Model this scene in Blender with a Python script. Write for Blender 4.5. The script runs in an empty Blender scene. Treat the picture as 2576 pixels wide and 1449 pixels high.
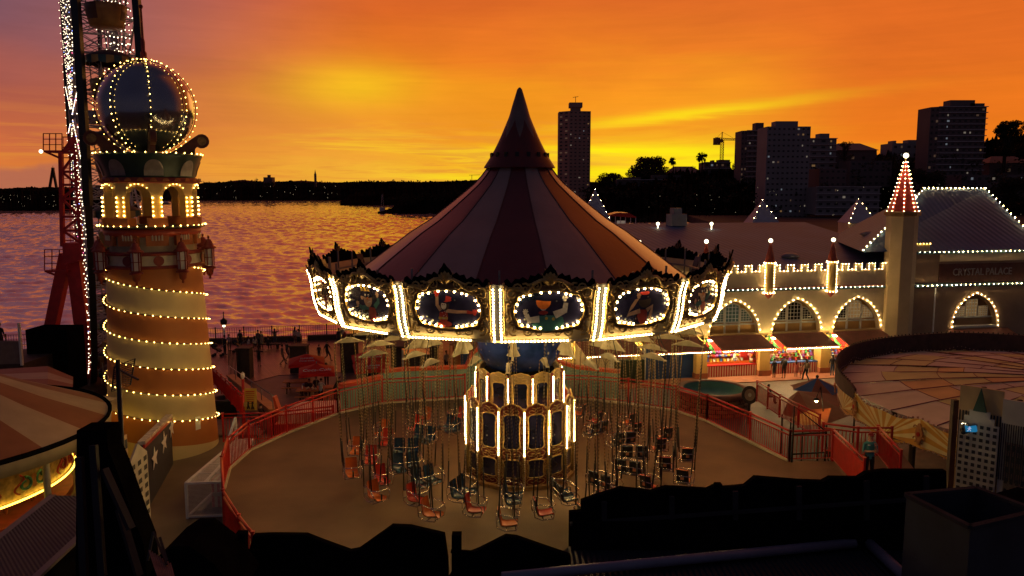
import bpy, math, random
from math import sin, cos, tan, atan, atan2, pi, radians, sqrt, hypot, floor
from mathutils import Vector, Matrix

S = bpy.context.scene
COL = S.collection
RND = random.Random(11)

# ---------------------------------------------------------------- camera, sky, sun, exposure
FPX, CAM_H = 1983.0, 13.6
PITCH = atan((724.5 - 484) / FPX)
cd = bpy.data.cameras.new("camera"); cam = bpy.data.objects.new("camera", cd); COL.objects.link(cam)
cam.location = (0, 0, CAM_H); cam.rotation_euler = (pi / 2 - PITCH, 0, 0)
cd.sensor_width = 36; cd.lens = 36 * FPX / 2576; cd.clip_start = 0.1; cd.clip_end = 20000
S.camera = cam
S.render.resolution_x = 1024; S.render.resolution_y = 576
S.view_settings.view_transform = 'Standard'; S.view_settings.look = 'None'
S.view_settings.exposure = 0; S.view_settings.gamma = 1
S.cycles.use_denoising = True
S.cycles.sample_clamp_indirect = 3.0
S.cycles.max_bounces = 6

SUN_AZ, SUN_EL = radians(16), radians(5)          # just over the ridge behind the swing ride


def lin(r, g, b):
    f = lambda c: (c / 255 / 12.92) if c / 255 <= .04045 else ((c / 255 + .055) / 1.055) ** 2.4
    return (f(r), f(g), f(b), 1)


def build_world():
    w = bpy.data.worlds.new("World"); S.world = w; w.use_nodes = True
    nt = w.node_tree; nt.nodes.clear(); N = nt.nodes; L = nt.links

    def nd(t, **k):
        n = N.new(t)
        for a, b in k.items(): setattr(n, a, b)
        return n

    def m(op, a, b=None, c=None, clamp=False):
        n = nd('ShaderNodeMath', operation=op, use_clamp=clamp)
        for i, v in enumerate((a, b, c)):
            if v is None: continue
            if isinstance(v, (int, float)): n.inputs[i].default_value = v
            else: L.new(v, n.inputs[i])
        return n.outputs[0]

    def ss(v, lo, hi):
        n = nd('ShaderNodeMapRange', interpolation_type='SMOOTHSTEP')
        L.new(v, n.inputs[0]); n.inputs[1].default_value = lo; n.inputs[2].default_value = hi
        return n.outputs[0]

    def mix(f, a, b):
        n = nd('ShaderNodeMix', data_type='RGBA')
        for i, v in ((0, f), (6, a), (7, b)):
            if isinstance(v, (tuple, float, int)): n.inputs[i].default_value = v
            else: L.new(v, n.inputs[i])
        return n.outputs[2]

    def gauss(x, x0, sx, z, z0, sz):
        a = m('POWER', m('ABSOLUTE', m('DIVIDE', m('SUBTRACT', x, x0), sx)), 2)
        b = m('POWER', m('ABSOLUTE', m('DIVIDE', m('SUBTRACT', z, z0), sz)), 2)
        return m('POWER', 2.718, m('MULTIPLY', m('ADD', a, b), -1))

    tc = nd('ShaderNodeTexCoord'); sep = nd('ShaderNodeSeparateXYZ'); L.new(tc.outputs['Generated'], sep.inputs[0])
    x, y, z = sep.outputs
    az = m('ABSOLUTE', z)

    def noise(sx, sy, sz, sc, det=5, rough=.55, dist=0.0, off=0):
        mp = nd('ShaderNodeMapping'); L.new(tc.outputs['Generated'], mp.inputs[0]); mp.inputs['Scale'].default_value = (sx, sy, sz)
        mp.inputs['Location'].default_value = (off, off, off)
        n = nd('ShaderNodeTexNoise'); L.new(mp.outputs[0], n.inputs['Vector'])
        n.inputs['Scale'].default_value = sc; n.inputs['Detail'].default_value = det; n.inputs['Roughness'].default_value = rough
        n.inputs['Distortion'].default_value = dist
        return n.outputs[0]

    streak = noise(1.0, 1.0, 11, 3.4, 6, .58, .35)
    soft = noise(1.0, 1.0, 3.2, 2.6, 3, .5, .2, 4.3)
    fine = noise(1.2, 1.2, 20, 6, 6, .62, .6, 9.1)
    # streaky clouds push the colour ramp up and down; the effect dies out towards the zenith
    amp = m('MULTIPLY', ss(az, .30, .0), .12)
    zz = m('ADD', az, m('MULTIPLY', m('SUBTRACT', streak, .5), amp))
    zz = m('ADD', zz, m('MULTIPLY', m('SUBTRACT', soft, .5), .10))
    r = nd('ShaderNodeValToRGB'); L.new(zz, r.inputs[0])
    stops = [(0.0, (255, 222, 22)), (.022, (255, 232, 20)), (.045, (248, 186, 28)), (.075, (240, 150, 30)), (.12, (243, 148, 28)), (.165, (233, 122, 32)),
             (.22, (219, 103, 36)), (.30, (214, 92, 50)), (.42, (208, 90, 58)), (.56, (204, 88, 62)), (.70, (150, 68, 60)), (.85, (60, 46, 54)), (1, (32, 31, 42))]
    e = r.color_ramp.elements
    for i, (p, c) in enumerate(stops):
        el = e[i] if i < 2 else e.new(p)
        el.position = p; el.color = lin(*c)
    col = r.outputs[0]
    ob = m('MULTIPLY', m('MULTIPLY', ss(x, .02, -.22), ss(az, .16, .02)), .72)
    col = mix(ob, col, lin(237, 150, 60))
    # right side: an even deep orange, no yellow band at the skyline
    rt = ss(x, .24, .42)
    col = mix(rt, col, mix(ss(zz, .02, .2), lin(238, 122, 24), lin(222, 104, 32)))
    # left side: fades to rose and violet
    lf = ss(x, -.13, -.54)
    rr = nd('ShaderNodeValToRGB'); L.new(m('ADD', az, m('MULTIPLY', m('SUBTRACT', soft, .5), .16)), rr.inputs[0])
    e = rr.color_ramp.elements
    for i, (p, c) in enumerate([(0.0, (214, 122, 62)), (.03, (226, 128, 52)), (.075, (200, 104, 62)), (.13, (172, 90, 72)), (.19, (136, 86, 94)), (.26, (120, 86, 104)), (.42, (146, 82, 92)), (.56, (132, 72, 84)), (.70, (88, 56, 70)), (.84, (42, 36, 48)), (1, (32, 31, 42))]):
        el = e[i] if i < 2 else e.new(p)
        el.position = p; el.color = lin(*c)
    col = mix(lf, col, rr.outputs[0])
    # bright gaps: the glow over the water, the long streak right of the tower block, bands low down
    g1 = m('MULTIPLY', gauss(m('ADD', x, m('MULTIPLY', m('SUBTRACT', soft, .5), .10)), -.185, .075, az, .128, .028), .6, clamp=True)
    col = mix(g1, col, lin(247, 205, 28))
    tilt = m('SUBTRACT', az, m('MULTIPLY', m('SUBTRACT', x, .15), .10))
    g2 = m('MULTIPLY', gauss(x, .20, .14, m('ADD', tilt, m('MULTIPLY', m('SUBTRACT', fine, .5), .014)), .088, .0065), .85, clamp=True)
    col = mix(g2, col, lin(248, 218, 20))
    g3 = m('MULTIPLY', gauss(x, .13, .2, m('ADD', az, m('MULTIPLY', m('SUBTRACT', fine, .5), .016)), .050, .007), .9, clamp=True)
    col = mix(g3, col, lin(255, 238, 16))
    # broad soft cloud texture over everything
    tex = m('ADD', .72, m('MULTIPLY', m('ADD', noise(1, 1, 2.6, 5, 7, .6, .5, 2.7), m('MULTIPLY', fine, .5)), .38))
    tx = nd('ShaderNodeVectorMath', operation='SCALE'); L.new(col, tx.inputs[0]); L.new(tex, tx.inputs['Scale']); col = tx.outputs[0]
    # thin darker wisps low over the water
    wis = m('MULTIPLY', m('MULTIPLY', ss(fine, .47, .62), ss(az, .12, .03)), .6)
    gold = m('MULTIPLY', m('MULTIPLY', ss(streak, .52, .66), ss(az, .11, .03)), m('MULTIPLY', ss(x, -.38, -.2), ss(x, .3, .2)))
    col = mix(m('MULTIPLY', gold, .75), col, lin(252, 206, 40))
    col = mix(m('MULTIPLY', wis, ss(x, .22, .0)), col, lin(222, 138, 52))
    # grey-rose cloud bank on the skyline far left
    cb = m('MULTIPLY', ss(m('ADD', az, m('MULTIPLY', m('SUBTRACT', noise(1, 1, 2.2, 14, 5), .5), .03)), .034, .022), ss(x, -.40, -.47))
    col = mix(m('MULTIPLY', cb, .75), col, lin(166, 98, 84))
    # the sky behind the camera is already night blue
    back = ss(y, .80, .0)
    col = mix(back, col, mix(ss(az, 0, .6), lin(60, 54, 66), lin(50, 47, 64)))
    bg = nd('ShaderNodeBackground'); L.new(col, bg.inputs[0]); bg.inputs[1].default_value = 1.0
    sky = nd('ShaderNodeTexSky', sky_type='NISHITA', sun_disc=False); sky.sun_elevation = SUN_EL; sky.sun_rotation = SUN_AZ
    b2 = nd('ShaderNodeBackground'); L.new(sky.outputs[0], b2.inputs[0]); b2.inputs[1].default_value = .0004
    ad = nd('ShaderNodeAddShader'); L.new(bg.outputs[0], ad.inputs[0]); L.new(b2.outputs[0], ad.inputs[1])
    out = nd('ShaderNodeOutputWorld'); L.new(ad.outputs[0], out.inputs[0])
    w.cycles.sampling_method = 'MANUAL'; w.cycles.sample_map_resolution = 1024


build_world()
sl = bpy.data.lights.new("sun", 'SUN'); so = bpy.data.objects.new("sun", sl); COL.objects.link(so)
sl.energy = 0.4; sl.angle = radians(30); sl.color = (1, .42, .10)
so.rotation_euler = (pi / 2 - SUN_EL, 0, pi - SUN_AZ)   # shines back towards the camera, low over the water
so.location = (0, 200, 60)

# ---------------------------------------------------------------- helpers
CP, SP = cos(PITCH), sin(PITCH)


def ray(x, y):
    a = (x - 1288) / FPX; b = (724.5 - y) / FPX
    return Vector((a, CP + b * SP, -SP + b * CP))


def G(x, y, z=0.0):      # the point of level z seen there
    d = ray(x, y); return Vector((0, 0, CAM_H)) + d * ((z - CAM_H) / d.z)


def W(x, y, Y):          # the point at distance Y seen there
    d = ray(x, y); return Vector((0, 0, CAM_H)) + d * (Y / d.y)


ORG = {}


class MB:
    def __init__(s): s.v = []; s.f = []; s.m = []; s.sm = []

    def add(s, vs, fs, mi=0, sm=False):
        o = len(s.v); s.v += [tuple(p) for p in vs]
        for f in fs: s.f.append([i + o for i in f]); s.m.append(mi); s.sm.append(sm)
        return s

    def box(s, c, d, rz=0, mi=0, rx=0, ry=0):
        M = Matrix.Rotation(rz, 3, 'Z') @ Matrix.Rotation(ry, 3, 'Y') @ Matrix.Rotation(rx, 3, 'X'); c = Vector(c)
        vs = [c + M @ Vector((a * d[0] / 2, b * d[1] / 2, e * d[2] / 2)) for a in (-1, 1) for b in (-1, 1) for e in (-1, 1)]
        return s.add(vs, [(0, 1, 3, 2), (4, 6, 7, 5), (0, 4, 5, 1), (2, 3, 7, 6), (0, 2, 6, 4), (1, 5, 7, 3)], mi)

    def bar(s, a, b, w, h, mi=0):        # box along a-b, w sideways, h upright
        a, b = Vector(a), Vector(b); t = (b - a).normalized()
        up = Vector((0, 0, 1)) if abs(t.z) < .95 else Vector((0, 1, 0))
        u = t.cross(up).normalized() * w / 2; n = u.cross(t).normalized() * h / 2
        vs = [p + i * u + j * n for p in (a, b) for i, j in ((-1, -1), (1, -1), (1, 1), (-1, 1))]
        return s.add(vs, [(0, 1, 2, 3), (7, 6, 5, 4), (0, 4, 5, 1), (1, 5, 6, 2), (2, 6, 7, 3), (3, 7, 4, 0)], mi)

    def prism(s, poly, vec, mi=0):
        n = len(poly); vec = Vector(vec); p = [Vector(q) for q in poly]
        s.add(p + [q + vec for q in p], [tuple(range(n))[::-1], tuple(range(n, 2 * n))] + [(i, (i + 1) % n, n + (i + 1) % n, n + i) for i in range(n)], mi)
        return s

    def face(s, poly, mi=0):
        return s.add([Vector(q) for q in poly], [tuple(range(len(poly)))], mi)

    def tube(s, pts, r, n=6, mi=0, cap=True, closed=False, sm=True):
        pts = [Vector(p) for p in pts]; k = len(pts); rs = r if isinstance(r, (list, tuple)) else [r] * k
        up = None; vs = []
        for i, p in enumerate(pts):
            a = pts[i - 1] if (i or closed) else pts[i]; b = pts[(i + 1) % k] if (i < k - 1 or closed) else pts[i]
            t = (b - a).normalized() if (b - a).length > 1e-9 else Vector((0, 0, 1))
            if up is None: up = t.orthogonal().normalized()
            up = (up - t * up.dot(t)); up = up.normalized() if up.length > 1e-6 else t.orthogonal().normalized()
            w = t.cross(up)
            vs += [p + (up * cos(2 * pi * j / n) + w * sin(2 * pi * j / n)) * rs[i] for j in range(n)]
        fs = [(i * n + j, i * n + (j + 1) % n, ((i + 1) % k) * n + (j + 1) % n, ((i + 1) % k) * n + j) for i in range(k if closed else k - 1) for j in range(n)]
        s.add(vs, fs, mi, sm)
        if cap and not closed:
            o = len(s.v) - k * n
            s.f.append([o + j for j in range(n)][::-1]); s.f.append([o + (k - 1) * n + j for j in range(n)])
            s.m += [mi, mi]; s.sm += [False, False]
        return s

    def lathe(s, prof, c=(0, 0, 0), n=24, a0=0, a1=2 * pi, mi=0, sm=True, mif=None):
        c = Vector(c); full = abs(a1 - a0 - 2 * pi) < 1e-6; k = n if full else n + 1; q = len(prof)
        vs = [c + Vector((r * sin(a0 + (a1 - a0) * i / n), -r * cos(a0 + (a1 - a0) * i / n), z)) for i in range(k) for r, z in prof]
        for i in range(n):
            j = (i + 1) % k
            for e in range(q - 1):
                pass
        o = len(s.v); s.v += [tuple(p) for p in vs]
        for i in range(n):
            j = (i + 1) % k
            for e in range(q - 1):
                f = [i * q + e, j * q + e, j * q + e + 1, i * q + e + 1]
                if prof[e][0] < 1e-6: f = [f[0], f[2], f[3]]
                elif prof[e + 1][0] < 1e-6: f = f[:3]
                s.f.append([o + t for t in f]); s.m.append(mif(i, e) if mif else mi); s.sm.append(sm)
        return s

    def ball(s, c, r, n=6, k=4, mi=0):
        prof = [(max(0, r * sin(pi * i / k)) if 0 < i < k else 0, -r * cos(pi * i / k)) for i in range(k + 1)]
        return s.lathe(prof, c, n, mi=mi)

    def gem(s, c, r, mi=0):              # a small lamp bulb
        x, y, z = c; r *= RND.uniform(.72, 1.2)
        s.add([(x + r, y, z), (x - r, y, z), (x, y + r, z), (x, y - r, z), (x, y, z + r), (x, y, z - r)],
              [(0, 2, 4), (2, 1, 4), (1, 3, 4), (3, 0, 4), (2, 0, 5), (1, 2, 5), (3, 1, 5), (0, 3, 5)], mi, True)
        return s

    def build(s, name, mats, parent=None, loc=None):
        me = bpy.data.meshes.new(name)
        if not isinstance(mats, (list, tuple)): mats = [mats]
        if parent is not None: o0 = ORG[parent]
        elif loc is not None: o0 = Vector(loc)
        else:
            xs = [p[0] for p in s.v]; ys = [p[1] for p in s.v]; zs = [p[2] for p in s.v]
            o0 = Vector(((min(xs) + max(xs)) / 2, (min(ys) + max(ys)) / 2, min(zs)))
        me.from_pydata([(p[0] - o0.x, p[1] - o0.y, p[2] - o0.z) for p in s.v], [], s.f)
        for mt in mats: me.materials.append(mt)
        me.polygons.foreach_set('material_index', s.m); me.polygons.foreach_set('use_smooth', s.sm); me.update()
        o = bpy.data.objects.new(name, me); COL.objects.link(o)
        if parent is not None: o.parent = parent
        else: o.location = o0
        ORG[o] = o0
        return o


def tag(o, label=None, cat=None, group=None, kind=None):
    if label: o['label'] = label
    if cat: o['category'] = cat
    if group: o['group'] = group
    if kind: o['kind'] = kind
    return o


def thing(name, label, cat, loc=(0, 0, 0), group=None):
    o = bpy.data.objects.new(name, None); COL.objects.link(o); o.location = loc; ORG[o] = Vector(loc)
    return tag(o, label, cat, group)


def dup(o, loc=None, rz=None, label=None, parent=None, mats=None):
    c = o.copy(); COL.objects.link(c)
    if parent: c.parent = parent
    for ch in list(o.children): dup(ch, parent=c)
    if loc is not None: c.location = loc
    if rz is not None: c.rotation_euler = (0, 0, rz)
    if label: c['label'] = label
    return c


def place(o, loc, rz):
    o.location = loc; o.rotation_euler = (0, 0, rz); return o


def struct(o, label=None): o['kind'] = 'structure'; return o


def text(s, size, mat, parent, loc, rot, depth=.01, shear=0, align='CENTER', name='lettering', sx=1):
    c = bpy.data.curves.new(name, 'FONT'); c.body = s; c.size = size; c.extrude = depth; c.shear = shear; c.align_x = align; c.align_y = 'CENTER'; c.resolution_u = 2
    o = bpy.data.objects.new(name, c); COL.objects.link(o); c.materials.append(mat); o.parent = parent
    bpy.context.view_layer.update()
    me = bpy.data.meshes.new_from_object(o.evaluated_get(bpy.context.evaluated_depsgraph_get())); bpy.data.objects.remove(o)
    o = bpy.data.objects.new(name, me); COL.objects.link(o); o.parent = parent
    o.location = Vector(loc) - ORG[parent]; o.rotation_euler = rot; o.scale = (sx, 1, 1); return o


# ---------------------------------------------------------------- materials
def mat(name, c, rough=.7, metal=0.0, var=.18, scale=3.0, bump=0.0, bscale=20, coat=0.0, spec=.5, emit=None, es=0, detail=4):
    m = bpy.data.materials.new(name); m.use_nodes = True; nt = m.node_tree; L = nt.links
    p = nt.nodes['Principled BSDF']; p.inputs['Roughness'].default_value = rough; p.inputs['Metallic'].default_value = metal
    p.inputs['Specular IOR Level'].default_value = spec; p.inputs['Coat Weight'].default_value = coat
    c = tuple(c[:3])
    if var > 0:
        tc = nt.nodes.new('ShaderNodeTexCoord'); n = nt.nodes.new('ShaderNodeTexNoise'); n.inputs['Scale'].default_value = scale; n.inputs['Detail'].default_value = detail
        L.new(tc.outputs['Object'], n.inputs['Vector'])
        r = nt.nodes.new('ShaderNodeValToRGB'); e = r.color_ramp.elements; e[0].position = .3; e[1].position = .72
        e[0].color = tuple(max(0, v * (1 - var)) for v in c) + (1,); e[1].color = tuple(min(1, v * (1 + var)) for v in c) + (1,)
        L.new(n.outputs[0], r.inputs[0]); L.new(r.outputs[0], p.inputs['Base Color'])
        if bump:
            b = nt.nodes.new('ShaderNodeBump'); n2 = nt.nodes.new('ShaderNodeTexNoise'); n2.inputs['Scale'].default_value = bscale; n2.inputs['Detail'].default_value = 4
            L.new(tc.outputs['Object'], n2.inputs['Vector']); L.new(n2.outputs[0], b.inputs['Height']); b.inputs['Strength'].default_value = bump; b.inputs['Distance'].default_value = .05
            L.new(b.outputs[0], p.inputs['Normal'])
    else: p.inputs['Base Color'].default_value = c + (1,)
    if emit: p.inputs['Emission Color'].default_value = tuple(emit) + (1,); p.inputs['Emission Strength'].default_value = es
    return m


def nodes_of(m):
    nt = m.node_tree
    return nt, nt.nodes, nt.links, nt.nodes['Principled BSDF']


WARM = (1.0, .66, .22)
M = {}
M['bulb'] = mat('bulb_warm', (1, .8, .5), .4, var=0, emit=(1, .66, .24), es=48)
M['bulb_string'] = mat('bulb_string_light', (1, .8, .5), .4, var=0, emit=(1, .60, .13), es=16)
M['bulb_white'] = mat('bulb_cool_white', (1, 1, 1), .4, var=0, emit=(1, .68, .28), es=95)
M['bulb_wheel'] = mat('bulb_wheel', (1, 1, 1), .4, var=0, emit=(1, .80, .52), es=6)
M['bulb_blue'] = mat('bulb_blue', (.3, .4, 1), .4, var=0, emit=(.25, .35, 1), es=5)
M['bulb_pink'] = mat('bulb_pink', (1, .2, .4), .4, var=0, emit=(1, .15, .35), es=4)
M['bulb_off'] = mat('bulb_unlit', (.55, .50, .42), .25, var=0)
M['gold'] = mat('gilt_plaster', (.62, .42, .13), .34, .25, .35, 9, .4, 40)
M['gold_dark'] = mat('gilt_dark_bronze', (.26, .14, .045), .45, .15, .4, 8, .5, 30)  # darker bronze gilding for carved bands, ledges and mouldings
M['cream_board'] = mat('cream_board', (.62, .50, .28), .5, 0, .1, 3)
M['red_paint'] = mat('red_gloss_paint', (.42, .022, .014), .35, 0, .2, 4, coat=.2)
M['red_rail'] = mat('red_rail_paint', (.46, .015, .012), .38, 0, .2, 3)
M['black'] = mat('black_rubber', (.012, .012, .013), .55, 0, .2, 9)
M['chrome'] = mat('chrome_tube', (.72, .70, .66), .18, 1, .05, 6)
M['steel'] = mat('grey_steel', (.25, .25, .25), .45, .6, .2, 4)
M['white_paint'] = mat('white_paint', (.70, .70, .68), .5, 0, .08, 3)
M['dark'] = mat('backlit_black_board', (.006, .0058, .0065), .9, 0, .4, 2.2, .2, 12, spec=0)  # near-black colour holds the backlit shade of the boards; gutter and hatch share it
M['dark_wood'] = mat('dark_timber', (.05, .03, .022), .7, 0, .3, 4)
M['lamp_globe'] = mat('lamp_globe', (1, .9, .7), .4, var=0, emit=(1, .85, .52), es=5)


def starry(name, base, size=9.0, th=.11, amount=1.0):
    m = mat(name, base, .25, 0, 0, coat=.3); nt, N, L, p = nodes_of(m)
    tc = N.new('ShaderNodeTexCoord'); v = N.new('ShaderNodeTexVoronoi'); v.inputs['Scale'].default_value = size; L.new(tc.outputs['Object'], v.inputs['Vector'])
    mr = N.new('ShaderNodeMapRange'); mr.interpolation_type = 'SMOOTHSTEP'; L.new(v.outputs['Distance'], mr.inputs[0]); mr.inputs[1].default_value = th; mr.inputs[2].default_value = .02
    wn = N.new('ShaderNodeSeparateColor'); L.new(v.outputs['Color'], wn.inputs[0])
    g = N.new('ShaderNodeMath'); g.operation = 'GREATER_THAN'; L.new(wn.outputs[0], g.inputs[0]); g.inputs[1].default_value = .45
    mu = N.new('ShaderNodeMath'); mu.operation = 'MULTIPLY'; L.new(mr.outputs[0], mu.inputs[0]); L.new(g.outputs[0], mu.inputs[1])
    n = N.new('ShaderNodeTexNoise'); n.inputs['Scale'].default_value = 1.6; n.inputs['Detail'].default_value = 5; L.new(tc.outputs['Object'], n.inputs['Vector'])
    r = N.new('ShaderNodeValToRGB'); L.new(n.outputs[0], r.inputs[0]); e = r.color_ramp.elements
    e[0].position = .35; e[0].color = tuple(b * .45 for b in base) + (1,); e[1].position = .7; e[1].color = (base[0] * 2.2 + .012, base[1] * 1.7, base[2] * 1.6, 1)
    mx = N.new('ShaderNodeMix'); mx.data_type = 'RGBA'; L.new(mu.outputs[0], mx.inputs[0]); L.new(r.outputs[0], mx.inputs[6]); mx.inputs[7].default_value = (.75, .78, .7, 1)
    L.new(mx.outputs[2], p.inputs['Base Color'])
    return m


M['starry'] = starry('starry_night_panel', (.010, .018, .060), 5, .21)
M['starry_drum'] = starry('starry_blue_drum', (.012, .05, .26), 4.2, .30)
# ---------------------------------------------------------------- ground, quay, water, far land
def ground_mat():
    m = mat('asphalt_paving', (.115, .09, .068), .5, 0, .35, .5, .25, 30, detail=8)
    return m


def planks(name, c, ang, width=.14, rough=.6):
    m = mat(name, c, rough, 0, 0); nt, N, L, p = nodes_of(m)
    tc = N.new('ShaderNodeTexCoord'); mp = N.new('ShaderNodeMapping'); mp.inputs['Rotation'].default_value = (0, 0, ang); L.new(tc.outputs['Object'], mp.inputs[0])
    sx = N.new('ShaderNodeSeparateXYZ'); L.new(mp.outputs[0], sx.inputs[0])
    d = N.new('ShaderNodeMath'); d.operation = 'DIVIDE'; L.new(sx.outputs[0], d.inputs[0]); d.inputs[1].default_value = width
    fl = N.new('ShaderNodeMath'); fl.operation = 'FLOOR'; L.new(d.outputs[0], fl.inputs[0])
    fr = N.new('ShaderNodeMath'); fr.operation = 'FRACT'; L.new(d.outputs[0], fr.inputs[0])
    wn = N.new('ShaderNodeTexWhiteNoise'); wn.noise_dimensions = '1D'; L.new(fl.outputs[0], wn.inputs['W'])
    gap = N.new('ShaderNodeMath'); gap.operation = 'GREATER_THAN'; L.new(fr.outputs[0], gap.inputs[0]); gap.inputs[1].default_value = .1
    n = N.new('ShaderNodeTexNoise'); n.inputs['Scale'].default_value = 1.3; n.inputs['Detail'].default_value = 6; L.new(tc.outputs['Object'], n.inputs['Vector'])
    ad = N.new('ShaderNodeMath'); ad.operation = 'MULTIPLY_ADD'; L.new(wn.outputs['Value'], ad.inputs[0]); ad.inputs[1].default_value = .4; L.new(n.outputs[0], ad.inputs[2])
    mu = N.new('ShaderNodeMath'); mu.operation = 'MULTIPLY'; L.new(ad.outputs[0], mu.inputs[0]); L.new(gap.outputs[0], mu.inputs[1])
    r = N.new('ShaderNodeValToRGB'); L.new(mu.outputs[0], r.inputs[0]); e = r.color_ramp.elements
    e[0].position = 0; e[0].color = tuple(v * .25 for v in c) + (1,); e[1].position = 1; e[1].color = tuple(v * 1.45 for v in c) + (1,)
    L.new(r.outputs[0], p.inputs['Base Color'])
    return m


def water_mat():
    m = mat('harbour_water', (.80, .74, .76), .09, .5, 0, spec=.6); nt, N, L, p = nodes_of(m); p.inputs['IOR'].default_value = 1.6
    p.inputs['Base Color'].default_value = (.74, .56, .50, 1); p.inputs['Metallic'].default_value = .33  # orange tint and part metal put the sunset reflection into the water colour
    tc = N.new('ShaderNodeTexCoord')

    def wave(sx, sy, rot, sc, det, rough):
        mp = N.new('ShaderNodeMapping'); mp.inputs['Scale'].default_value = (sx, sy, 1); mp.inputs['Rotation'].default_value = (0, 0, rot); L.new(tc.outputs['Object'], mp.inputs[0])
        n = N.new('ShaderNodeTexNoise'); n.inputs['Scale'].default_value = sc; n.inputs['Detail'].default_value = det; n.inputs['Roughness'].default_value = rough
        n.inputs['Distortion'].default_value = .3
        L.new(mp.outputs[0], n.inputs['Vector']); return n.outputs[0]
    a = wave(.45, 1, .12, .42, 5, .6); b = wave(.3, 1, -.1, .08, 3, .5)
    ad = N.new('ShaderNodeMath'); ad.operation = 'MULTIPLY_ADD'; L.new(b, ad.inputs[0]); ad.inputs[1].default_value = 2.2; L.new(a, ad.inputs[2])
    bp = N.new('ShaderNodeBump'); bp.inputs['Strength'].default_value = 1.0; bp.inputs['Distance'].default_value = .06; L.new(ad.outputs[0], bp.inputs['Height']); L.new(bp.outputs[0], p.inputs['Normal'])
    # calm and ruffled lanes
    c = wave(.25, 1, .05, .012, 4, .6); mr = N.new('ShaderNodeMapRange'); L.new(c, mr.inputs[0]); mr.inputs[1].default_value = .35; mr.inputs[2].default_value = .7
    mr.inputs[3].default_value = .05; mr.inputs[4].default_value = .12; L.new(mr.outputs[0], p.inputs['Roughness'])
    return m


WZ = -1.8
import numpy as np


def build_water():
    """wind waves as a real surface: a fan of cells that grow with distance, on one flat sheet that runs on to the horizon"""
    rg = np.random.default_rng(5); rows, cols = 700, 760
    d = 40 * (1700 / 40) ** (np.arange(rows) / (rows - 1)); a = np.radians(np.linspace(-52, 24, cols)); D, A = np.meshgrid(d, a, indexing='ij'); X = D * np.sin(A); Y = D * np.cos(A); Zw = np.zeros_like(X)
    for i in range(30):
        lam = .6 * (6.5 / .6) ** rg.random(); th = rg.normal(0, .55) + .2; k = 2 * np.pi / lam; amp = .046 * lam / (2 * np.pi) * rg.uniform(.5, 1.3)
        Zw += amp * np.sin(k * (X * np.sin(th) + Y * np.cos(th)) + rg.uniform(0, 6.28) + .8 * np.sin(k * .13 * X + i))
    lane = .8 + .2 * np.sin(Y * .021 + .9 * np.sin(X * .012)) * np.sin(X * .006 + 1)      # calmer and rougher lanes
    Zw *= lane * np.minimum(2.4, 1 + D / 300); n = rows * cols
    co = np.empty((n + 4, 3), np.float32); co[:n, 0] = X.ravel(); co[:n, 1] = Y.ravel(); co[:n, 2] = Zw.ravel(); co[n:] = [(-3500, 35, -.6), (3500, 35, -.6), (3500, 6000, -.6), (-3500, 6000, -.6)]
    i0 = (np.arange(rows - 1)[:, None] * cols + np.arange(cols - 1)[None]).ravel(); q = np.stack([i0, i0 + 1, i0 + cols + 1, i0 + cols], 1); q = np.concatenate([q, [[n, n + 1, n + 2, n + 3]]]).astype(np.int32)
    me = bpy.data.meshes.new('water'); me.vertices.add(n + 4); me.vertices.foreach_set('co', co.ravel()); me.loops.add(q.size); me.loops.foreach_set('vertex_index', q.ravel()); me.polygons.add(len(q)); me.polygons.foreach_set('loop_start', np.arange(len(q)) * 4)
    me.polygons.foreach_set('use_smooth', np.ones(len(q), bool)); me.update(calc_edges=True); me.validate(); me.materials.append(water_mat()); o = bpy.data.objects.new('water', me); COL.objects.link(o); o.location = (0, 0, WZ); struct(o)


build_water()


def edge_y(x): return 70.5 + .20 * (x + 27) if x < 0 else 75.9 + .2 * x


mb = MB()
ring = [(-90, -30), (160, -30), (160, 160), (60, 160), (30, edge_y(30)), (0, edge_y(0)), (-30, edge_y(-30)), (-90, edge_y(-90))]
mb.prism([(a, b, 0) for a, b in ring], (0, 0, -4))
struct(mb.build('ground', ground_mat(), loc=(0, 0, 0)))
mb = MB()
bw = [G(545, 985, 0), G(700, 945, 0), G(1000, 930, 0), G(1260, 930, 0), Vector((3, edge_y(3) - .3, 0)), Vector((-30, edge_y(-30) - .3, 0))]
mb.prism([(p.x, p.y, .004) for p in bw], (0, 0, .03)); struct(mb.build('boardwalk', planks('boardwalk_planks', (.24, .10, .07), radians(-28), .16, .36), loc=(0, 0, 0)))
# timber edge beams along the quay
mb = MB()
for a, b in ((-33, -26.2), (-25.6, -19.4), (-18.9, -8.0), (-7.5, 1)):
    mb.bar((a, edge_y(a) - .4, .26), (b, edge_y(b) - .4, .26), .45, .45)
tag(mb.build('quay_edge_beam', M['dark_wood']), 'long dark timber kerb beam along the edge of the red boardwalk', 'kerb beam')

M['hill'] = mat('dark_wooded_slope', (.018, .013, .009), .95, 0, .7, .05, 0, spec=.0, detail=8)
M['leaf_dark'] = mat('dark_leaves', (.030, .028, .014), .8, 0, .5, .6, spec=.1)
M['leaf_fig'] = mat('fig_leaves', (.045, .030, .012), .7, 0, .5, .4, spec=.2)
M['bark'] = mat('bark', (.045, .03, .022), .9, 0, .3, 2)


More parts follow.
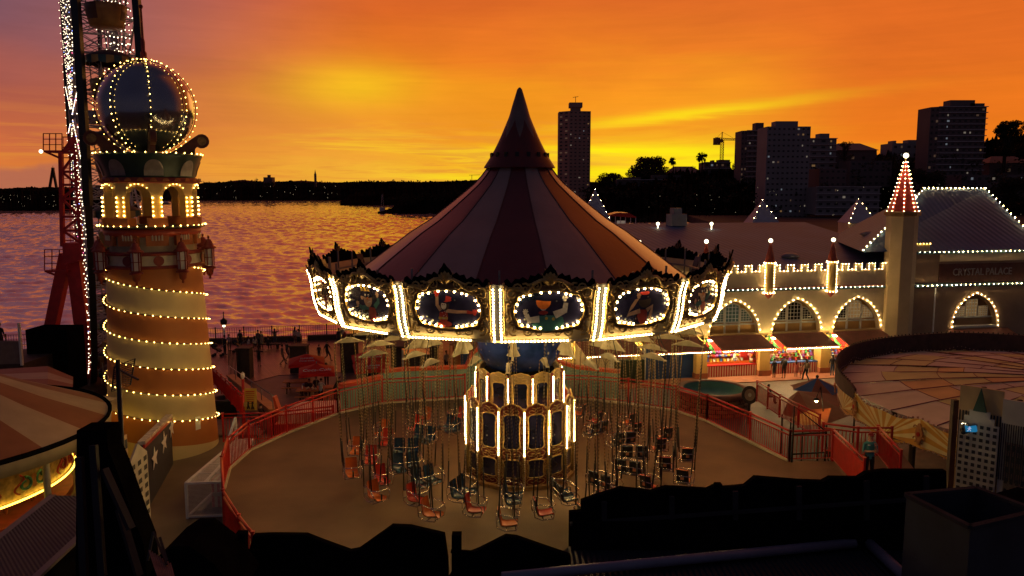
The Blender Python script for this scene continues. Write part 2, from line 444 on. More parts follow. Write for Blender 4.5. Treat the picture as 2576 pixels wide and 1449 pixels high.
def hill(name, pts, D0, depth, rough=1.0, seed=1, wl=None, material=None):
    """pts: skyline as (screen x, screen y) at distance D0; the slope falls from there to the waterline in front and away behind."""
    rnd = random.Random(seed); mb = MB(); xs = []
    for i in range(len(pts) - 1):
        (x0, y0), (x1, y1) = pts[i], pts[i + 1]; n = max(2, int(abs(x1 - x0) / 3))
        for k in range(n):
            t = k / n; xs.append((x0 + (x1 - x0) * t, y0 + (y1 - y0) * t))
    xs.append(pts[-1]); ny = 9; V = []; bump = 0
    for (x, y) in xs:
        bump = bump * .86 + rnd.gauss(0, .55) * rough
        top = W(x, y - bump - abs(rnd.gauss(0, .3)) * rough, D0); hz = top.z
        for j in range(ny):
            t = j / (ny - 1) * 1.6 - 1           # -1 front .. 0 skyline .. .6 behind
            prof = (1 - t * t) if t < 0 else (1 - .6 * t)
            zz = WZ - .5 + (hz - WZ + .5) * max(0, prof) + (rnd.gauss(0, .06) * (hz - WZ) if 0 < j < ny - 1 and j != 5 else 0)
            dd = D0 + t * depth
            V.append((top.x * dd / D0, dd, zz))
    F = [(i * ny + j, (i + 1) * ny + j, (i + 1) * ny + j + 1, i * ny + j + 1) for i in range(len(xs) - 1) for j in range(ny - 1)]
    mb.add(V, F, 0, False); o = mb.build(name, material or M['hill']); return struct(o)


hill('far_hills', [(-500, 478), (0, 474), (150, 470), (470, 466), (520, 460), (620, 458), (760, 459), (830, 461), (900, 457), (1010, 458), (1100, 458), (1180, 456), (1300, 455), (1700, 460), (2200, 462)], 1700, 200, .9, 3)
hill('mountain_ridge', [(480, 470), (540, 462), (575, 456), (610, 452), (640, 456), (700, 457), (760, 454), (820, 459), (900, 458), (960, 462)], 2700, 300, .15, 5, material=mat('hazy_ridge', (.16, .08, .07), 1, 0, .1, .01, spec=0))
hill('west_shore', [(-420, 470), (-100, 480), (0, 479), (60, 478), (150, 482), (260, 490), (330, 505), (352, 522)], 720, 60, .9, 7)
hill('wooded_point', [(855, 507), (880, 490), (930, 478), (1000, 470), (1060, 462), (1130, 458), (1200, 452), (1300, 448), (1420, 450)], 1050, 120, .9, 9)
hill('rocky_point', [(950, 533), (985, 524), (1000, 508), (1040, 494), (1080, 490), (1150, 486), (1230, 480), (1330, 482)], 590, 24, .8, 13)
hill('headland', [(1440, 520), (1500, 462), (1580, 452), (1640, 446), (1700, 432), (1760, 430), (1830, 424), (1900, 424), (2000, 412), (2080, 404), (2150, 398), (2230, 384), (2330, 372), (2440, 362), (2500, 350), (2576, 338), (2750, 335)], 560, 150, 1.6, 17)
# the low flat shelf the headland stands on, behind the long grey roof
mb = MB(); mb.prism([(60, 150, -1.9), (420, 150, -1.9), (420, 480, -1.9), (100, 480, -1.9)], (0, 0, 3.4)); struct(mb.build('foreshore_ground', mat('foreshore', (.03, .026, .022), .9, 0, .4, .08)))
mb = MB(); rr = random.Random(4)
for x0, x1, y0, y1, Y, n in ((0, 150, 488, 520, 640, 26), (505, 860, 466, 500, 1470, 34), (1890, 2576, 470, 545, 395, 40), (1600, 1900, 490, 540, 395, 14)):
    for _ in range(n):
        p = W(rr.uniform(x0, x1), rr.uniform(y0, y1), Y * rr.uniform(.96, .99)); mb.gem(p, Y * .00028 * rr.uniform(.6, 1.3))
tag(mb.build('shore_lights', mat('far_lamp', (1, .9, .7), .5, var=0, emit=(1, .82, .5), es=.7)), 'scattered tiny street and house lights along the dark shores', 'lights', kind='stuff')
# ---------------------------------------------------------------- the swing ride
RC = Vector((.25, 26.4, 0)); DZ = 4.0; NP = 16; ST = 2 * pi / NP; A0 = radians(-5.3)


def pol(r, a, z, c=RC): return Vector((c.x + r * sin(a), c.y - r * cos(a), z))


M['deck'] = mat('ride_deck_floor', (.105, .062, .034), .62, 0, .48, .38, .3, 30, detail=9)
# raised deck
deck_px = [(585, 1449), (560, 1330), (558, 1235), (572, 1180), (625, 1135), (720, 1092), (850, 1042), (960, 1016), (1170, 1003), (1480, 1006), (1700, 1034), (1790, 1063), (1980, 1160), (2090, 1160), (2105, 1120), (2240, 1100), (2300, 1180), (2330, 1280)]
dk = [G(x, y, DZ) for x, y in deck_px]
dk += [Vector((13.5, 14, DZ)), Vector((-7.4, 14, DZ))]
mb = MB(); mb.prism([(p.x, p.y, DZ) for p in dk], (0, 0, -.35), 0)
deck = mb.build('ride_deck', M['deck'], loc=(0, 0, 0)); struct(deck)
mb = MB(); n = len(dk)
c0 = Vector((1, 24, 0))
for i in range(n):
    a, b = dk[i], dk[(i + 1) % n]
    a2 = a + (c0 - a).normalized() * .25; b2 = b + (c0 - b).normalized() * .25
    mb.add([(a2.x, a2.y, 0), (b2.x, b2.y, 0), (b2.x, b2.y, DZ - .36), (a2.x, a2.y, DZ - .36)], [(0, 1, 2, 3)])
struct(mb.build('deck_skirt_wall', mat('grey_render', (.22, .20, .17), .8, 0, .2, 1.2), loc=(0, 0, 0)))

ride = thing('swing_ride', 'large chair swing ride with striped red and cream canopy and bulb-lit gilded panels', 'swing ride', (RC.x, RC.y, DZ))


def fabric(name, c, rough=.5, coat=0):
    m = mat(name, c, rough, 0, .12, 1.2, .12, 6, spec=.35)
    p = m.node_tree.nodes['Principled BSDF']; p.inputs['Coat Weight'].default_value = coat; p.inputs['Coat Roughness'].default_value = .25; return m


M['seam'] = mat('seam_tape', (.12, .05, .045), .6, 0, .2, 3)
M['canopy_red'] = fabric('canopy_red_vinyl', (.13, .012, .010), .45, .5); M['canopy_cream'] = fabric('canopy_cream_vinyl', (.31, .205, .165), .45, .5)
pz = lambda y: CAM_H - (y - 484) * 26.4 / FPX * 1.0
prof = [(hw * 26.4 / FPX, pz(y)) for y, hw in ((700, 432), (685, 414), (664, 384), (640, 352), (610, 311), (580, 270), (550, 222), (520, 183), (490, 145), (465, 115), (445, 96), (432, 86), (425, 81))]
mb = MB()
NS = 16
# the covering sags a little between its seams
vs = []; K = NS * 6; q = len(prof); o0 = len(mb.v)
for i in range(K):
    a = radians(-14) + 2 * pi * i / K; sag = 1 - .012 * sin(pi * ((i % 6) / 6))
    for r, z in prof: vs.append(pol(r * sag, a, z))
for i in range(K):
    j = (i + 1) % K
    for e in range(q - 1): mb.f.append([i * q + e, j * q + e, j * q + e + 1, i * q + e + 1]); mb.m.append((i // 6) % 2); mb.sm.append(True)
mb.v = [tuple(v) for v in vs]
mb.build('canopy', [M['canopy_red'], M['canopy_cream']], ride)
for i in range(NS):
    a = radians(-14) + 2 * pi * i / NS; MB().tube([pol(r + .012, a, z) for r, z in prof], .016, 4).build('canopy_seam', M['seam'], ride)
# spire cap, red below and cream above, parted by a zigzag
cp = [(hw * 26.4 / FPX, pz(y)) for y, hw in ((424, 89), (421, 88), (393.5, 70), (375, 60), (353.6, 49.4), (330, 38.5), (307.6, 29), (290, 23.5), (273.7, 19), (243.7, 9.5), (232, 6), (228, 4.5), (228, 0))]
mb = MB(); K = 48; q = len(cp)
rows = []
zig_lo, zig_hi = pz(352), pz(308)


def capr(z):
    for i in range(len(cp) - 1):
        if cp[i][1] <= z <= cp[i + 1][1]:
            t = (z - cp[i][1]) / max(1e-6, cp[i + 1][1] - cp[i][1]); return cp[i][0] + t * (cp[i + 1][0] - cp[i][0])
    return 0


for i in range(K):
    a = A0 + .1 + 2 * pi * i / K; u = (i % 6) / 6; tz = zig_lo + (zig_hi - zig_lo) * (1 - abs(2 * u - 1))
    zs = [cp[0][1], cp[1][1], pz(400), pz(380), pz(362), tz, pz(300), pz(290), pz(270), pz(255), pz(240), pz(233), pz(228)]
    zs = sorted(zs); rows.append([pol(capr(z) if z < cp[-1][1] - 1e-4 else .03, a, z) for z in zs])
q = len(rows[0]); mb.v = [tuple(v) for rw in rows for v in rw]
for i in range(K):
    j = (i + 1) % K
    for e in range(q - 1): mb.f.append([i * q + e, j * q + e, j * q + e + 1, i * q + e + 1]); mb.m.append(0 if e < 5 else 1); mb.sm.append(True)
cap = mb.build('spire_cap', [mat('cap_red_paint', (.13, .016, .013), .5, 0, .2, 2), mat('cap_cream_paint', (.19, .13, .11), .5, 0, .2, 2)], ride)
for i in range(16):
    a = A0 + 2 * pi * i / 16; MB().box(pol(capr(pz(393)) + .02, a, pz(393)), (.11, .06, .15), a).build('cap_vent', M['black'], cap)

# rounding boards -------------------------------------------------------------
RT, RB, ZT, ZB = 6.78, 6.38, 11.36, 9.83     # the boards lean outwards in a shallow curve


def board_r(z):
    t = (z - ZB) / (ZT - ZB); return RB + (RT - RB) * (t + .22 * sin(2 * pi * t) * .45)


# one panel is built facing -Y at the ride's axis, then copied round it
PH = 2 * (RB) * tan(ST / 2)                   # chord at the bottom
panel0 = bpy.data.objects.new('rounding_panel', None); COL.objects.link(panel0); panel0.parent = ride; panel0.location = (0, 0, 0)
ORG[panel0] = Vector((0, 0, DZ))


def pp(u, z, d=0.0):     # u: -1..1 across the panel, z height, d proud of the board
    r = board_r(z); hw = r * tan(ST / 2) - .11
    return Vector((u * hw, -r - d, z))


mb = MB(); nz = 8
grid = [[pp(u, ZB + (ZT - .12 - ZB) * k / nz) for k in range(nz + 1)] for u in (-1, 1)]
vs = grid[0] + grid[1] + [v + Vector((0, .06, 0)) for v in grid[0] + grid[1]]; k1 = nz + 1
fs = []
for k in range(nz): fs += [(k, k1 + k, k1 + k + 1, k + 1), (2 * k1 + k, 2 * k1 + k + 1, 3 * k1 + k + 1, 3 * k1 + k), (k, k + 1, 2 * k1 + k + 1, 2 * k1 + k), (k1 + k, 3 * k1 + k, 3 * k1 + k + 1, k1 + k + 1)]
fs += [(0, 2 * k1, 3 * k1, k1), (nz, k1 + nz, 3 * k1 + nz, 2 * k1 + nz)]
mb.add(vs, fs, 0); board = mb.build('board', M['cream_board'], panel0)


def pic_edge(t):         # wavy outline of the painting, t in 0..2pi -> (u, z)
    e = 4.0; c, s_ = cos(t), sin(t)
    u = .74 * (abs(c) ** (2 / e)) * (1 if c > 0 else -1); v = .45 * (abs(s_) ** (2 / e)) * (1 if s_ > 0 else -1)
    k = 1 + .035 * cos(8 * t)
    return u * k, 10.62 + v * k + (.07 * (1 - (u / .7) ** 2) if s_ > 0 else -.05 * (1 - (u / .7) ** 2))


NE = 56
mb = MB(); ed = [pic_edge(2 * pi * i / NE) for i in range(NE)]
cen = pp(0, 10.62, .035)
mb.add([cen] + [pp(u, z, .03) for u, z in ed], [(0, 1 + i, 1 + (i + 1) % NE) for i in range(NE)])
painting = mb.build('painting', M['starry'], panel0)
# carved gilt frame: an inner lip, a broad carved band with broken outline, scrolls and a crest
mb = MB()
mb.tube([pp(u, z, .07) for u, z in ed], .035, 6, 0, closed=True)
out = []
for i in range(NE):
    t = 2 * pi * i / NE; u, z = pic_edge(t); k = 1 + .16 + .05 * cos(16 * t + .6) + .03 * cos(9 * t)
    zz = 10.62 + (z - 10.62) * (k + .12); uu = u * k
    out.append((max(-.98, min(.98, uu)), max(ZB + .16, zz)))
for i in range(NE):
    j = (i + 1) % NE
    a, b, c, d = pp(*ed[i], .05), pp(*ed[j], .05), pp(*out[j], .03), pp(*out[i], .03)
    m1 = pp((ed[i][0] + out[i][0]) / 2, (ed[i][1] + out[i][1]) / 2, .11); m2 = pp((ed[j][0] + out[j][0]) / 2, (ed[j][1] + out[j][1]) / 2, .11)
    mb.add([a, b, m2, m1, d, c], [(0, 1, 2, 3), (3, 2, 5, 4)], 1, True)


def scroll(mb, u0, z0, sz, hand, a0=0.0, mi=0, turns=1.4, r=.024):
    pts = []; rs = []
    for k in range(15):
        t = k / 14; rad = sz * (1 - .88 * t); a = a0 + hand * t * turns * 2 * pi
        c = pp(u0, z0); q = c + Vector((rad * cos(a), 0, rad * sin(a))); q.y -= .06 + .05 * t; pts.append(q); rs.append(r * (1.1 - .5 * t))
    mb.tube(pts, rs, 5, mi)


for sgn in (-1, 1):
    for u, z, sz, a in ((.80, 11.08, .15, 2.2), (.86, 10.78, .12, .4), (.86, 10.42, .13, -1), (.76, 10.12, .16, -2), (.46, 10.06, .13, 3), (.22, 10.02, .11, 1), (.5, 11.2, .15, 1), (.28, 11.28, .13, 2.4), (.66, 11.22, .12, .2), (.93, 11.2, .09, 1), (.93, 10.02, .08, -1)):
        scroll(mb, sgn * u, z, sz, sgn, pi - a if sgn < 0 else a)
    # long acanthus sweeps over the top
    pts = [pp(sgn * (.05 + .85 * t), 11.38 - .28 * t + .10 * sin(t * 9), .1) for t in [i / 10 for i in range(11)]]
    mb.tube(pts, [.05 - .03 * i / 10 for i in range(11)], 5, 0)
    pts = [pp(sgn * (.03 + .45 * t), 11.30 + .22 * sin(pi * t) * (1 - t), .08) for t in [i / 8 for i in range(9)]]
    mb.tube(pts, .03, 5, 0)
# crest of leaves
for k in range(-3, 4):
    a = pi / 2 + k * .3; h = .54 - .075 * abs(k)
    c = pp(0, 11.28, .06); e = c + Vector((cos(a) * h, .02, sin(a) * h)); mid = c + (e - c) * .55 + Vector((0, -.05, 0))
    s_ = Vector((-sin(a), 0, cos(a))) * (.055)
    mb.add([c - s_ * .5, c + s_ * .5, mid + s_, e, mid - s_, mid + Vector((0, -.05, 0))], [(0, 1, 5), (1, 2, 5), (2, 3, 5), (3, 4, 5), (4, 0, 5)], 0)
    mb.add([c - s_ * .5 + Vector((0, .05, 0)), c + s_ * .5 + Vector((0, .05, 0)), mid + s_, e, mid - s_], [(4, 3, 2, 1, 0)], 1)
# back board that fills the crest outline so the ring reads solid from behind
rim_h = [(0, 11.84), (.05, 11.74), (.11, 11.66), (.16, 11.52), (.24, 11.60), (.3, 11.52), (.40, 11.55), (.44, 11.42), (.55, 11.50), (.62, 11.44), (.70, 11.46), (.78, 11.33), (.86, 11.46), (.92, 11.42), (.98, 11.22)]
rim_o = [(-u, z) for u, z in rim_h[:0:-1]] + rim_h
mb.prism([pp(u, z, -.02) for u, z in rim_o] + [pp(.98, 11.15, -.02), pp(-.98, 11.15, -.02)], (0, .05, 0), 2)  # near-black slot puts the shade on the ring's inner side into the colour
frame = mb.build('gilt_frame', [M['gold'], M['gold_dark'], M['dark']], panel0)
mb = MB()
ts = []
for i in range(96):
    t = 2 * pi * i / 96; u, z = pic_edge(t); ts.append((u, z))
acc = 0; last = None; cnt = 0
for i, (u, z) in enumerate(ts):
    q = pp(u * .93, 10.62 + (z - 10.62) * .90, .085)
    if last is None or (q - last).length > .125: 
        cnt += 1; last = q
        if cnt % 6 != 4: mb.ball(q, .028, 6, 4)
mb.tube([pp(u * .93, 10.62 + (z - 10.62) * .90, .05) for u, z in ts[::3]], .008, 4, 1, closed=True)
mb.build('painting_string_light', [M['bulb'], M['black']], panel0)
mb = MB(); mb2 = MB()
nb = 26
for i in range(nb):
    u = -.97 + 1.94 * (i + .5) / nb; q = Vector((u * (RB * tan(ST / 2)), -RB - .055, ZB - .03)); (mb2 if i >= 19 else mb).ball(q, .026, 6, 4)
xe = RB * tan(ST / 2); xm = -xe + 2 * xe * 19 / nb; mb.tube([(-xe * .96, -RB - .03, ZB - .03), (xm - .06, -RB - .03, ZB - .03)], .012, 4, 1); mb2.tube([(xm + .06, -RB - .03, ZB - .03), (xe * .96, -RB - .03, ZB - .03)], .012, 4, 1)
mb.build('bottom_bulb_row', [M['bulb'], M['black']], panel0); mb2.build('unlit_bulb_row', [M['bulb_off'], M['black']], panel0)
mb = MB(); mb.bar((-RB * tan(ST / 2), -RB + .01, ZB - .035), (RB * tan(ST / 2), -RB + .01, ZB - .035), .12, .05); mb.build('bottom_rail', M['cream_board'], panel0)
# pilaster between two panels, two rows of bulbs on an S-curved strip
pil0 = bpy.data.objects.new('bulb_pilaster', None); COL.objects.link(pil0); pil0.parent = ride; pil0.location = (0, 0, 0); ORG[pil0] = Vector((0, 0, DZ))
mb = MB(); g = []
for k in range(11):
    z = ZB - .06 + (ZT - .05 - ZB + .06) * k / 10; r = (board_r(z) + .02) / cos(ST / 2)
    g.append([Vector((-.17, -r + .02, z)), Vector((.17, -r + .02, z)), Vector((.17, -r + .14, z)), Vector((-.17, -r + .14, z))])
vs = [v for row in g for v in row]; fs = [(4 * k + j, 4 * k + (j + 1) % 4, 4 * k + 4 + (j + 1) % 4, 4 * k + 4 + j) for k in range(10) for j in range(4)] + [(0, 3, 2, 1), (40, 41, 42, 43)]
mb.add(vs, fs); mb.build('strip', mat('pilaster_dark_blue', (.012, .014, .024), .4, 0, .2, 4), pil0)
mb = MB()
for sgn in (-1, 1): mb.tube([Vector((sgn * .185, -(board_r(ZB + (ZT - ZB) * k / 10) + .03) / cos(ST / 2), ZB + (ZT - ZB) * k / 10)) for k in range(11)], .025, 5)
mb.build('gilt_edge', M['gold'], pil0)
for sgn in (-1, 1):
    mb = MB(); q_ = []
    for k in range(17):
        z = ZB - .02 + (ZT - .16 - ZB) * k / 16; r = (board_r(z) + .03) / cos(ST / 2); q_.append((sgn * .092, -r - .02, z)); mb.ball((sgn * .092, -r - .045, z), .027, 6, 4)
    mb.tube(q_, .012, 4, 1); mb.build('pilaster_bulb_row', [M['bulb'], M['black']], pil0)
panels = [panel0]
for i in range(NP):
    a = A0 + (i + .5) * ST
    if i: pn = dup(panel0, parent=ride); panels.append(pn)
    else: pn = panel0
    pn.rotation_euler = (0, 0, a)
for i in range(NP):
    pl = pil0 if i == 0 else dup(pil0, parent=ride)
    pl.rotation_euler = (0, 0, A0 + i * ST)
# painted performers on the panels that face the camera; panel index counts round from the front
P_ = {k: mat('paint_' + k, c, .6, 0, .25, 8) for k, c in dict(skin=(.55, .34, .22), white=(.7, .66, .6), red=(.45, .03, .02), orange=(.65, .17, .02), teal=(.03, .16, .16), dark=(.03, .015, .015), yellow=(.6, .4, .06)).items()}
PK = list(P_); PMATS = [P_[k] for k in PK]


def figure(pn, i, kind):
    mb = MB(); d = .045

    def ell(u, z, ru, rz, c, dd=0.0, a=0.0):
        n = 18; pts = []
        for k in range(n):
            t = 2 * pi * k / n; x, y = ru * cos(t), rz * sin(t); pts.append(pp(u, z, d + dd) + Vector((x * cos(a) - y * sin(a), 0, x * sin(a) + y * cos(a))))
        mb.face(pts, PK.index(c))

    def limb(pts, w0, w1, c, dd=0.0):
        n = len(pts); l = []; r_ = []
        for k, (u, z) in enumerate(pts):
            a = pts[max(0, k - 1)]; b = pts[min(n - 1, k + 1)]; pa, pb = pp(*a), pp(*b); t = Vector((pb.x - pa.x, 0, pb.z - pa.z)).normalized(); nn = Vector((-t.z, 0, t.x)); w = w0 + (w1 - w0) * k / (n - 1)
            q = pp(u, z, d + dd); l.append(q + nn * w); r_.append(q - nn * w)
        for k in range(n - 1): mb.face([l[k], l[k + 1], r_[k + 1], r_[k]], PK.index(c))

    def hand(u, z, c, up=1):
        ell(u, z, .05, .05, c, .012)
        for k in range(5): 
            a = pi / 2 + (k - 2) * .45; q = pp(u, z); e = .11 if 0 < k < 4 else .085
            uu = u + cos(a) * e / 1.2; limb([(u, z), (uu, z + up * sin(a) * e)], .016, .013, c, .012)
    if kind == 0:      # clown in a round orange hat, both gloves raised
        ell(-.02, 10.34, .42, .26, 'teal'); limb([(-.2, 10.4), (-.42, 10.38), (-.48, 10.52)], .09, .06, 'white', .004); limb([(.12, 10.5), (.34, 10.62), (.36, 10.82)], .10, .06, 'white', .004)
        hand(-.5, 10.56, 'white'); hand(.33, 10.9, 'white')
        ell(-.12, 10.86, .19, .2, 'orange', .008); ell(-.12, 10.76, .1, .14, 'white', .012); ell(-.12, 10.71, .035, .06, 'dark', .016); ell(-.15, 10.81, .018, .02, 'dark', .016); ell(-.09, 10.81, .018, .02, 'dark', .016); ell(-.12, 10.77, .022, .022, 'red', .02)
        for u, z in ((-.05, 10.42), (.1, 10.4), (-.1, 10.28), (.2, 10.27)): ell(u, z, .04, .04, 'yellow', .01)
        ell(-.12, 10.57, .12, .05, 'red', .01)
    elif kind == 1:    # girl in a spotted red dress with a small top hat, one arm up, one out
        ell(-.12, 10.42, .12, .22, 'red'); limb([(-.17, 10.58), (-.25, 10.72), (-.24, 10.95)], .05, .04, 'skin', .004); limb([(-.06, 10.58), (.2, 10.56), (.42, 10.57)], .05, .035, 'skin', .004); limb([(.42, 10.57), (.56, 10.55)], .045, .03, 'red', .006)
        hand(.6, 10.54, 'red'); hand(-.24, 10.99, 'red'); ell(-.08, 10.74, .13, .16, 'dark', .006); ell(-.1, 10.71, .075, .1, 'white', .01); ell(-.1, 10.67, .03, .015, 'red', .014); ell(-.12, 10.74, .012, .014, 'dark', .014); ell(-.08, 10.74, .012, .014, 'dark', .014)
        limb([(0.0, 10.84), (.03, 10.96)], .07, .08, 'red', .012); ell(0.0, 10.84, .11, .025, 'red', .014, .2); limb([(-.23, 10.38), (-.02, 10.38)], .03, .03, 'yellow', .008); ell(-.1, 10.22, .2, .08, 'red', .004)
        rn = random.Random(2)
        for _ in range(14): ell(-.12 + rn.uniform(-.08, .08), 10.42 + rn.uniform(-.14, .14), .011, .011, 'white', .012)
    elif kind == 2:    # laughing jester with a crown in a red waistcoat
        ell(.12, 10.35, .15, .25, 'red', .002, .1); limb([(.02, 10.5), (-.2, 10.46), (-.3, 10.5)], .07, .05, 'teal'); limb([(.22, 10.52), (.36, 10.68), (.36, 10.78)], .07, .05, 'teal')
        hand(-.34, 10.53, 'skin'); hand(.36, 10.84, 'skin'); ell(.02, 10.73, .17, .23, 'skin', .006, .2); ell(-.17, 10.76, .06, .07, 'skin', .004); ell(.06, 10.62, .1, .07, 'red', .01, .25); ell(.07, 10.63, .075, .04, 'dark', .014, .25); ell(.06, 10.65, .07, .014, 'white', .018, .25)
        for u in (-.05, .06): ell(u, 10.83, .03, .035, 'white', .012); ell(u, 10.83, .013, .016, 'dark', .016)
        ell(.02, 10.74, .04, .04, 'orange', .016)
        for k in range(3): limb([(-.12 + k * .1, 10.94), (-.14 + k * .11, 11.06)], .06, .015, 'yellow', .01)
    else:              # laughing woman in a wide dark hat, hand at her hip
        ell(.05, 10.38, .16, .24, 'red'); limb([(-.02, 10.5), (-.36, 10.42), (-.25, 10.62), (-.12, 10.84)], .06, .045, 'skin', .004); limb([(.16, 10.5), (.3, 10.6), (.28, 10.4)], .06, .05, 'skin', .004)
        hand(-.1, 10.88, 'skin'); hand(.27, 10.36, 'skin', -1)
        ell(.08, 10.78, .21, .2, 'dark', .006); ell(.1, 10.72, .085, .12, 'white', .01, .1); ell(.11, 10.67, .04, .025, 'red', .014, .1); ell(.07, 10.75, .014, .014, 'dark', .014); ell(.13, 10.75, .014, .014, 'dark', .014); ell(.05, 10.98, .16, .05, 'red', .012)
    # drop the top-most paint that falls outside the painting
    o = mb.build('painted_performer', PMATS, pn); return o


for idx, kind in ((NP - 1, 1), (0, 0), (1, 3), (2, 2), (NP - 2, 2), (NP - 3, 3), (3, 1)):
    pn = panels[idx % NP]; ORG[pn] = Vector((0, 0, DZ)); figure(pn, idx, kind)

# ring truss behind the boards, sweeps under the roof with bulbs
mb = MB()
for i in range(NP):
    a = A0 + i * ST; b = a + ST
    mb.bar(pol(6.25, a, 11.0), pol(6.25, b, 11.0), .06, .06); mb.bar(pol(6.2, a, 9.95), pol(6.2, b, 9.95), .08, .1)
    mb.bar(pol(6.2, a, 9.95), pol(6.25, a, 11.6), .05, .05); mb.bar(pol(6.2, a + ST / 2, 9.95), pol(6.25, a + ST / 2, 11.5), .05, .05)
    mb.bar(pol(1.7, a, 10.15), pol(6.3, a, 10.0), .10, .16)
mb.build('ring_truss', M['steel'], ride)
mb = MB(); mb.lathe([(1.2, 10.9), (5.6, 10.75), (6.1, 10.55)], RC, 48); mb.build('ceiling_lining', mat('ceiling_cloth', (.35, .28, .18), .8, 0, .1, 1), ride)
for i in range(NP):
    mb = MB(); mb.bar(pol(1.75, A0 + i * ST, 10.0), pol(6.2, A0 + i * ST, 9.86), .16, .05)
    ar = mb.build('sweep_arm', M['cream_board'], ride); mb = MB()
    for k in range(34):
        r = 1.85 + 4.2 * k / 33; z = 9.97 - .14 * (r - 1.75) / 4.45 - .05 - .28 * sin(pi * min(1, (r - 1.85) / 2.2)) * (1 if r < 4.05 else 0) * .6
        for s_ in (-1, 1): q = pol(r, A0 + i * ST, z); t = Vector((cos(A0 + i * ST), sin(A0 + i * ST), 0)); mb.gem(q + t * s_ * .06, .03)
    mb.build('arm_bulb_row', M['bulb'], ar)

# centre: starry drum, upper tier, lower tier -----------------------------------------
mb = MB(); mb.lathe([(1.1, 7.75), (1.28, 7.95), (1.42, 8.3), (1.5, 8.8), (1.52, 9.4), (1.5, 9.78)], RC, 48); mb.build('starry_drum', M['starry_drum'], ride)
mb = MB(); mb.lathe([(1.5, 9.74), (1.58, 9.84), (1.56, 10.25), (1.2, 10.3)], RC, 48); mb.build('red_collar', M['red_paint'], ride)
mb = MB()
for i in range(48):
    a = 2 * pi * i / 48; b = 2 * pi * (i + 1) / 48; dz = .09 + .05 * sin(i * 1.9); dz2 = .09 + .05 * sin((i + 1) * 1.9)
    mb.add([pol(1.53, a, 9.8), pol(1.53, b, 9.8), pol(1.60, b, 9.62 - dz2 + .06), pol(1.60, a, 9.62 - dz + .06)], [(0, 1, 2, 3)], 0, True)
mb.build('gilt_swag', M['gold'], ride)
mb = MB(); mb.lathe([(1.3, 6.6), (1.3, 7.5), (1.1, 7.8)], RC, 32); mb.lathe([(.35, DZ), (.35, 8)], RC, 12); mb.build('core', M['dark'], ride)
NT = 12; STT = 2 * pi / NT


def tier(name, R, z0, z1, crest, pane_z, mt, pane_w=.56, ntier=NT, off=0.0, frame=None, inner_shape=.14):
    """one facet panel facing -Y, then copied; returns nothing"""
    hw = R * tan(pi / ntier) ; y0 = -R
    p0 = bpy.data.objects.new(name, None); COL.objects.link(p0); p0.parent = ride; ORG[p0] = Vector((0, 0, DZ))
    mb = MB(); top = []
    for k in range(13):
        u = -1 + k / 6; top.append(Vector((u * hw, y0, z1 + crest * (max(0, cos(u * pi / 2)) ** .8 if crest > 0 else 0) * .75 + (.06 * abs(crest) * cos(u * 3 * pi)))))
    mb.prism([Vector((-hw, y0, z0)), Vector((hw, y0, z0))] + top[::-1], (0, .05, 0)); mb.build('panel_board', mt, p0)
    for (a, b) in pane_z:
        mb = MB(); n = 40; pts = []; cz = (a + b) / 2; hh = (b - a) / 2; W_ = hw * pane_w
        for k in range(n):
            t = 2 * pi * k / n; e = 5; c, s_ = cos(t), sin(t)
            x = W_ * abs(c) ** (2 / e) * (1 if c > 0 else -1); z = hh * abs(s_) ** (2 / e) * (1 if s_ > 0 else -1)
            x *= 1 - inner_shape * cos(pi * z / hh * 1.0) * .6 + inner_shape * .3 * cos(2.5 * pi * z / hh); pts.append(Vector((x, y0 - .012, cz + z)))
        mb.face(pts); mb.build('starry_pane', M['starry'], p0)
        mb = MB(); mb.tube([q + Vector((0, -.012, 0)) for q in pts], .017, 5, closed=True)
        rn = random.Random(int(b * 100))
        for sg in (-1, 1):      # scrolls round the pane
            for q in range(7):
                zc = a + (b - a) * (q + .5) / 7; xc = sg * (W_ * 1.25); sp = []
                for w_ in range(9):
                    t = w_ / 8; rad = .06 * (1 - .8 * t); an = (1 if (q % 2) else -1) * sg * t * 7 + (0 if sg > 0 else pi); sp.append(Vector((xc + rad * cos(an), y0 - .02, zc + rad * 1.5 * sin(an))))
                mb.tube(sp, .009, 4)
            for zc, s2 in ((b + .1, 1), (a - .12, -1)):
                sp = []
                for w_ in range(11):
                    t = w_ / 10; rad = .15 * (1 - .8 * t); an = s2 * (pi / 2) + sg * t * 7.5; sp.append(Vector((sg * W_ * .5 + rad * cos(an) * 1.5, y0 - .02, zc + rad * sin(an) * .8)))
                mb.tube(sp, .010, 4)
        mb.build('gilt_scrollwork', M['gold'], p0)
    mb = MB(); mb.tube([v + Vector((0, -.01, 0)) for v in top], .025, 5)
    mb.tube([Vector((-hw, y0 - .01, z0 + .1)), Vector((hw, y0 - .01, z0 + .1))], .025, 5); mb.build('gilt_edging', M['gold'], p0)
    for i in range(ntier):
        q = p0 if i == 0 else dup(p0, parent=ride)
        q.rotation_euler = (0, 0, off + i * 2 * pi / ntier)


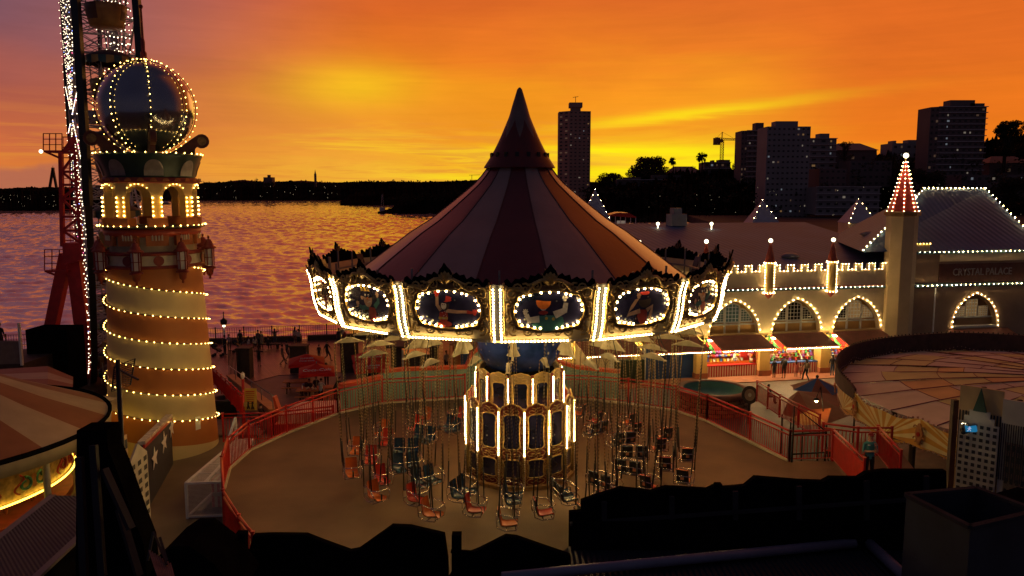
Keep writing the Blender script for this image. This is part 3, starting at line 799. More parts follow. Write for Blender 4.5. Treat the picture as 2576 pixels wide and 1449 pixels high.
M['tier_cream'] = mat('tier_cream_panel', (.50, .36, .17), .5, 0, .15, 3); M['tier_red'] = mat('tier_red_panel', (.16, .016, .011), .4, 0, .2, 3, coat=.2)
A1, A2, NL = radians(16), radians(4.5), 14
tier('upper_tier_panel', 1.40, 6.45, 7.62, .2, [(6.55, 7.45)], M['tier_cream'], .60, NT, A1 + STT / 2)
tier('lower_tier_panel', 1.76, DZ + .02, 6.62, .32, [(5.35, 6.5), (4.4, 5.0)], M['tier_red'], .66, NL, A2 + pi / NL)
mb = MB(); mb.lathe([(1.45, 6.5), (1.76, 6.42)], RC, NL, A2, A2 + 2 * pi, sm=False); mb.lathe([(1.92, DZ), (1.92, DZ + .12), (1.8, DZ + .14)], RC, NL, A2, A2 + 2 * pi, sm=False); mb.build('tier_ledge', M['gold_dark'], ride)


def bulb_post(R, z0, z1, a, n, lit_from, mt):
    mb = MB(); q0, q1 = pol(R, a, z0), pol(R, a, z1); mb.tube([q0, q1], .05, 6); mb.ball(q1 + Vector((0, 0, .05)), .06, 8, 6)
    o = mb.build('bulb_post', mt, ride); m1 = MB(); m2 = MB()
    for k in range(n):
        z = z0 + .05 + (z1 - z0 - .08) * k / (n - 1); (m1 if k >= lit_from else m2).gem(pol(R + .065, a, z), .027)
    zc_ = z0 + .05 + (z1 - z0 - .08) * (lit_from - .5) / (n - 1); m1.tube([pol(R + .05, a, max(z0, zc_)), pol(R + .05, a, z1)], .008, 4, 1); m1.build('lit_bulb_row', [M['bulb'], M['black']], o)
    if m2.v: m2.tube([pol(R + .05, a, z0), pol(R + .05, a, zc_)], .008, 4, 1); m2.build('unlit_bulb_row', [M['bulb_off'], M['black']], o)


for i in range(NT):
    bulb_post(1.40 / cos(pi / NT) + .03, 6.5, 7.62, A1 + i * STT, 15, 0, M['tier_red'])
for i in range(NL): bulb_post(1.76 / cos(pi / NL) + .03, DZ + .1, 6.62, A2 + i * 2 * pi / NL, 34, 14, M['gold'])

# swing chairs ------------------------------------------------------------------
CH_TOP = 9.85 - DZ


def seat_shell(mb, x0, mi=0):
    prof = [(.27, .015), (.24, .055), (.12, .03), (-.05, .01), (-.16, .03), (-.21, .12), (-.245, .3), (-.27, .46), (-.275, .5)]   # (forward y, z)
    n = len(prof); V = []
    for k, (yy, zz) in enumerate(prof):
        wd = .20 - .02 * abs(k - 4) / 4
        for u in (-1, -.75, 0, .75, 1):
            V.append((x0 + u * wd, yy + (.03 if abs(u) == 1 and k > 4 else 0), zz + (.045 if abs(u) == 1 and k <= 4 else 0)))
    F_ = [(k * 5 + j, k * 5 + j + 1, k * 5 + j + 6, k * 5 + j + 5) for k in range(n - 1) for j in range(4)]
    o = len(V); V2 = V + [(a, b - .025 if True else b, c - .025) for a, b, c in V]
    F2 = F_ + [tuple(o + i for i in f[::-1]) for f in F_]; nf = len(F_)
    rim = [j for j in range(5)] + [k * 5 + 4 for k in range(1, n)] + [(n - 1) * 5 + j for j in (3, 2, 1, 0)] + [k * 5 for k in range(n - 2, 0, -1)]
    for i in range(len(rim)): a, b = rim[i], rim[(i + 1) % len(rim)]; F2.append((a, b, o + b, o + a))
    k0 = len(mb.m); mb.add(V2, F2, mi, True)
    for k in range(nf, 2 * nf): mb.m[k0 + k] = 1


def make_chair(double, seat_mat, label):
    g = 'swing chairs hanging from the ride'
    t = thing('double_swing_chair' if double else 'swing_chair', label, 'swing chair', (0, 0, 0), g)
    hw = .50 if double else .26
    for x0 in ((-.24, .24) if double else (0,)):
        mb = MB(); seat_shell(mb, x0); st = mb.build('seat', [seat_mat, M['black_shell']], t)
        mb = MB(); mb.box((x0, .26, .10), (.05, .012, .2)); mb.box((x0, .2, .19), (.05, .12, .012)); mb.build('crotch_strap', M['black'], t)
        mb = MB(); mb.box((x0, -.315, .22), (.11, .01, .09)); mb.build('back_plate', mat('number_plate', (.35, .12, .05), .5, 0, .2, 9) if 'plate' not in M else M['plate'], st)
    mb = MB()
    for s_ in (-1, 1):
        mb.tube([(s_ * hw, -.30, .02), (s_ * hw, -.33, .30), (s_ * (hw + .02), -.20, .40), (s_ * (hw + .03), .14, .33), (s_ * (hw + .02), .27, .18), (s_ * hw, .22, -.05), (s_ * hw, -.1, -.07), (s_ * hw, -.30, .02)], .015, 6)
    mb.tube([(-hw, -.31, .10), (hw, -.31, .10)], .014, 6); mb.tube([(-hw, -.33, .30), (hw, -.33, .30)], .014, 6); mb.tube([(-hw, -.05, -.07), (hw, -.05, -.07)], .014, 6)
    mb.tube([(-hw, .2, -.05), (hw, .2, -.05)], .014, 6)
    mb.build('chair_frame', M['chrome'], t)
    mb = MB(); mb.tube([(-hw - .03, .12, .34), (-hw * .7, .3, .33), (hw * .7, .3, .33), (hw + .03, .12, .34)], .017, 6); mb.build('lap_bar', M['chrome'], t)
    zt = CH_TOP - .9 - .55
    sw = .46 if not double else .64
    spz = zt - .05
    for s_ in (-1, 1):
        for yy in (-.26, .17):
            a = Vector((s_ * (hw + .02), yy, .36)); e = Vector((s_ * sw, yy * .25, spz)); d = e - a
            b = a + d * (.85 / d.length); MB().tube([a, b], .021, 5).build('chain_sleeve', M['black'], t); MB().tube([b, e], .008, 3).build('chain', M['chain'], t)
    mb = MB()
    if double:
        out = []
        for k in range(9): u = -1 + k / 4; out.append((u, .02))
        vs = [];
        P2 = [(-1, 0), (-.8, .12), (-.55, .26), (-.3, .45), (-.12, .8), (.12, .8), (.3, .45), (.55, .26), (.8, .12), (1, 0)]
        mb.prism([Vector((u * (sw + .06), -.03, spz + z)) for u, z in P2], (0, .06, 0)); mb.lathe([(.2, 0), (.1, .2), (.05, .8)], (0, 0, spz), 8)
        top = spz + .8
    else:
        mb.prism([Vector((-sw - .04, -.05, spz)), Vector((sw + .04, -.05, spz)), Vector((.08, -.05, spz + .16)), Vector((-.08, -.05, spz + .16))], (0, .10, 0)); top = spz + .16
    mb.build('spreader', M['spreader'], t)
    mb = MB(); top_z = CH_TOP + .1
    for s_ in (-1, 1): mb.tube([(s_ * .06, 0, top), (s_ * .05, 0, top_z)], .008, 3)
    mb.build('hanger_chain', M['chain'], t)
    mb = MB(); mb.tube([(.10, 0, top_z), (.13, .02, top + .5), (.32, .03, top + .05), (sw - .04, .02, spz + .05), (sw, .02, spz - .5), (hw + .06, .1, 1.8), (hw + .05, .12, .4)], .011, 4)
    mb.tube([(-sw * .7, 0, spz), (-sw * .35, 0, spz - .22), (0, 0, spz - .05)], .008, 3); mb.build('safety_cable', M['black'], t)
    return t


M['plate'] = mat('number_plate', (.35, .12, .05), .5, 0, .2, 9)
m = mat('brass_chain', (.30, .22, .11), .4, .25, 0); M['black_shell'] = mat('black_seat_back', (.014, .013, .013), .45, 0, .2, 6); nt, N, L, p = nodes_of(m)
tc = N.new('ShaderNodeTexCoord'); wv = N.new('ShaderNodeTexWave'); wv.bands_direction = 'Z'; wv.inputs['Scale'].default_value = 3; L.new(tc.outputs['Object'], wv.inputs['Vector'])
r = N.new('ShaderNodeValToRGB'); L.new(wv.outputs[0], r.inputs[0]); r.color_ramp.elements[0].color = (.10, .07, .03, 1); r.color_ramp.elements[1].color = (.62, .46, .20, 1); L.new(r.outputs[0], p.inputs['Base Color'])
M['chain'] = m
M['spreader'] = mat('cream_spreader_plate', (.46, .41, .28), .55, 0, .2, 5)
M['seat_orange'] = mat('orange_plastic_seat', (.52, .105, .012), .3, 0, .15, 5, coat=.3); M['seat_red'] = mat('red_plastic_seat', (.46, .028, .014), .3, 0, .15, 5, coat=.3)
M['seat_blue'] = mat('navy_plastic_seat', (.012, .035, .075), .22, 0, .2, 5, coat=.4)
ORD = 'first second third fourth fifth sixth seventh eighth ninth tenth eleventh twelfth thirteenth fourteenth fifteenth sixteenth'.split()
for col, dbl, R_, off in (('orange', 0, 5.72, -3.5), ('red', 0, 5.02, 7.5), ('navy', 1, 3.95, -3)):
    base = make_chair(dbl, M['seat_' + ('blue' if col == 'navy' else col)], '')
    for i in range(16):
        a = radians(off) + i * ST
        kind = 'navy double swing chair' if dbl else col + ' single swing chair'
        lb = (kind + ' in front of the lit centre column') if i == 0 else '%s, %s anticlockwise after the one in front of the centre column' % (kind, ORD[i - 1])
        c = base if i == 0 else dup(base)
        c['label'] = lb
        j = RND.uniform(-.05, .05)
        place(c, pol(R_ + RND.uniform(-.04, .04), a, DZ + .55 + RND.uniform(-.02, .02)), a - pi / 2 + j)
# ---------------------------------------------------------------- railings round the deck
def railing(label, pts, h=1.12, name='railing', material=None, gap=.13, post_gap=2.1, solid=False, base=None, group=None):
    mt = material or M['red_rail']; t = thing(name, label, 'railing', pts[0], group)
    for i in range(len(pts) - 1):
        a, b = Vector(pts[i]), Vector(pts[i + 1]); Lg = (b - a).length; n = max(1, round(Lg / post_gap)); up = Vector((0, 0, 1))
        for k in range(n + (1 if i == len(pts) - 2 else 0)):
            q = a + (b - a) * k / n; mb = MB(); mb.bar(q, q + up * (h + .03), .07, .07); mb.box(q + up * (h + .05), (.09, .09, .03)); mb.build('post', mt, t)
        MB().tube([a + up * h, b + up * h], .042, 6).build('top_rail', mt, t); MB().tube([a + up * (h - .16), b + up * (h - .16)], .03, 5).build('middle_rail', mt, t); MB().tube([a + up * .1, b + up * .1], .022, 5).build('bottom_rail', mt, t)
        mb = MB(); k = int(Lg / gap)
        for j in range(1, k): q = a + (b - a) * j / k; mb.tube([q + up * .1, q + up * (h - .16)], .016, 4, cap=False)
        if mb.v: mb.build('baluster_grille', mt, t)
        if solid: mb = MB(); mb.bar(a + up * .55, b + up * .55, .02, .9); mb.build('infill_panel', material or M['red_paint'], t)
    return t


Z = DZ
E_ = lambda l: [G(x, y, Z) for x, y in l]
g = 'red railings around the ride deck'
railing('red railing on the deck side next to the white mesh cage', E_([(640, 1449), (605, 1400), (566, 1330), (561, 1235)]), group=g)
railing('red railing climbing past the pink ramp towards the teal wall', E_([(561, 1235), (576, 1180), (628, 1134), (722, 1091), (850, 1041)]), group=g)
railing('red railing in front of the teal wall behind the swing chairs', E_([(850, 1041), (962, 1015), (1170, 1002)]), group=g)
railing('red railing across the back of the deck below the shop fronts', E_([(1400, 1003), (1480, 1005), (1580, 1014), (1700, 1034), (1778, 1060)]), group=g)
railing('red railing sloping past the round stone well to the stair landing', E_([(1778, 1060), (1885, 1110), (1985, 1161)]), group=g)
railing('short red railing at the head of the ride stairs', E_([(1985, 1161), (2092, 1158)]), group=g)
# kerb line at the foot of the railings
mb = MB(); pts = E_([(561, 1235), (576, 1180), (628, 1134), (722, 1091), (850, 1041), (962, 1015), (1170, 1002), (1480, 1005), (1700, 1034), (1778, 1060), (1985, 1161)])
for a, b in zip(pts[:-1], pts[1:]): mb.bar(a + Vector((0, 0, .03)), b + Vector((0, 0, .03)), .16, .06)
tag(mb.build('deck_kerb', mat('pale_kerb', (.42, .36, .26), .7, 0, .2, 2)), 'pale kerb strip along the foot of the red deck railings', 'kerb')
# teal wall with orange coping
M['teal'] = mat('teal_wall_paint', (.20, .36, .30), .6, 0, .12, 1.5); M['orange_cap'] = mat('orange_coping', (.60, .085, .03), .5, 0, .15, 2)
tw = thing('teal_wall', 'teal wall with orange coping behind the back of the ride deck', 'wall', G(960, 1012, Z))
rows = [[(853, 1036, 1.02), (955, 1012, 1.05)], [(962, 1011, 1.28), (1010, 1006, 1.30), (1085, 1003, 1.30), (1172, 999, 1.30)], [(1172, 999, 1.30), (1188, 998, 1.95), (1215, 998, 2.35), (1260, 998, 2.45), (1330, 998, 2.2), (1400, 999, 1.6), (1452, 1000, 1.3), (1562, 1008, 1.22)]]
for seg in rows:
    mb = MB(); mc = MB()
    for (x0, y0, h0), (x1, y1, h1) in zip(seg[:-1], seg[1:]):
        a, b = G(x0, y0, Z) + Vector((0, .35, 0)), G(x1, y1, Z) + Vector((0, .35, 0)); u = Vector((0, 0, 1)); d = Vector((0, .22, 0))
        mb.add([a, b, b + u * h1, a + u * h0, a + d, b + d, b + d + u * h1, a + d + u * h0], [(0, 1, 2, 3), (5, 4, 7, 6), (3, 2, 6, 7), (0, 4, 5, 1), (0, 3, 7, 4), (1, 5, 6, 2)])
        mc.bar(a + u * (h0 + .06) + d * .5, b + u * (h1 + .06) + d * .5, .36, .14)
    w_ = mb.build('wall_face', M['teal'], tw); mc.build('coping', M['orange_cap'], tw)

# ---------------------------------------------------------------- the long show building with arches
B0 = Vector((18.2, 57.4, 0)); BT = Vector((.981, .196, 0)); BN = Vector((.196, -.981, 0))


def F(s, z, d=0.0): return B0 + BT * s + BN * d + Vector((0, 0, z))


def FS(x, y, d=0.0):     # screen point -> (s, z) on the front plane set d metres proud
    r = ray(x, y); o = Vector((0, 0, CAM_H)); p0 = B0 + BN * d; t = (p0 - o).dot(BN) / r.dot(BN); q = o + r * t
    return (q - B0).dot(BT), q.z


BRZ = atan2(BT.y, BT.x)


def fbox(mb, s0, s1, z0, z1, d0, d1, mi=0):
    return mb.add([F(s, z, d) for d in (d0, d1) for s, z in ((s0, z0), (s1, z0), (s1, z1), (s0, z1))], [(0, 1, 2, 3)[::-1], (4, 5, 6, 7), (0, 1, 5, 4), (2, 3, 7, 6), (1, 2, 6, 5), (3, 0, 4, 7)], mi)


M['beige'] = mat('beige_render', (.74, .60, .36), .75, 0, .14, .7, .2, 6); M['yellow_pillar'] = mat('yellow_render', (.70, .48, .15), .65, 0, .12, 1); M['mustard'] = mat('mustard_panel', (.50, .29, .09), .7, 0, .12, 1)
M['frame_white'] = mat('window_frame_white', (.60, .58, .52), .6, 0, .1, 3); M['glass_dark'] = mat('dark_window_glass', (.015, .018, .016), .12, 0, .2, 1); M['glass_green'] = mat('dim_green_window', (.05, .09, .07), .3, 0, .3, 1, emit=(.30, .42, .32), es=.06)
M['glass_warm'] = mat('lit_window', (.3, .2, .1), .4, 0, .2, 2, emit=(1, .62, .25), es=.16)
M['roof_grey'] = mat('grey_sheet_roof', (.030, .098, .215), .7, 0, .22, .25, detail=7)
nt, N, L, p = nodes_of(M['roof_grey']); tc = N.new('ShaderNodeTexCoord'); mp = N.new('ShaderNodeMapping'); mp.inputs['Rotation'].default_value = (0, 0, -.197); L.new(tc.outputs['Object'], mp.inputs[0]); wv = N.new('ShaderNodeTexWave'); wv.inputs['Scale'].default_value = .55; L.new(mp.outputs[0], wv.inputs['Vector']); bp = N.new('ShaderNodeBump'); bp.inputs['Strength'].default_value = .25; bp.inputs['Distance'].default_value = .08; L.new(wv.outputs[0], bp.inputs['Height']); L.new(bp.outputs[0], p.inputs['Normal']); M['awning'] = mat('maroon_awning', (.15, .04, .026), .8, 0, .2, 2)
M['blue_band'] = mat('blue_cornice', (.02, .08, .14), .5, 0, .3, 5); M['spire_red'] = mat('red_spire_paint', (.32, .05, .02), .5, 0, .2, 3); M['brown_side'] = mat('brown_render', (.36, .24, .14), .8, 0, .12, 1)
bld = thing('show_building', 'long beige castle-style hall with bulb-lined pointed arches and battlements', 'building', F(0, 0))
sB = [FS(1850, 758)[0], FS(2006, 753)[0], FS(2159, 747)[0]]; PITCHS = (sB[2] - sB[0]) / 2
bays = [sB[0] + PITCHS * k for k in (-3, -2, -1, 0, 1, 2)]; AW, AH, ZSP, ZTOP = 1.95, 2.55, 3.15, 6.42
s_lo = bays[0] - PITCHS / 2; s_hi = FS(2246, 800)[0]


def arch_pts(c, w=AW, h=AH, zs=ZSP, n=9):
    cc = (h * h - w * w) / (2 * w); R_ = w + cc; a1 = math.acos(cc / R_); l = []
    for k in range(n + 1): a = a1 * k / n; l.append((c + cc - R_ * cos(a), zs + R_ * sin(a)))
    return l + [(2 * c - s, z) for s, z in l[-2::-1]]


def bulbs_along(mb, pts, step, r, d=0.0):
    acc = 0; q0 = None
    for a, b in zip(pts[:-1], pts[1:]):
        a, b = Vector(a), Vector(b); Lg = (b - a).length; n = max(1, round(Lg / step))
        for k in range(n): mb.gem(a + (b - a) * k / n, r)
    mb.gem(pts[-1], r)


mb = MB()
edges = [s_lo] + [c + PITCHS / 2 for c in bays[:-1]] + [s_hi]
for i, c in enumerate(bays):
    ap = arch_pts(c)
    for (s0, z0), (s1, z1) in zip(ap[:-1], ap[1:]):
        mb.add([F(s0, z0), F(s1, z1), F(s1, ZTOP), F(s0, ZTOP)], [(0, 1, 2, 3)]); mb.add([F(s0, z0), F(s1, z1), F(s1, z1, -.55), F(s0, z0, -.55)], [(3, 2, 1, 0)])
    mb.add([F(edges[i], ZSP), F(ap[0][0], ZSP), F(ap[0][0], ZTOP), F(edges[i], ZTOP)], [(0, 1, 2, 3)])
    mb.add([F(ap[-1][0], ZSP), F(edges[i + 1], ZSP), F(edges[i + 1], ZTOP), F(ap[-1][0], ZTOP)], [(0, 1, 2, 3)])
fbox(mb, s_lo, s_hi, 6.62, 7.85, -.3, .02)
fbox(mb, s_lo - .3, s_lo, 0, 7.85, -20, .02)
nm = int((s_hi - s_lo) / 1.12)
for k in range(nm): s = s_lo + .3 + k * 1.12; fbox(mb, s, s + .52, 7.85, 8.28, -.3, .02)
wall_o = mb.build('wall', M['beige'], bld)
mb = MB(); fbox(mb, s_lo, s_hi, 6.42, 6.62, -.3, .12); mb.build('cornice', M['blue_band'], bld)
mb = MB(); fbox(mb, s_lo, s_hi, 6.62, 6.68, .02, .16); mb.build('cornice_trim', M['spire_red'], bld)
mb = MB(); n = int((s_hi - s_lo) / .38)
for k in range(n): mb.gem(F(s_lo + .15 + k * .38, 6.56, .17), .027)
cb_ = mb.build('cornice_string_light', M['bulb_white'], bld)
mb = MB()
for k in range(nm):
    s = s_lo + .3 + k * 1.12
    bulbs_along(mb, [F(s, 7.87, .05), F(s, 8.30, .05), F(s + .52, 8.30, .05), F(s + .52, 7.87, .05), F(s + 1.12, 7.87, .05)], .27, .023)
mb.build('battlement_string_light', M['bulb_white'], bld)
for i, c in enumerate(bays):
    mb = MB(); bulbs_along(mb, [F(s, z, .06) for s, z in arch_pts(c, AW + .1, AH + .1)], .36, .027); mb.build('arch_string_light', M['bulb_white'], bld)
    # recessed window wall: mustard base, three windows in white frames
    mb = MB(); ap = arch_pts(c); mb.face([F(s, z, -.5) for s, z in ap]); wb = mb.build('arch_infill', M['mustard'], bld)
    for q, (wc, ww, zb, zt) in enumerate(((c - 1.13, .46, 4.12, 5.05), (c, .56, 4.08, 5.48), (c + 1.13, .46, 4.12, 5.05))):
        mb = MB()
        z_in = [(wc - ww, zb), (wc + ww, zb)]
        tops = []
        for k in range(7):
            s = wc + ww - 2 * ww * k / 6; lim = [z for (s0, z) in ap]; zl = zt
            for (s0, z0), (s1, z1) in zip(ap[:-1], ap[1:]):
                if s0 <= s <= s1: zl = min(zt, z0 + (z1 - z0) * (s - s0) / max(1e-6, s1 - s0) - .18)
            tops.append((s, max(zb + .1, zl)))
        mb.face([F(s, z, -.46) for s, z in z_in + tops]); gmat = M['glass_green'] if i in (3,) else (M['glass_warm'] if i == 5 and q else M['glass_dark'])
        wn = mb.build('window', gmat, bld)
        mb = MB(); zmx = max(z for s, z in tops)
        for k in range(1, 4): s = wc - ww + 2 * ww * k / 4; zz = min(z for ss, z in tops if abs(ss - s) < ww * .4); mb.bar(F(s, zb, -.44), F(s, zz, -.44), .03, .03)
        for k in range(1, 5):
            z = zb + (zmx - zb) * k / 5; ss = [s for s, zz in tops if zz > z]
            if len(ss) > 1: mb.bar(F(min(ss), z, -.44), F(max(ss), z, -.44), .03, .03)
        lp = z_in + tops; 
        for a, b in zip(lp, lp[1:] + lp[:1]): mb.bar(F(*a, -.43), F(*b, -.43), .07, .09)
        mb.build('window_frame', M['frame_white'], wn)
    mb = MB(); fbox(mb, c - 1.93, c + 1.93, 3.88, 3.98, -.48, -.3)
    for s in (c - .58, c + .58): fbox(mb, s - .06, s + .06, 3.2, 5.15, -.48, -.36)
    for s in (c - .58, c + .58): fbox(mb, s - .04, s + .04, 3.2, 3.88, -.48, -.40)
    mb.build('window_sill', M['frame_white'], bld)
mb = MB()
zr, dr = 10.45, -24
mb.add([F(s_lo, 7.7, -.35), F(s_hi + 5, 7.7, -.35), F(s_hi + 7, zr, dr), F(s_lo + 2, zr, dr), F(s_hi + 7, 6, dr - 14), F(s_lo + 2, 6, dr - 14)], [(0, 1, 2, 3), (3, 2, 4, 5)]); mb.build('main_roof', M['roof_grey'], bld)
for x, y, w, h, dz in ((1702, 548, .75, .9, 0), (2215, 560, .6, .5, 0)):
    q = W(x, y, 80); mb = MB(); mb.box(q + Vector((0, 0, -.2)), (w * 2.2, 1.4, h * 1.3), BRZ); mb.box(q + Vector((-.1 * w, 0, h * .6)), (w * 1.2, 1.0, h), BRZ); mb.build('roof_plant_box', mat('pale_plant_box', (.25, .23, .24), .7, 0, .15, 1), bld)
for x, y, Y, r in ((2193, 594, 66, .95), (1988, 650, 64, .7)):
    q = W(x, y, Y); mb = MB(); mb.lathe([(0, .45), (r * .6, .42), (r, .25), (r, .12), (r * .75, .05), (r * .75, -.5), (r * .6, -.9)], q, 16); mb.build('roof_vent', mat('vent_cowl', (.2, .19, .2), .6, 0, .1, 2), bld)
# turrets on the piers
for k, x in enumerate((1452, 1608, 1776, 1937, 2094)):
    s, _ = FS(x, 690, .3); r = .33; c = F(s, 0, .22); mb = MB(); mb.lathe([(r, 6.3), (r, 8.55)], c, 12); tr = mb.build('turret', M['yellow_pillar'], bld)
    mb = MB(); mb.lathe([(.40, 8.55), (.36, 8.62), (.30, 8.9), (.06, 10.0), (0, 10.05)], c, 12); mb.build('turret_cone', M['spire_red'], tr)
    mb = MB(); mb.lathe([(.04, 5.85), (.26, 6.1), (.33, 6.32)], c, 12); mb.build('turret_corbel', M['spire_red'], tr)
    mb = MB(); mb.ball(c + Vector((0, 0, 10.12)), .15, 10, 8); mb.build('globe_lamp', M['lamp_globe'], tr)
    mb = MB()
    for a in range(12):
        an = 2 * pi * a / 12
        for z in (6.3, 8.5): mb.gem(c + Vector((sin(an) * (r + .08), -cos(an) * (r + .08), z)), .024)
    for an in (BRZ - 1.45, BRZ + 1.45, ):
        for z in range(11): mb.gem(c + Vector((sin(an) * (r + .05), -cos(an) * (r + .05), 6.4 + z * .2)), .022)
    mb.build('turret_string_light', M['bulb_white'], tr)
for x in (1655, 1790):
    q = W(x, 563, 78); mb = MB(); mb.ball(q, .17, 8, 6); mb.tube([q - Vector((0, 0, .9)), q], .05, 5); tag(mb.build('roof_ridge_lamp', M['lamp_globe']), 'small round white lamp on the ridge of the grey roof ' + ('beside the pale plant box' if x == 1655 else 'before the dark hillside trees'), 'lamp')
# pillars and stalls under the arches
for k, sP in enumerate([c + PITCHS / 2 for c in bays[:5]] + [s_hi - .4]):
    mb = MB(); fbox(mb, sP - .42, sP + .42, .45, ZSP, -.9, .05); pl_ = mb.build('pillar', M['yellow_pillar'], bld); mb = MB(); fbox(mb, sP - .48, sP + .48, 0, .45, -.95, .11); mb.build('pillar_plinth', mat('terracotta_plinth', (.32, .11, .05), .7, 0, .2, 2), bld)
    mb = MB(); fbox(mb, sP - .1, sP + .1, 2.98, 3.1, .06, .3); lm = mb.build('pillar_lamp', M['black'], bld); pl = bpy.data.lights.new('pillar_lamp', 'POINT'); pl.energy = 70; pl.color = (1, .66, .22); pl.shadow_soft_size = .08; po = bpy.data.objects.new('pillar_lamp_light', pl); COL.objects.link(po); po.parent = lm; po.location = F(sP, 2.9, .75) - ORG[bld]
    if k == 3:
        mb = MB(); fbox(mb, sP - .46, sP - .43, 1.2, 2.1, -.7, -.25); mb.build('notice_board', mat('notice_orange', (.6, .2, .05), .6, 0, .4, 9), bld)
mb = MB(); fbox(mb, s_lo, s_hi, .004, .05, -5, 1.6); tag(mb.build('shop_front_pavement', mat('terracotta_paving', (.33, .13, .07), .7, 0, .25, 1.5)), kind='structure')
mb = MB(); fbox(mb, s_lo, s_hi, 0, ZSP + .2, -5.2, -5); fbox(mb, s_lo, s_hi, ZSP, ZSP + .12, -5, .04); mb.build('stall_back_wall', mat('stall_wall', (.5, .33, .14), .7, 0, .15, 1), bld)
TOY = {k: mat('toy_' + k, c, .5, 0, .1, 6) for k, c in dict(red=(.60, .03, .03), pink=(.75, .25, .30), green=(.08, .42, .14), blue=(.05, .14, .5), yellow=(.75, .5, .05), orange=(.70, .22, .03), white=(.75, .72, .66), purple=(.3, .08, .4), brown=(.22, .10, .04)).items()}
TK = list(TOY); TM = [TOY[k] for k in TK]
M['tube'] = mat('fluorescent_tube', (1, 1, 1), .4, var=0, emit=(1, .70, .34), es=45)
stripes = mat('red_white_stripes', (.6, .03, .02), .6, 0, 0); nt, N, L, p = nodes_of(stripes)
tc = N.new('ShaderNodeTexCoord'); wv = N.new('ShaderNodeTexWave'); wv.bands_direction = 'X'; wv.inputs['Scale'].default_value = 1.6; L.new(tc.outputs['Object'], wv.inputs['Vector']); r = N.new('ShaderNodeValToRGB'); r.color_ramp.interpolation = 'CONSTANT'
r.color_ramp.elements[1].position = .5; r.color_ramp.elements[0].color = (.5, .03, .02, 1); r.color_ramp.elements[1].color = (.7, .62, .45, 1); L.new(wv.outputs[0], r.inputs[0]); L.new(r.outputs[0], p.inputs['Base Color'])
for k, c in enumerate(bays):
    # awning with bulbs along its lip
    a0, a1 = c - PITCHS / 2 + .42, c + PITCHS / 2 - .12
    names = ['over the dark glazed doors', 'over the red notice sign', 'over the blue roller shutter', 'over the balloon game', 'over the toy-filled game with three visitors', 'over the prize game beside the spire tower']
    aw = thing('awning', 'maroon sloping awning with bulbs on its lip ' + names[k], 'awning', F(c, 2.6, .8), 'maroon awnings over the stalls')
    mb = MB(); mb.add([F(a0, 3.2, .06), F(a1 - .3, 3.2, .06), F(a1, 2.5, 1.75), F(a0 + .35, 2.5, 1.75), F(a0, 3.14, .06), F(a1 - .3, 3.14, .06), F(a1, 2.40, 1.73), F(a0 + .35, 2.40, 1.73)], [(0, 3, 2, 1), (4, 5, 6, 7), (3, 7, 6, 2), (0, 4, 7, 3), (1, 2, 6, 5)])
    mb.build('awning_sheet', M['awning'], aw)
    mb = MB(); n = 24
    for q in range(n): mb.gem(F(a0 + .4 + (a1 - a0 - .45) * q / (n - 1), 2.38, 1.79), .028)
    mb.build('awning_string_light', M['bulb_white'], aw)
rn = random.Random(8)


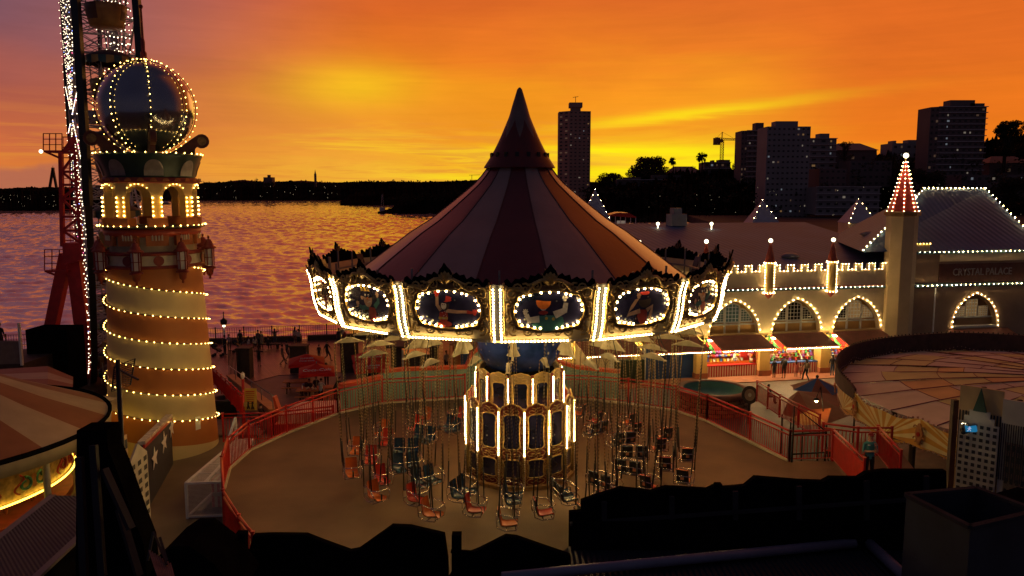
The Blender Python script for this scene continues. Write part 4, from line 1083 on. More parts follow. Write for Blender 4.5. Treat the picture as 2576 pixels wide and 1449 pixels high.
def stall(c, kind, label):
    st = thing('game_stall', label, 'game stall', F(c, 0, -2), 'lit game stalls under the arches'); hw = PITCHS / 2 - .45
    mb = MB(); fbox(mb, c - hw, c + hw, .05, .85, -.5, -.35); mb.build('striped_counter', stripes, st)
    mb = MB(); fbox(mb, c - hw, c + hw, .85, .92, -.75, -.28); mb.build('counter_top', TOY['red'] if kind == 1 else TOY['blue'], st)
    mb = MB(); fbox(mb, c - hw, c + hw, .9, 2.9, -1.6, -1.5); mb.build('red_backdrop', TOY['red'], st)
    mb = MB(); fbox(mb, c - hw + .2, c + hw - .2, 2.72, 2.8, -.6, -.35); mb.build('ceiling_lamp', M['tube'], st)
    def toy(s, z, d, r, shape=0):
        mb = MB(); k = rn.randrange(len(TK)); 
        if shape == 0: mb.ball(F(s, z, d), r, 8, 6, k)
        else:
            mb.lathe([(0, 0), (r * .9, r * .2), (r, r), (r * .55, r * 1.7), (0, r * 1.8)], F(s, z, d), 8, mi=k); mb.ball(F(s, z + r * 2.1, d), r * .7, 8, 6, k)
            for sg in (-1, 1): mb.ball(F(s + sg * r * .55, z + r * 2.7, d), r * .25, 6, 4, k); mb.ball(F(s + sg * r * .9, z + r * 1.1, d + .05), r * .33, 6, 4, k)
        return mb.build('plush_toy' if shape else 'balloon', TM, st)
    if kind == 1:
        for row in range(2):
            for q in range(17): toy(c - hw + .15 + (2 * hw - .3) * q / 16, 1.42 + row * .25 + rn.uniform(-.03, .03), -1.25, .13)
        mb = MB()
        for q in range(12): 
            s = c - hw + .2 + q * .28; mb.prism([F(s, 1.22, -1.3), F(s + .24, 1.22, -1.3), F(s + .2, .98, -1.26), F(s + .04, .98, -1.26)], BN * .02, TK.index(('yellow', 'blue', 'yellow', 'white')[q % 4]))
        mb.build('shirt_bunting', TM, st)
        mb = MB(); fbox(mb, c - hw, c + hw, .93, 1.1, -.7, -.66); mb.build('painted_front', TOY['orange'], st)
        mb = MB()
        for s0 in (0, .1): mb.tube([F(c + .2 + s0 * 2, .93, -.75), F(c + .5 + s0 * .5, 1.5, -.9)], .03, 5); mb.tube([F(c + .75 + s0 * 2, .93, -.75), F(c + .5 + s0 * .5, 1.5, -.9)], .03, 5)
        for q in range(4): mb.tube([F(c + .25 + q * .06, 1.05 + q * .13, -.8), F(c + .8 - q * .06, 1.05 + q * .13, -.8)], .02, 5)
        mb.build('step_ladder', M['white_paint'], st)
        for q in range(26): toy(c + hw - .25 + rn.uniform(-.12, .2), .9 + q * .045, -.6 + rn.uniform(-.1, .1), .13)
    else:
        for row, (z, n) in enumerate(((1.66, 14), (1.40, 13), (1.14, 13), (.93, 9))):
            for q in range(n): toy(c - hw + .15 + (2 * hw - .3) * q / (n - 1) + rn.uniform(-.05, .05), z + rn.uniform(-.05, .05), -1.35 + .2 * row, .085 + rn.uniform(0, .03), 1)
        mb = MB()
        for z in (1.62, 1.36, 1.1): fbox(mb, c - hw, c + hw, z - .03, z, -1.5, -1.2)
        mb.build('shelf', TOY['yellow'], st)
        mb = MB(); fbox(mb, c - .1, c + .6, 1.5, 1.8, -1.0, -.97); mb.build('price_board', TOY['pink'], st)
    # painted flap at the side of the awning
    mb = MB(); mb.prism([F(c - hw - .25, 3.1, .05), F(c - hw - .15, 2.42, 1.5), F(c - hw - .25, 2.1, .1)], BT * .04, TK.index('green')); mb.build('painted_side_flap', TM, st)
    mb = MB(); mb.lathe([(0, -.001), (.24, 0), (.24, .03), (0, .031)], (0, 0, 0), 12, mi=TK.index('red')); mb.v = [tuple(F(c - hw - .26 - z, 2.6 + y, .5 + x)) for x, y, z in mb.v]; mb.build('round_badge', TM, st)
    return st


s1 = stall(bays[3], 1, 'game stall with two rows of balloons and a white step ladder')
s2 = stall(bays[4], 2, 'toy-filled game stall with three visitors at its striped counter')
s3 = stall(bays[5], 2, 'prize game stall crammed with plush toys beside the spire tower')
mb = MB(); fbox(mb, bays[3] + .9, bays[3] + 1.4, 1.35, 1.9, -.7, -.66); sg = mb.build('red_sign', TOY['red'], s1)
text('BIG', .3, TOY['white'], s1, F(bays[3] + .15, .62, -.33), (pi / 2, 0, BRZ), .01)
mb = MB(); fbox(mb, bays[5] + 1.15, bays[5] + 1.6, .9, 1.9, -.5, -.4); mb.build('yellow_machine', mat('lit_yellow_box', (.7, .45, .05), .5, 0, .4, 4, emit=(1, .6, .1), es=.4), s3)
# blue roller shutter bay, notice sign, doors
c = bays[2]; hw = PITCHS / 2 - .42
bs = mat('blue_roller_shutter', (.02, .07, .26), .4, 0, 0); nt, N, L, p = nodes_of(bs); tc = N.new('ShaderNodeTexCoord'); wv = N.new('ShaderNodeTexWave'); wv.bands_direction = 'Z'; wv.inputs['Scale'].default_value = 3.2; L.new(tc.outputs['Object'], wv.inputs['Vector'])
bp = N.new('ShaderNodeBump'); bp.inputs['Strength'].default_value = 1; bp.inputs['Distance'].default_value = .08; L.new(wv.outputs[0], bp.inputs['Height']); L.new(bp.outputs[0], p.inputs['Normal'])
mb = MB(); fbox(mb, c - hw + .5, c + hw, .05, 2.75, -.6, -.5); mb.build('roller_shutter', bs, bld)
mb = MB(); fbox(mb, c - hw - .1, c - hw + .46, .05, 2.4, -.6, -.45); mb.build('door', M['frame_white'], bld)
c = bays[1]; mb = MB(); fbox(mb, c - hw, c + hw, .0, 3.1, -.6, -.5); mb.build('lower_wall', M['beige'], bld)
sg = thing('notice_sign', 'red arched notice sign with two white panels on the beige wall', 'sign', F(c + .9, 1.8, -.3))
mb = MB(); sA = FS(1545, 915, -.3)[0]; sC = FS(1598, 915, -.3)[0]; fbox(mb, sA, sC, 1.75, 2.55, -.35, -.28); mid = (sA + sC) / 2; mb.prism([F(mid + .5 * cos(a), 2.55 + .4 * sin(a), -.35) for a in [pi * k / 8 for k in range(9)]], BN * .07); mb.build('board', M['spire_red'], sg)
mb = MB(); fbox(mb, sA + .06, mid - .04, 1.95, 2.45, -.28, -.26); fbox(mb, mid + .04, sC - .06, 1.95, 2.45, -.28, -.26); mb.build('white_panel', M['white_paint'], sg)
text('GENERAL', .17, M['black'], sg, F((mid + sC) / 2, 2.3, -.25), (pi / 2, 0, BRZ), .003); text('READING', .17, M['black'], sg, F((mid + sC) / 2, 2.1, -.25), (pi / 2, 0, BRZ), .003)
text('AND', .17, M['black'], sg, F((mid + sA) / 2, 2.3, -.25), (pi / 2, 0, BRZ), .003); text('LITTLE', .17, M['black'], sg, F((mid + sA) / 2, 2.1, -.25), (pi / 2, 0, BRZ), .003)
mb = MB(); fbox(mb, sA - .1, sC + .5, .05, 1.7, -.2, .3); tag(mb.build('planter_hedge', mat('dark_hedge', (.02, .03, .015), .9, 0, .6, 4, .6, 9)), 'dark planted screen under the red notice sign', 'planter')
c = bays[0]; mb = MB(); fbox(mb, c - hw - .9, c + hw + .4, .0, 3.1, -.6, -.5); mb.build('lower_wall', M['beige'], bld)
mb = MB(); fbox(mb, c - .2, c + 1.1, .05, 2.6, -.5, -.44); dr_ = mb.build('glazed_door', M['glass_dark'], bld); mb = MB()
for k in range(4): s = c - .2 + 1.3 * k / 3; mb.bar(F(s, .05, -.42), F(s, 2.6, -.42), .05, .05)
for k in range(7): mb.bar(F(c - .2, .05 + k * .42, -.42), F(c + 1.1, .05 + k * .42, -.42), .03, .03)
fbox(mb, c - .55, c - .25, 0, 2.9, -.5, -.35); fbox(mb, c + 1.15, c + 1.45, 0, 2.9, -.5, -.35); mb.build('door_frame', M['frame_white'], dr_)
for x in (1482, 1541):
    sx, _ = FS(x, 850, .1); mb = MB(); fbox(mb, sx - .18, sx + .18, .05, 5, -.02, .1); q = mb.build('pilaster', M['frame_white'], bld); mb = MB()
    for k in range(12): mb.gem(F(sx, 1.9 + k * .28, .14), .04)
    mb.build('pilaster_string_light', M['bulb_string'], q)

# ---------------------------------------------------------------- spire tower and the hall beyond it
st = thing('spire_tower', 'tall octagonal beige tower with a red bulb-lined spire and globe lamp', 'tower', F(s_hi + .9, 0, .5))
sT = (FS(2242, 700, .9)[0] + FS(2311, 700, .9)[0]) / 2; TC = F(sT, 0, .2); TR = 1.10
zc = CAM_H - (545 - 484) * .0292; zap = CAM_H + (484 - 408) * .0292
mb = MB(); mb.lathe([(TR, 0), (TR, zc)], TC, 8, pi / 8, pi / 8 + 2 * pi, sm=False); mb.build('shaft', mat('tower_render', (.52, .39, .22), .75, 0, .12, .6, .15, 5), st)
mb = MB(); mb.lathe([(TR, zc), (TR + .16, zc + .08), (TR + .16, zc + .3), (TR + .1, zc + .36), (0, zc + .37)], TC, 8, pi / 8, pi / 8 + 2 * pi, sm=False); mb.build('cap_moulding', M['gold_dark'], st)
mb = MB(); mb.lathe([(TR - .06, zc + .38), (TR * .62, zc + 1.6), (.10, zap)], TC, 8, pi / 8, pi / 8 + 2 * pi, sm=False); sp_ = mb.build('spire', mat('spire_maroon', (.50, .05, .03), .5, 0, .2, 2), st)
mb = MB()
for i in range(8):
    a = pi / 8 + i * pi / 4
    for k in range(13):
        t = k / 12; z = zc + .4 + (zap - zc - .4) * t; r_ = (TR - .06) + (TR * .62 - TR + .06) * min(1, (z - zc - .38) / 1.22) if z < zc + 1.6 else TR * .62 + (.10 - TR * .62) * (z - zc - 1.6) / (zap - zc - 1.6)
        mb.gem(TC + Vector(((r_ + .05) * sin(a), -(r_ + .05) * cos(a), z)), .022)
mb.build('spire_string_light', M['bulb_white'], sp_)
mb = MB(); mb.tube([TC + Vector((0, 0, zap)), TC + Vector((0, 0, zap + .4))], .06, 6); mb.build('finial_rod', M['gold'], st)
mb = MB(); mb.ball(TC + Vector((0, 0, zap + .5)), .19, 10, 8); mb.build('globe_lamp', M['lamp_globe'], st)
hl = thing('crystal_hall', 'tall beige hall lettered CRYSTAL PALACE under a big hipped grey roof', 'building', F(s_hi + 8, 0))
h0, h1 = sT + TR * .7, sT + 20; zeave = FS(2400, 633)[1]; zb2 = FS(2400, 716)[1]; ca = FS(2457, 740)[0]; zspr = FS(2400, 822)[1]; zapx = FS(2457, 740)[1]
mb = MB(); ap = arch_pts(ca, 1.98, zapx - zspr, zspr); zl = zb2 - .15
mb.add([F(h0, 0), F(ap[0][0], 0), F(ap[0][0], zl), F(h0, zl)], [(0, 1, 2, 3)]); mb.add([F(ap[-1][0], 0), F(h1, 0), F(h1, zl), F(ap[-1][0], zl)], [(0, 1, 2, 3)]); mb.add([F(ap[0][0], 0), F(ap[-1][0], 0), F(ap[-1][0], zspr), F(ap[0][0], zspr)], [(0, 1, 2, 3)])
for (s0, z0), (s1_, z1) in zip(ap[:-1], ap[1:]):
    mb.add([F(s0, z0), F(s1_, z1), F(s1_, zl), F(s0, zl)], [(0, 1, 2, 3)]); mb.add([F(s0, z0), F(s1_, z1), F(s1_, z1, -.55), F(s0, z0, -.55)], [(3, 2, 1, 0)])
fbox(mb, h0, h1, zb2 + .15, zeave - .1, -.6, 0); mb.build('wall', M['brown_side'], hl)
mb = MB(); fbox(mb, FS(2362, 680)[0], h1, zeave - .75, zeave - .1, .0, .06); mb.build('frieze', M['beige'], hl)
for z in (zb2, zeave):
    mb = MB(); fbox(mb, h0, h1, z - .15, z + .1, -.6, .14); q = mb.build('cornice', M['blue_band'], hl); mb = MB(); n = int((h1 - h0) / .42)
    for k in range(n): mb.gem(F(h0 + .1 + k * .42, z, .2), .03)
    mb.bar(F(h0, z, .17), F(h1, z, .17), .02, .02, 1); mb.build('cornice_string_light', [M['bulb_white'], M['black']], q)
mb = MB(); mb.face([F(s, z, -.5) for s, z in ap]); mb.build('arch_infill', mat('brown_infill', (.24, .13, .06), .7, 0, .1, 1), hl)
mb = MB(); bulbs_along(mb, [F(s, z, .06) for s, z in arch_pts(ca, 2.08, zapx - zspr + .1, zspr)], .38, .03); mb.build('arch_string_light', M['bulb_white'], hl)
for wc, ww, zt in ((ca - 1.05, .42, zspr + 1.5), (ca, .5, zspr + 2.05), (ca + 1.05, .42, zspr + 1.5)):
    mb = MB(); fbox(mb, wc - ww, wc + ww, zspr + .72, zt, -.5, -.46); q = mb.build('window', M['glass_warm'], hl); mb = MB()
    for k in range(5): s = wc - ww + 2 * ww * k / 4; mb.bar(F(s, zspr + .72, -.44), F(s, zt, -.44), .05, .04)
    for k in range(6): z = zspr + .72 + (zt - zspr - .72) * k / 5; mb.bar(F(wc - ww, z, -.44), F(wc + ww, z, -.44), .04, .04)
    mb.build('window_frame', M['frame_white'], q)
mb = MB(); fbox(mb, ca - 1.98, ca + 1.98, zspr - .12, zspr + .02, -.5, .1); fbox(mb, ca - 1.95, ca + 1.95, zspr + .6, zspr + .7, -.5, -.36); mb.build('window_sill', M['frame_white'], hl)
sx0, z1_ = FS(2362, 664); sx1, z0_ = FS(2573, 704); mb = MB(); fbox(mb, sx0, sx1, z0_, z1_, 0, .08); sgn_ = mb.build('sign_board', mat('maroon_sign', (.13, .045, .03), .7, 0, .2, 2), hl)
sx2 = FS(2394, 690)[0]; sx3 = FS(2541, 690)[0]
t_ = text('CRYSTAL PALACE', .78, mat('grey_letters', (.34, .28, .26), .5, 0, .1, 4), hl, F((sx2 + sx3) / 2, (z0_ + z1_) / 2 + .02, .1), (pi / 2, 0, BRZ), .03)
xs_ = [v.co.x for v in t_.data.vertices]; t_.scale.x = (sx3 - sx2) / (max(xs_) - min(xs_))
# hipped roof with bulbs along its hips
r0, r1 = W(2325, 476, 69), W(2478, 476, 72); sE0, sE1 = FS(2168, 632)[0], FS(2622, 632)[0]; e0 = F(sE0, zeave + .1, .15); e1 = F(sE1, zeave + .1, .15); b0_ = F(sE0 + 9, zeave, -18); b1_ = F(sE1 - 2, zeave, -18)
mb = MB(); mb.add([e0, e1, r1, r0, b0_, b1_], [(0, 1, 2, 3), (5, 4, 3, 2), (4, 0, 3), (1, 5, 2)]); rf = mb.build('hipped_roof', M['roof_grey'], hl)
mb = MB()
bulbs_along(mb, [Vector(r0) + Vector((0, 0, .1)), Vector(r1) + Vector((0, 0, .1))], .55, .05); bulbs_along(mb, [r1 + Vector((0, -.1, .1)), e1 + Vector((0, 0, .15))], .75, .045); bulbs_along(mb, [r0 + Vector((0, -.1, .1)), e0 + Vector((0, 0, .15))], .75, .045); mb.build('hip_string_light', M['bulb_white'], rf)
mb = MB(); fbox(mb, h0, h0 + 1.7, zeave + .1, zeave + .62, -.3, .25); q = mb.build('parapet_block', M['beige'], hl); mb = MB(); bulbs_along(mb, [F(h0, zeave + .66, .28), F(h0 + 1.7, zeave + .66, .28)], .28, .05); mb.build('parapet_string_light', M['bulb_string'], q)
mb = MB(); mb.tube([F(h0 + .05, 0, .05), F(h0 + .05, 5.5, .05)], .06, 6); mb.tube([F(h0 + 2.6, 0, .05), F(h0 + 2.6, zb2 - .2, .05)], .06, 6); mb.build('drain_pipe', M['white_paint'], hl)
mb = MB(); mb.add([F(ca - 2.6, 3.0, .05), F(ca + 3, 3.0, .05), F(ca + 3, 2.5, 1.3), F(ca - 2.3, 2.5, 1.3)], [(0, 3, 2, 1)]); mb.build('door_canopy', M['awning'], hl)
# pyramid roofs behind the long roof, edged with bulbs
for (x, ya, yb, x0, x1, lab) in ((1497, 476, 560, 1462, 1540, 'pale pyramid roof outlined in bulbs at the foot of the slim tower block'), (1918, 503, 562, 1884, 1956, 'pyramid roof outlined in bulbs below the big grey apartment tower'), (2160, 500, 560, 2124, 2196, 'pyramid roof outlined in bulbs in front of the terraced flats')):
    Y = 92; t = thing('pyramid_roof', lab, 'roof pavilion', W(x, yb + 30, Y), 'bulb-lined pyramid roofs'); a = W(x, ya, Y); w = (x1 - x0) / 2 * Y / FPX; zb = W(x, yb, Y).z
    base = [Vector((a.x + i * w, Y + j * w, zb)) for i, j in ((-1, -1), (1, -1), (1, 1), (-1, 1))]
    mb = MB(); mb.add(base + [a], [(0, 1, 4), (1, 2, 4), (2, 3, 4), (3, 0, 4)]); mb.build('sheet_roof', mat('pale_roof_sheet', (.40, .39, .45), .6, 0, .1, 1), t)
    mb = MB(); mb.prism([(p.x * 1 - (p.x - a.x) * .06, Y + (p.y - Y) * .94, zb - .02) for p in base], (0, 0, -zb)); mb.build('pavilion_wall', M['beige'], t)
    mb = MB(); bulbs_along(mb, [base[0], a], .8, .03); bulbs_along(mb, [base[1], a], .8, .03); mb.build('edge_string_light', M['bulb_white'], t)
# ---------------------------------------------------------------- terrace, lighthouse tower
TZ = 2.7
mb = MB(); mb.prism([(-60, 4, TZ), (-6.6, 4, TZ), (-6.9, 22, TZ), (-8.6, 30, TZ), (-9.2, 34.6, TZ), (-60, 34.6, TZ)], (0, 0, -2.65)); struct(mb.build('terrace_ground', mat('terrace_concrete', (.15, .115, .078), .8, 0, .3, .45, .2, 30, detail=8), loc=(0, 0, 0)))
YT = G(470, 1166, TZ).y + 2.2
TX = W(368, 270, YT).x; TB = Vector((TX, YT, 0))


def tz(y): return W(390, y, YT).z


def tr(y, hw):
    zz = tz(y); return hw * (YT * CP - (zz - CAM_H) * SP) / FPX * cos(atan2(TX, YT))   # off-axis stretch


tower = thing('lighthouse_tower', 'cream and orange spiral-striped round tower topped by a mirrored ball in bulb strings', 'tower', (TX, YT, TZ))
R0, R1 = tr(1150, 140), tr(668, 120); ZS0, ZS1 = TZ, tz(662)


def shaft_r(z): return R0 + (R1 - R0) * (z - ZS0) / (ZS1 - ZS0)


m = mat('spiral_stripes', (.5, .4, .2), .65, 0, 0); nt, N, L, p = nodes_of(m)
PIT2 = (tz(745) - tz(870)) * 1.0; HZ = tz(770)
tc = N.new('ShaderNodeTexCoord'); sx = N.new('ShaderNodeSeparateXYZ'); L.new(tc.outputs['Object'], sx.inputs[0])
at = N.new('ShaderNodeMath'); at.operation = 'ARCTAN2'; L.new(sx.outputs[0], at.inputs[0]); ng = N.new('ShaderNodeMath'); ng.operation = 'MULTIPLY'; L.new(sx.outputs[1], ng.inputs[0]); ng.inputs[1].default_value = -1; L.new(ng.outputs[0], at.inputs[1])
d1 = N.new('ShaderNodeMath'); d1.operation = 'DIVIDE'; L.new(at.outputs[0], d1.inputs[0]); d1.inputs[1].default_value = 2 * pi
d2 = N.new('ShaderNodeMath'); d2.operation = 'ADD'; L.new(sx.outputs[2], d2.inputs[0]); d2.inputs[1].default_value = TZ - HZ
d3 = N.new('ShaderNodeMath'); d3.operation = 'DIVIDE'; L.new(d2.outputs[0], d3.inputs[0]); d3.inputs[1].default_value = PIT2
ad = N.new('ShaderNodeMath'); ad.operation = 'ADD'; L.new(d1.outputs[0], ad.inputs[0]); L.new(d3.outputs[0], ad.inputs[1])
fr = N.new('ShaderNodeMath'); fr.operation = 'FRACT'; L.new(ad.outputs[0], fr.inputs[0])
gt = N.new('ShaderNodeMath'); gt.operation = 'GREATER_THAN'; L.new(fr.outputs[0], gt.inputs[0]); gt.inputs[1].default_value = .5
nz_ = N.new('ShaderNodeTexNoise'); nz_.inputs['Scale'].default_value = .9; nz_.inputs['Detail'].default_value = 7; L.new(tc.outputs['Object'], nz_.inputs['Vector'])
mx = N.new('ShaderNodeMix'); mx.data_type = 'RGBA'; L.new(gt.outputs[0], mx.inputs[0]); mx.inputs[6].default_value = (.62, .49, .24, 1); mx.inputs[7].default_value = (.44, .15, .035, 1)
mr = N.new('ShaderNodeMapRange'); L.new(nz_.outputs[0], mr.inputs[0]); mr.inputs[3].default_value = .72; mr.inputs[4].default_value = 1.2
m2 = N.new('ShaderNodeMix'); m2.data_type = 'RGBA'; m2.blend_type = 'MULTIPLY'; m2.inputs[0].default_value = 1; L.new(mx.outputs[2], m2.inputs[6]); L.new(mr.outputs[0], m2.inputs[7]); L.new(m2.outputs[2], p.inputs['Base Color'])
mb = MB(); mb.lathe([(shaft_r(ZS0 + (ZS1 - ZS0) * k / 8), ZS0 + (ZS1 - ZS0) * k / 8) for k in range(9)], TB, 64); mb.build('spiral_shaft', m, tower)
# two bulb strings wind down the stripe edges
for sd in (0, 1):
    mb = MB(); mw = MB(); pts = []
    for k in range(2000):
        th = -pi / 2 + 2 * pi * k / 46; z = HZ + sd * PIT2 / 2 - th / (2 * pi) * PIT2 + 2 * PIT2
        if z > ZS1 - .12: continue
        if z < ZS0 + (1.2 if sd else 1.0): break
        r = shaft_r(z) + .07; q = TB + Vector((r * sin(th), -r * cos(th), z)); pts.append(q); mb.gem(q + Vector((.045 * sin(th), -.045 * cos(th), 0)), .028)
    mw.tube(pts, .014, 4, 0); o = mw.build('string_cable', M['black'], tower); mb.build('spiral_string_light', M['bulb_string'], o)
# lantern band
M['maroon'] = mat('maroon_trim', (.22, .022, .014), .5, 0, .2, 4); M['ivory'] = mat('ivory_band', (.62, .56, .38), .55, 0, .12, 3); M['orange_trim'] = mat('orange_trim', (.42, .12, .025), .6, 0, .2, 3)
zb0, zb1 = tz(664), tz(632); rb = tr(648, 122); rw = tr(610, 110)
mb = MB(); mb.lathe([(rb, zb0), (rb, zb1)], TB, 48); mb.build('ivory_band', M['ivory'], tower)
mb = MB()
for z in (zb0, zb1): mb.lathe([(rb - .1, z - .08), (rb + .1, z - .06), (rb + .1, z + .06), (rb - .1, z + .08)], TB, 48)
mb.build('band_moulding', M['maroon'], tower)
mb = MB(); mb.lathe([(rw, zb1 + .06), (rw, tz(588))], TB, 48); mb.build('upper_wall', mat('aged_cream_wall', (.42, .34, .20), .7, 0, .2, 2), tower)
for i in range(10):
    a = radians(29 + 36 * i); q = TB + Vector((sin(a) * (rb + .02), -cos(a) * (rb + .02), (zb0 + zb1) / 2)); t1 = Vector((cos(a), sin(a), 0)); n1 = Vector((sin(a), -cos(a), 0))
    mb = MB(); mb.prism([q + t1 * .2 * cos(2 * pi * k / 16) + Vector((0, 0, .2 * sin(2 * pi * k / 16))) for k in range(16)], n1 * .04); mb.build('red_disc', M['maroon'], tower)
    mb = MB(); c = TB + n1 * (rw + .06) + Vector((0, 0, tz(600)))
    mb.bar(c - t1 * .42, c + t1 * .42, .14, .42); 
    o = mb.build('corbel_block', M['orange_trim'], tower); mb = MB()
    for k in range(4): mb.bar(c + t1 * (-.18 + .12 * k) + n1 * .09 + Vector((0, 0, .0)), c + t1 * (-.18 + .12 * k) + n1 * .09 + Vector((0, 0, .24)), .05, .05)
    mb.build('fluting_rib', M['ivory'], o)
M['milk_glass'] = mat('milk_glass', (.55, .50, .46), .3, 0, .08, 4)
for i in range(8):
    a = radians(6.5 + 45 * i); n1 = Vector((sin(a), -cos(a), 0)); c = TB + n1 * (rb + .36) + Vector((0, 0, (zb0 + zb1) / 2 + .0)); s = .9
    mb = MB(); mb.lathe([(.17 * s, -.38 * s), (.19 * s, .38 * s)], c, 6, sm=False); ln = mb.build('wall_lantern', M['milk_glass'], tower)
    mb = MB(); mb.lathe([(0, .92), (.05, .90), (.05, .82), (.02, .78), (.12, .72), (.2, .55), (.22, .48), (.32, .42), (.32, .38), (.2, .37)], c, 8); mb.lathe([(.19, -.38), (.27, -.42), (.27, -.48), (.17, -.5), (.14, -.72), (.05, -.80), (.055, -.9), (0, -.93)], c, 8)
    for k in range(6): b = 2 * pi * k / 6; v = Vector((sin(b), -cos(b), 0)); mb.bar(c + v * .19 + Vector((0, 0, -.36)), c + v * .2 + Vector((0, 0, .38)), .035, .035)
    for k in range(6): b = 2 * pi * k / 6; b2 = b + pi / 3; mb.bar(c + Vector((sin(b), -cos(b), 0)) * .195, c + Vector((sin(b2), -cos(b2), 0)) * .195, .03, .03)
    mb.bar(TB + n1 * (rb - .05) + Vector((0, 0, c.z + .33)), c + Vector((0, 0, .33)), .06, .06); mb.bar(TB + n1 * (rb - .05) + Vector((0, 0, c.z - .33)), c + Vector((0, 0, -.33)), .06, .06)
    mb.build('lantern_frame', M['maroon'], ln)
# gallery floor, arcade, crown
zf = tz(567); rf_ = tr(567, 134); zc1 = tz(462); rc = tr(510, 118)
mb = MB(); mb.lathe([(rw, tz(592)), (tr(580, 122), tz(588)), (tr(580, 125), tz(574)), (rw, tz(572))], TB, 48); mb.build('red_cornice', mat('red_cornice', (.42, .055, .02), .45, 0, .15, 3), tower)
mb = MB(); mb.lathe([(0, zf - .05), (rf_, zf - .06), (rf_, zf + .02), (0, zf + .03)], TB, 48); fl_ = mb.build('gallery_floor', M['dark_wood'], tower)


def ring_bulbs(r, z, n, size=.03):
    mb = MB()
    for k in range(n): a = 2 * pi * k / n; mb.gem(TB + Vector((r * sin(a), -r * cos(a), z)), size)
    return mb


ring_bulbs(rf_ + .05, zf + .04, 40, .03).build('gallery_string_light', M['bulb_string'], fl_)
M['col_yellow'] = mat('yellow_column', (.60, .37, .09), .6, 0, .12, 3)
na = 8; za = tz(497); ra_in = rc - .30
mb = MB(); seg = 2 * pi / na; offs = radians(31)
for i in range(na):     # arch spandrels between the columns
    a0 = offs + i * seg; hw = seg * .36; am = a0 + seg / 2; K = 14
    for k in range(K):
        u0, u1 = -1 + 2 * k / K, -1 + 2 * (k + 1) / K; hgt = lambda u: za + (zc1 - .12 - za) * sqrt(max(0, 1 - u * u))
        for r in (rc, ra_in):
            mb.add([TB + Vector((r * sin(am + hw * u), -r * cos(am + hw * u), z)) for u, z in ((u0, hgt(u0)), (u1, hgt(u1)), (u1, zc1), (u0, zc1))], [(0, 1, 2, 3)], 0, True)
        mb.add([TB + Vector((r * sin(am + hw * u), -r * cos(am + hw * u), hgt(u))) for u, r in ((u0, rc), (u1, rc), (u1, ra_in), (u0, ra_in))], [(3, 2, 1, 0)], 0)
    for r, f in ((rc, 1), (ra_in, 1)):
        mb.add([TB + Vector((r * sin(a), -r * cos(a), z)) for a, z in ((a0 - seg * .14, za), (a0 + seg * .14, za), (a0 + seg * .14, zc1), (a0 - seg * .14, zc1))], [(0, 1, 2, 3)])
mb.build('arcade', mat('arcade_cream', (.56, .38, .14), .6, 0, .12, 2), tower)
for i in range(na):
    a0 = offs + i * seg; mb = MB(); n = 6
    for k in range(n + 1): pass
    hwid = seg * .14
    vs = []
    for z in (zf, za):
        for a in (-hwid, 0, hwid): vs.append(TB + Vector((rc * sin(a0 + a), -rc * cos(a0 + a), z)))
        for a in (hwid, -hwid): vs.append(TB + Vector((ra_in * sin(a0 + a), -ra_in * cos(a0 + a), z)))
    mb.add(vs, [(k, (k + 1) % 5, 5 + (k + 1) % 5, 5 + k) for k in range(5)]); cl = mb.build('arcade_column', M['col_yellow'], tower)
    mb = MB(); c = TB + Vector((sin(a0) * (rc - .14), -cos(a0) * (rc - .14), zf + .18)); mb.box(c, (.72, .5, .34), a0); mb.build('column_base', M['orange_trim'], cl)
    mb = MB()
    for sg in (-1, 1):
        for k in range(5): z = zf + .45 + (za - zf - .45) * k / 4; mb.gem(TB + Vector(((rc + .05) * sin(a0 + sg * hwid * .8), -(rc + .05) * cos(a0 + sg * hwid * .8), z)), .042)
    am = a0 + seg / 2
    for k in range(1, 7):
        u = -1 + 2 * k / 7; z = za + (zc1 - .08 - za) * sqrt(1 - u * u); mb.gem(TB + Vector(((rc + .06) * sin(am + seg * .36 * u), -(rc + .06) * cos(am + seg * .36 * u), z + .05)), .024)
    mb.build('arch_string_light', M['bulb_string'], cl)
mb = MB(); mb.lathe([(rc - .5, zc1 + .02), (rc + .1, zc1), (rc + .16, zc1 + .1), (rc + .02, tz(448))], TB, 48); mb.build('scalloped_band', M['maroon'], tower)
for k in range(26):
    a = 2 * pi * k / 26; n1 = Vector((sin(a), -cos(a), 0)); t1 = Vector((cos(a), sin(a), 0)); c = TB + n1 * (rc + .15) + Vector((0, 0, zc1 + .08)); MB().prism([c + t1 * .13 * cos(b) + Vector((0, 0, .14 * sin(b))) for b in [pi * j / 6 for j in range(7)]], n1 * .03).build('scallop_trim', M['orange_trim'], tower)
zk0, zk1 = tz(447), tz(393); rk0, rk1 = tr(446, 116), tr(394, 137)
kp = [(rk0, zk0), (rk0 + .05, zk0 + (zk1 - zk0) * .25), (rk0 + .13, zk0 + (zk1 - zk0) * .55), (rk1 - .06, zk0 + (zk1 - zk0) * .85), (rk1, zk1), (rk1, zk1 + .06), (0, zk1 + .08)]
mb = MB(); mb.lathe(kp, TB, 48); cr = mb.build('crown_bowl', mat('dark_teal_crown', (.02, .045, .04), .35, .2, .25, 3), tower)
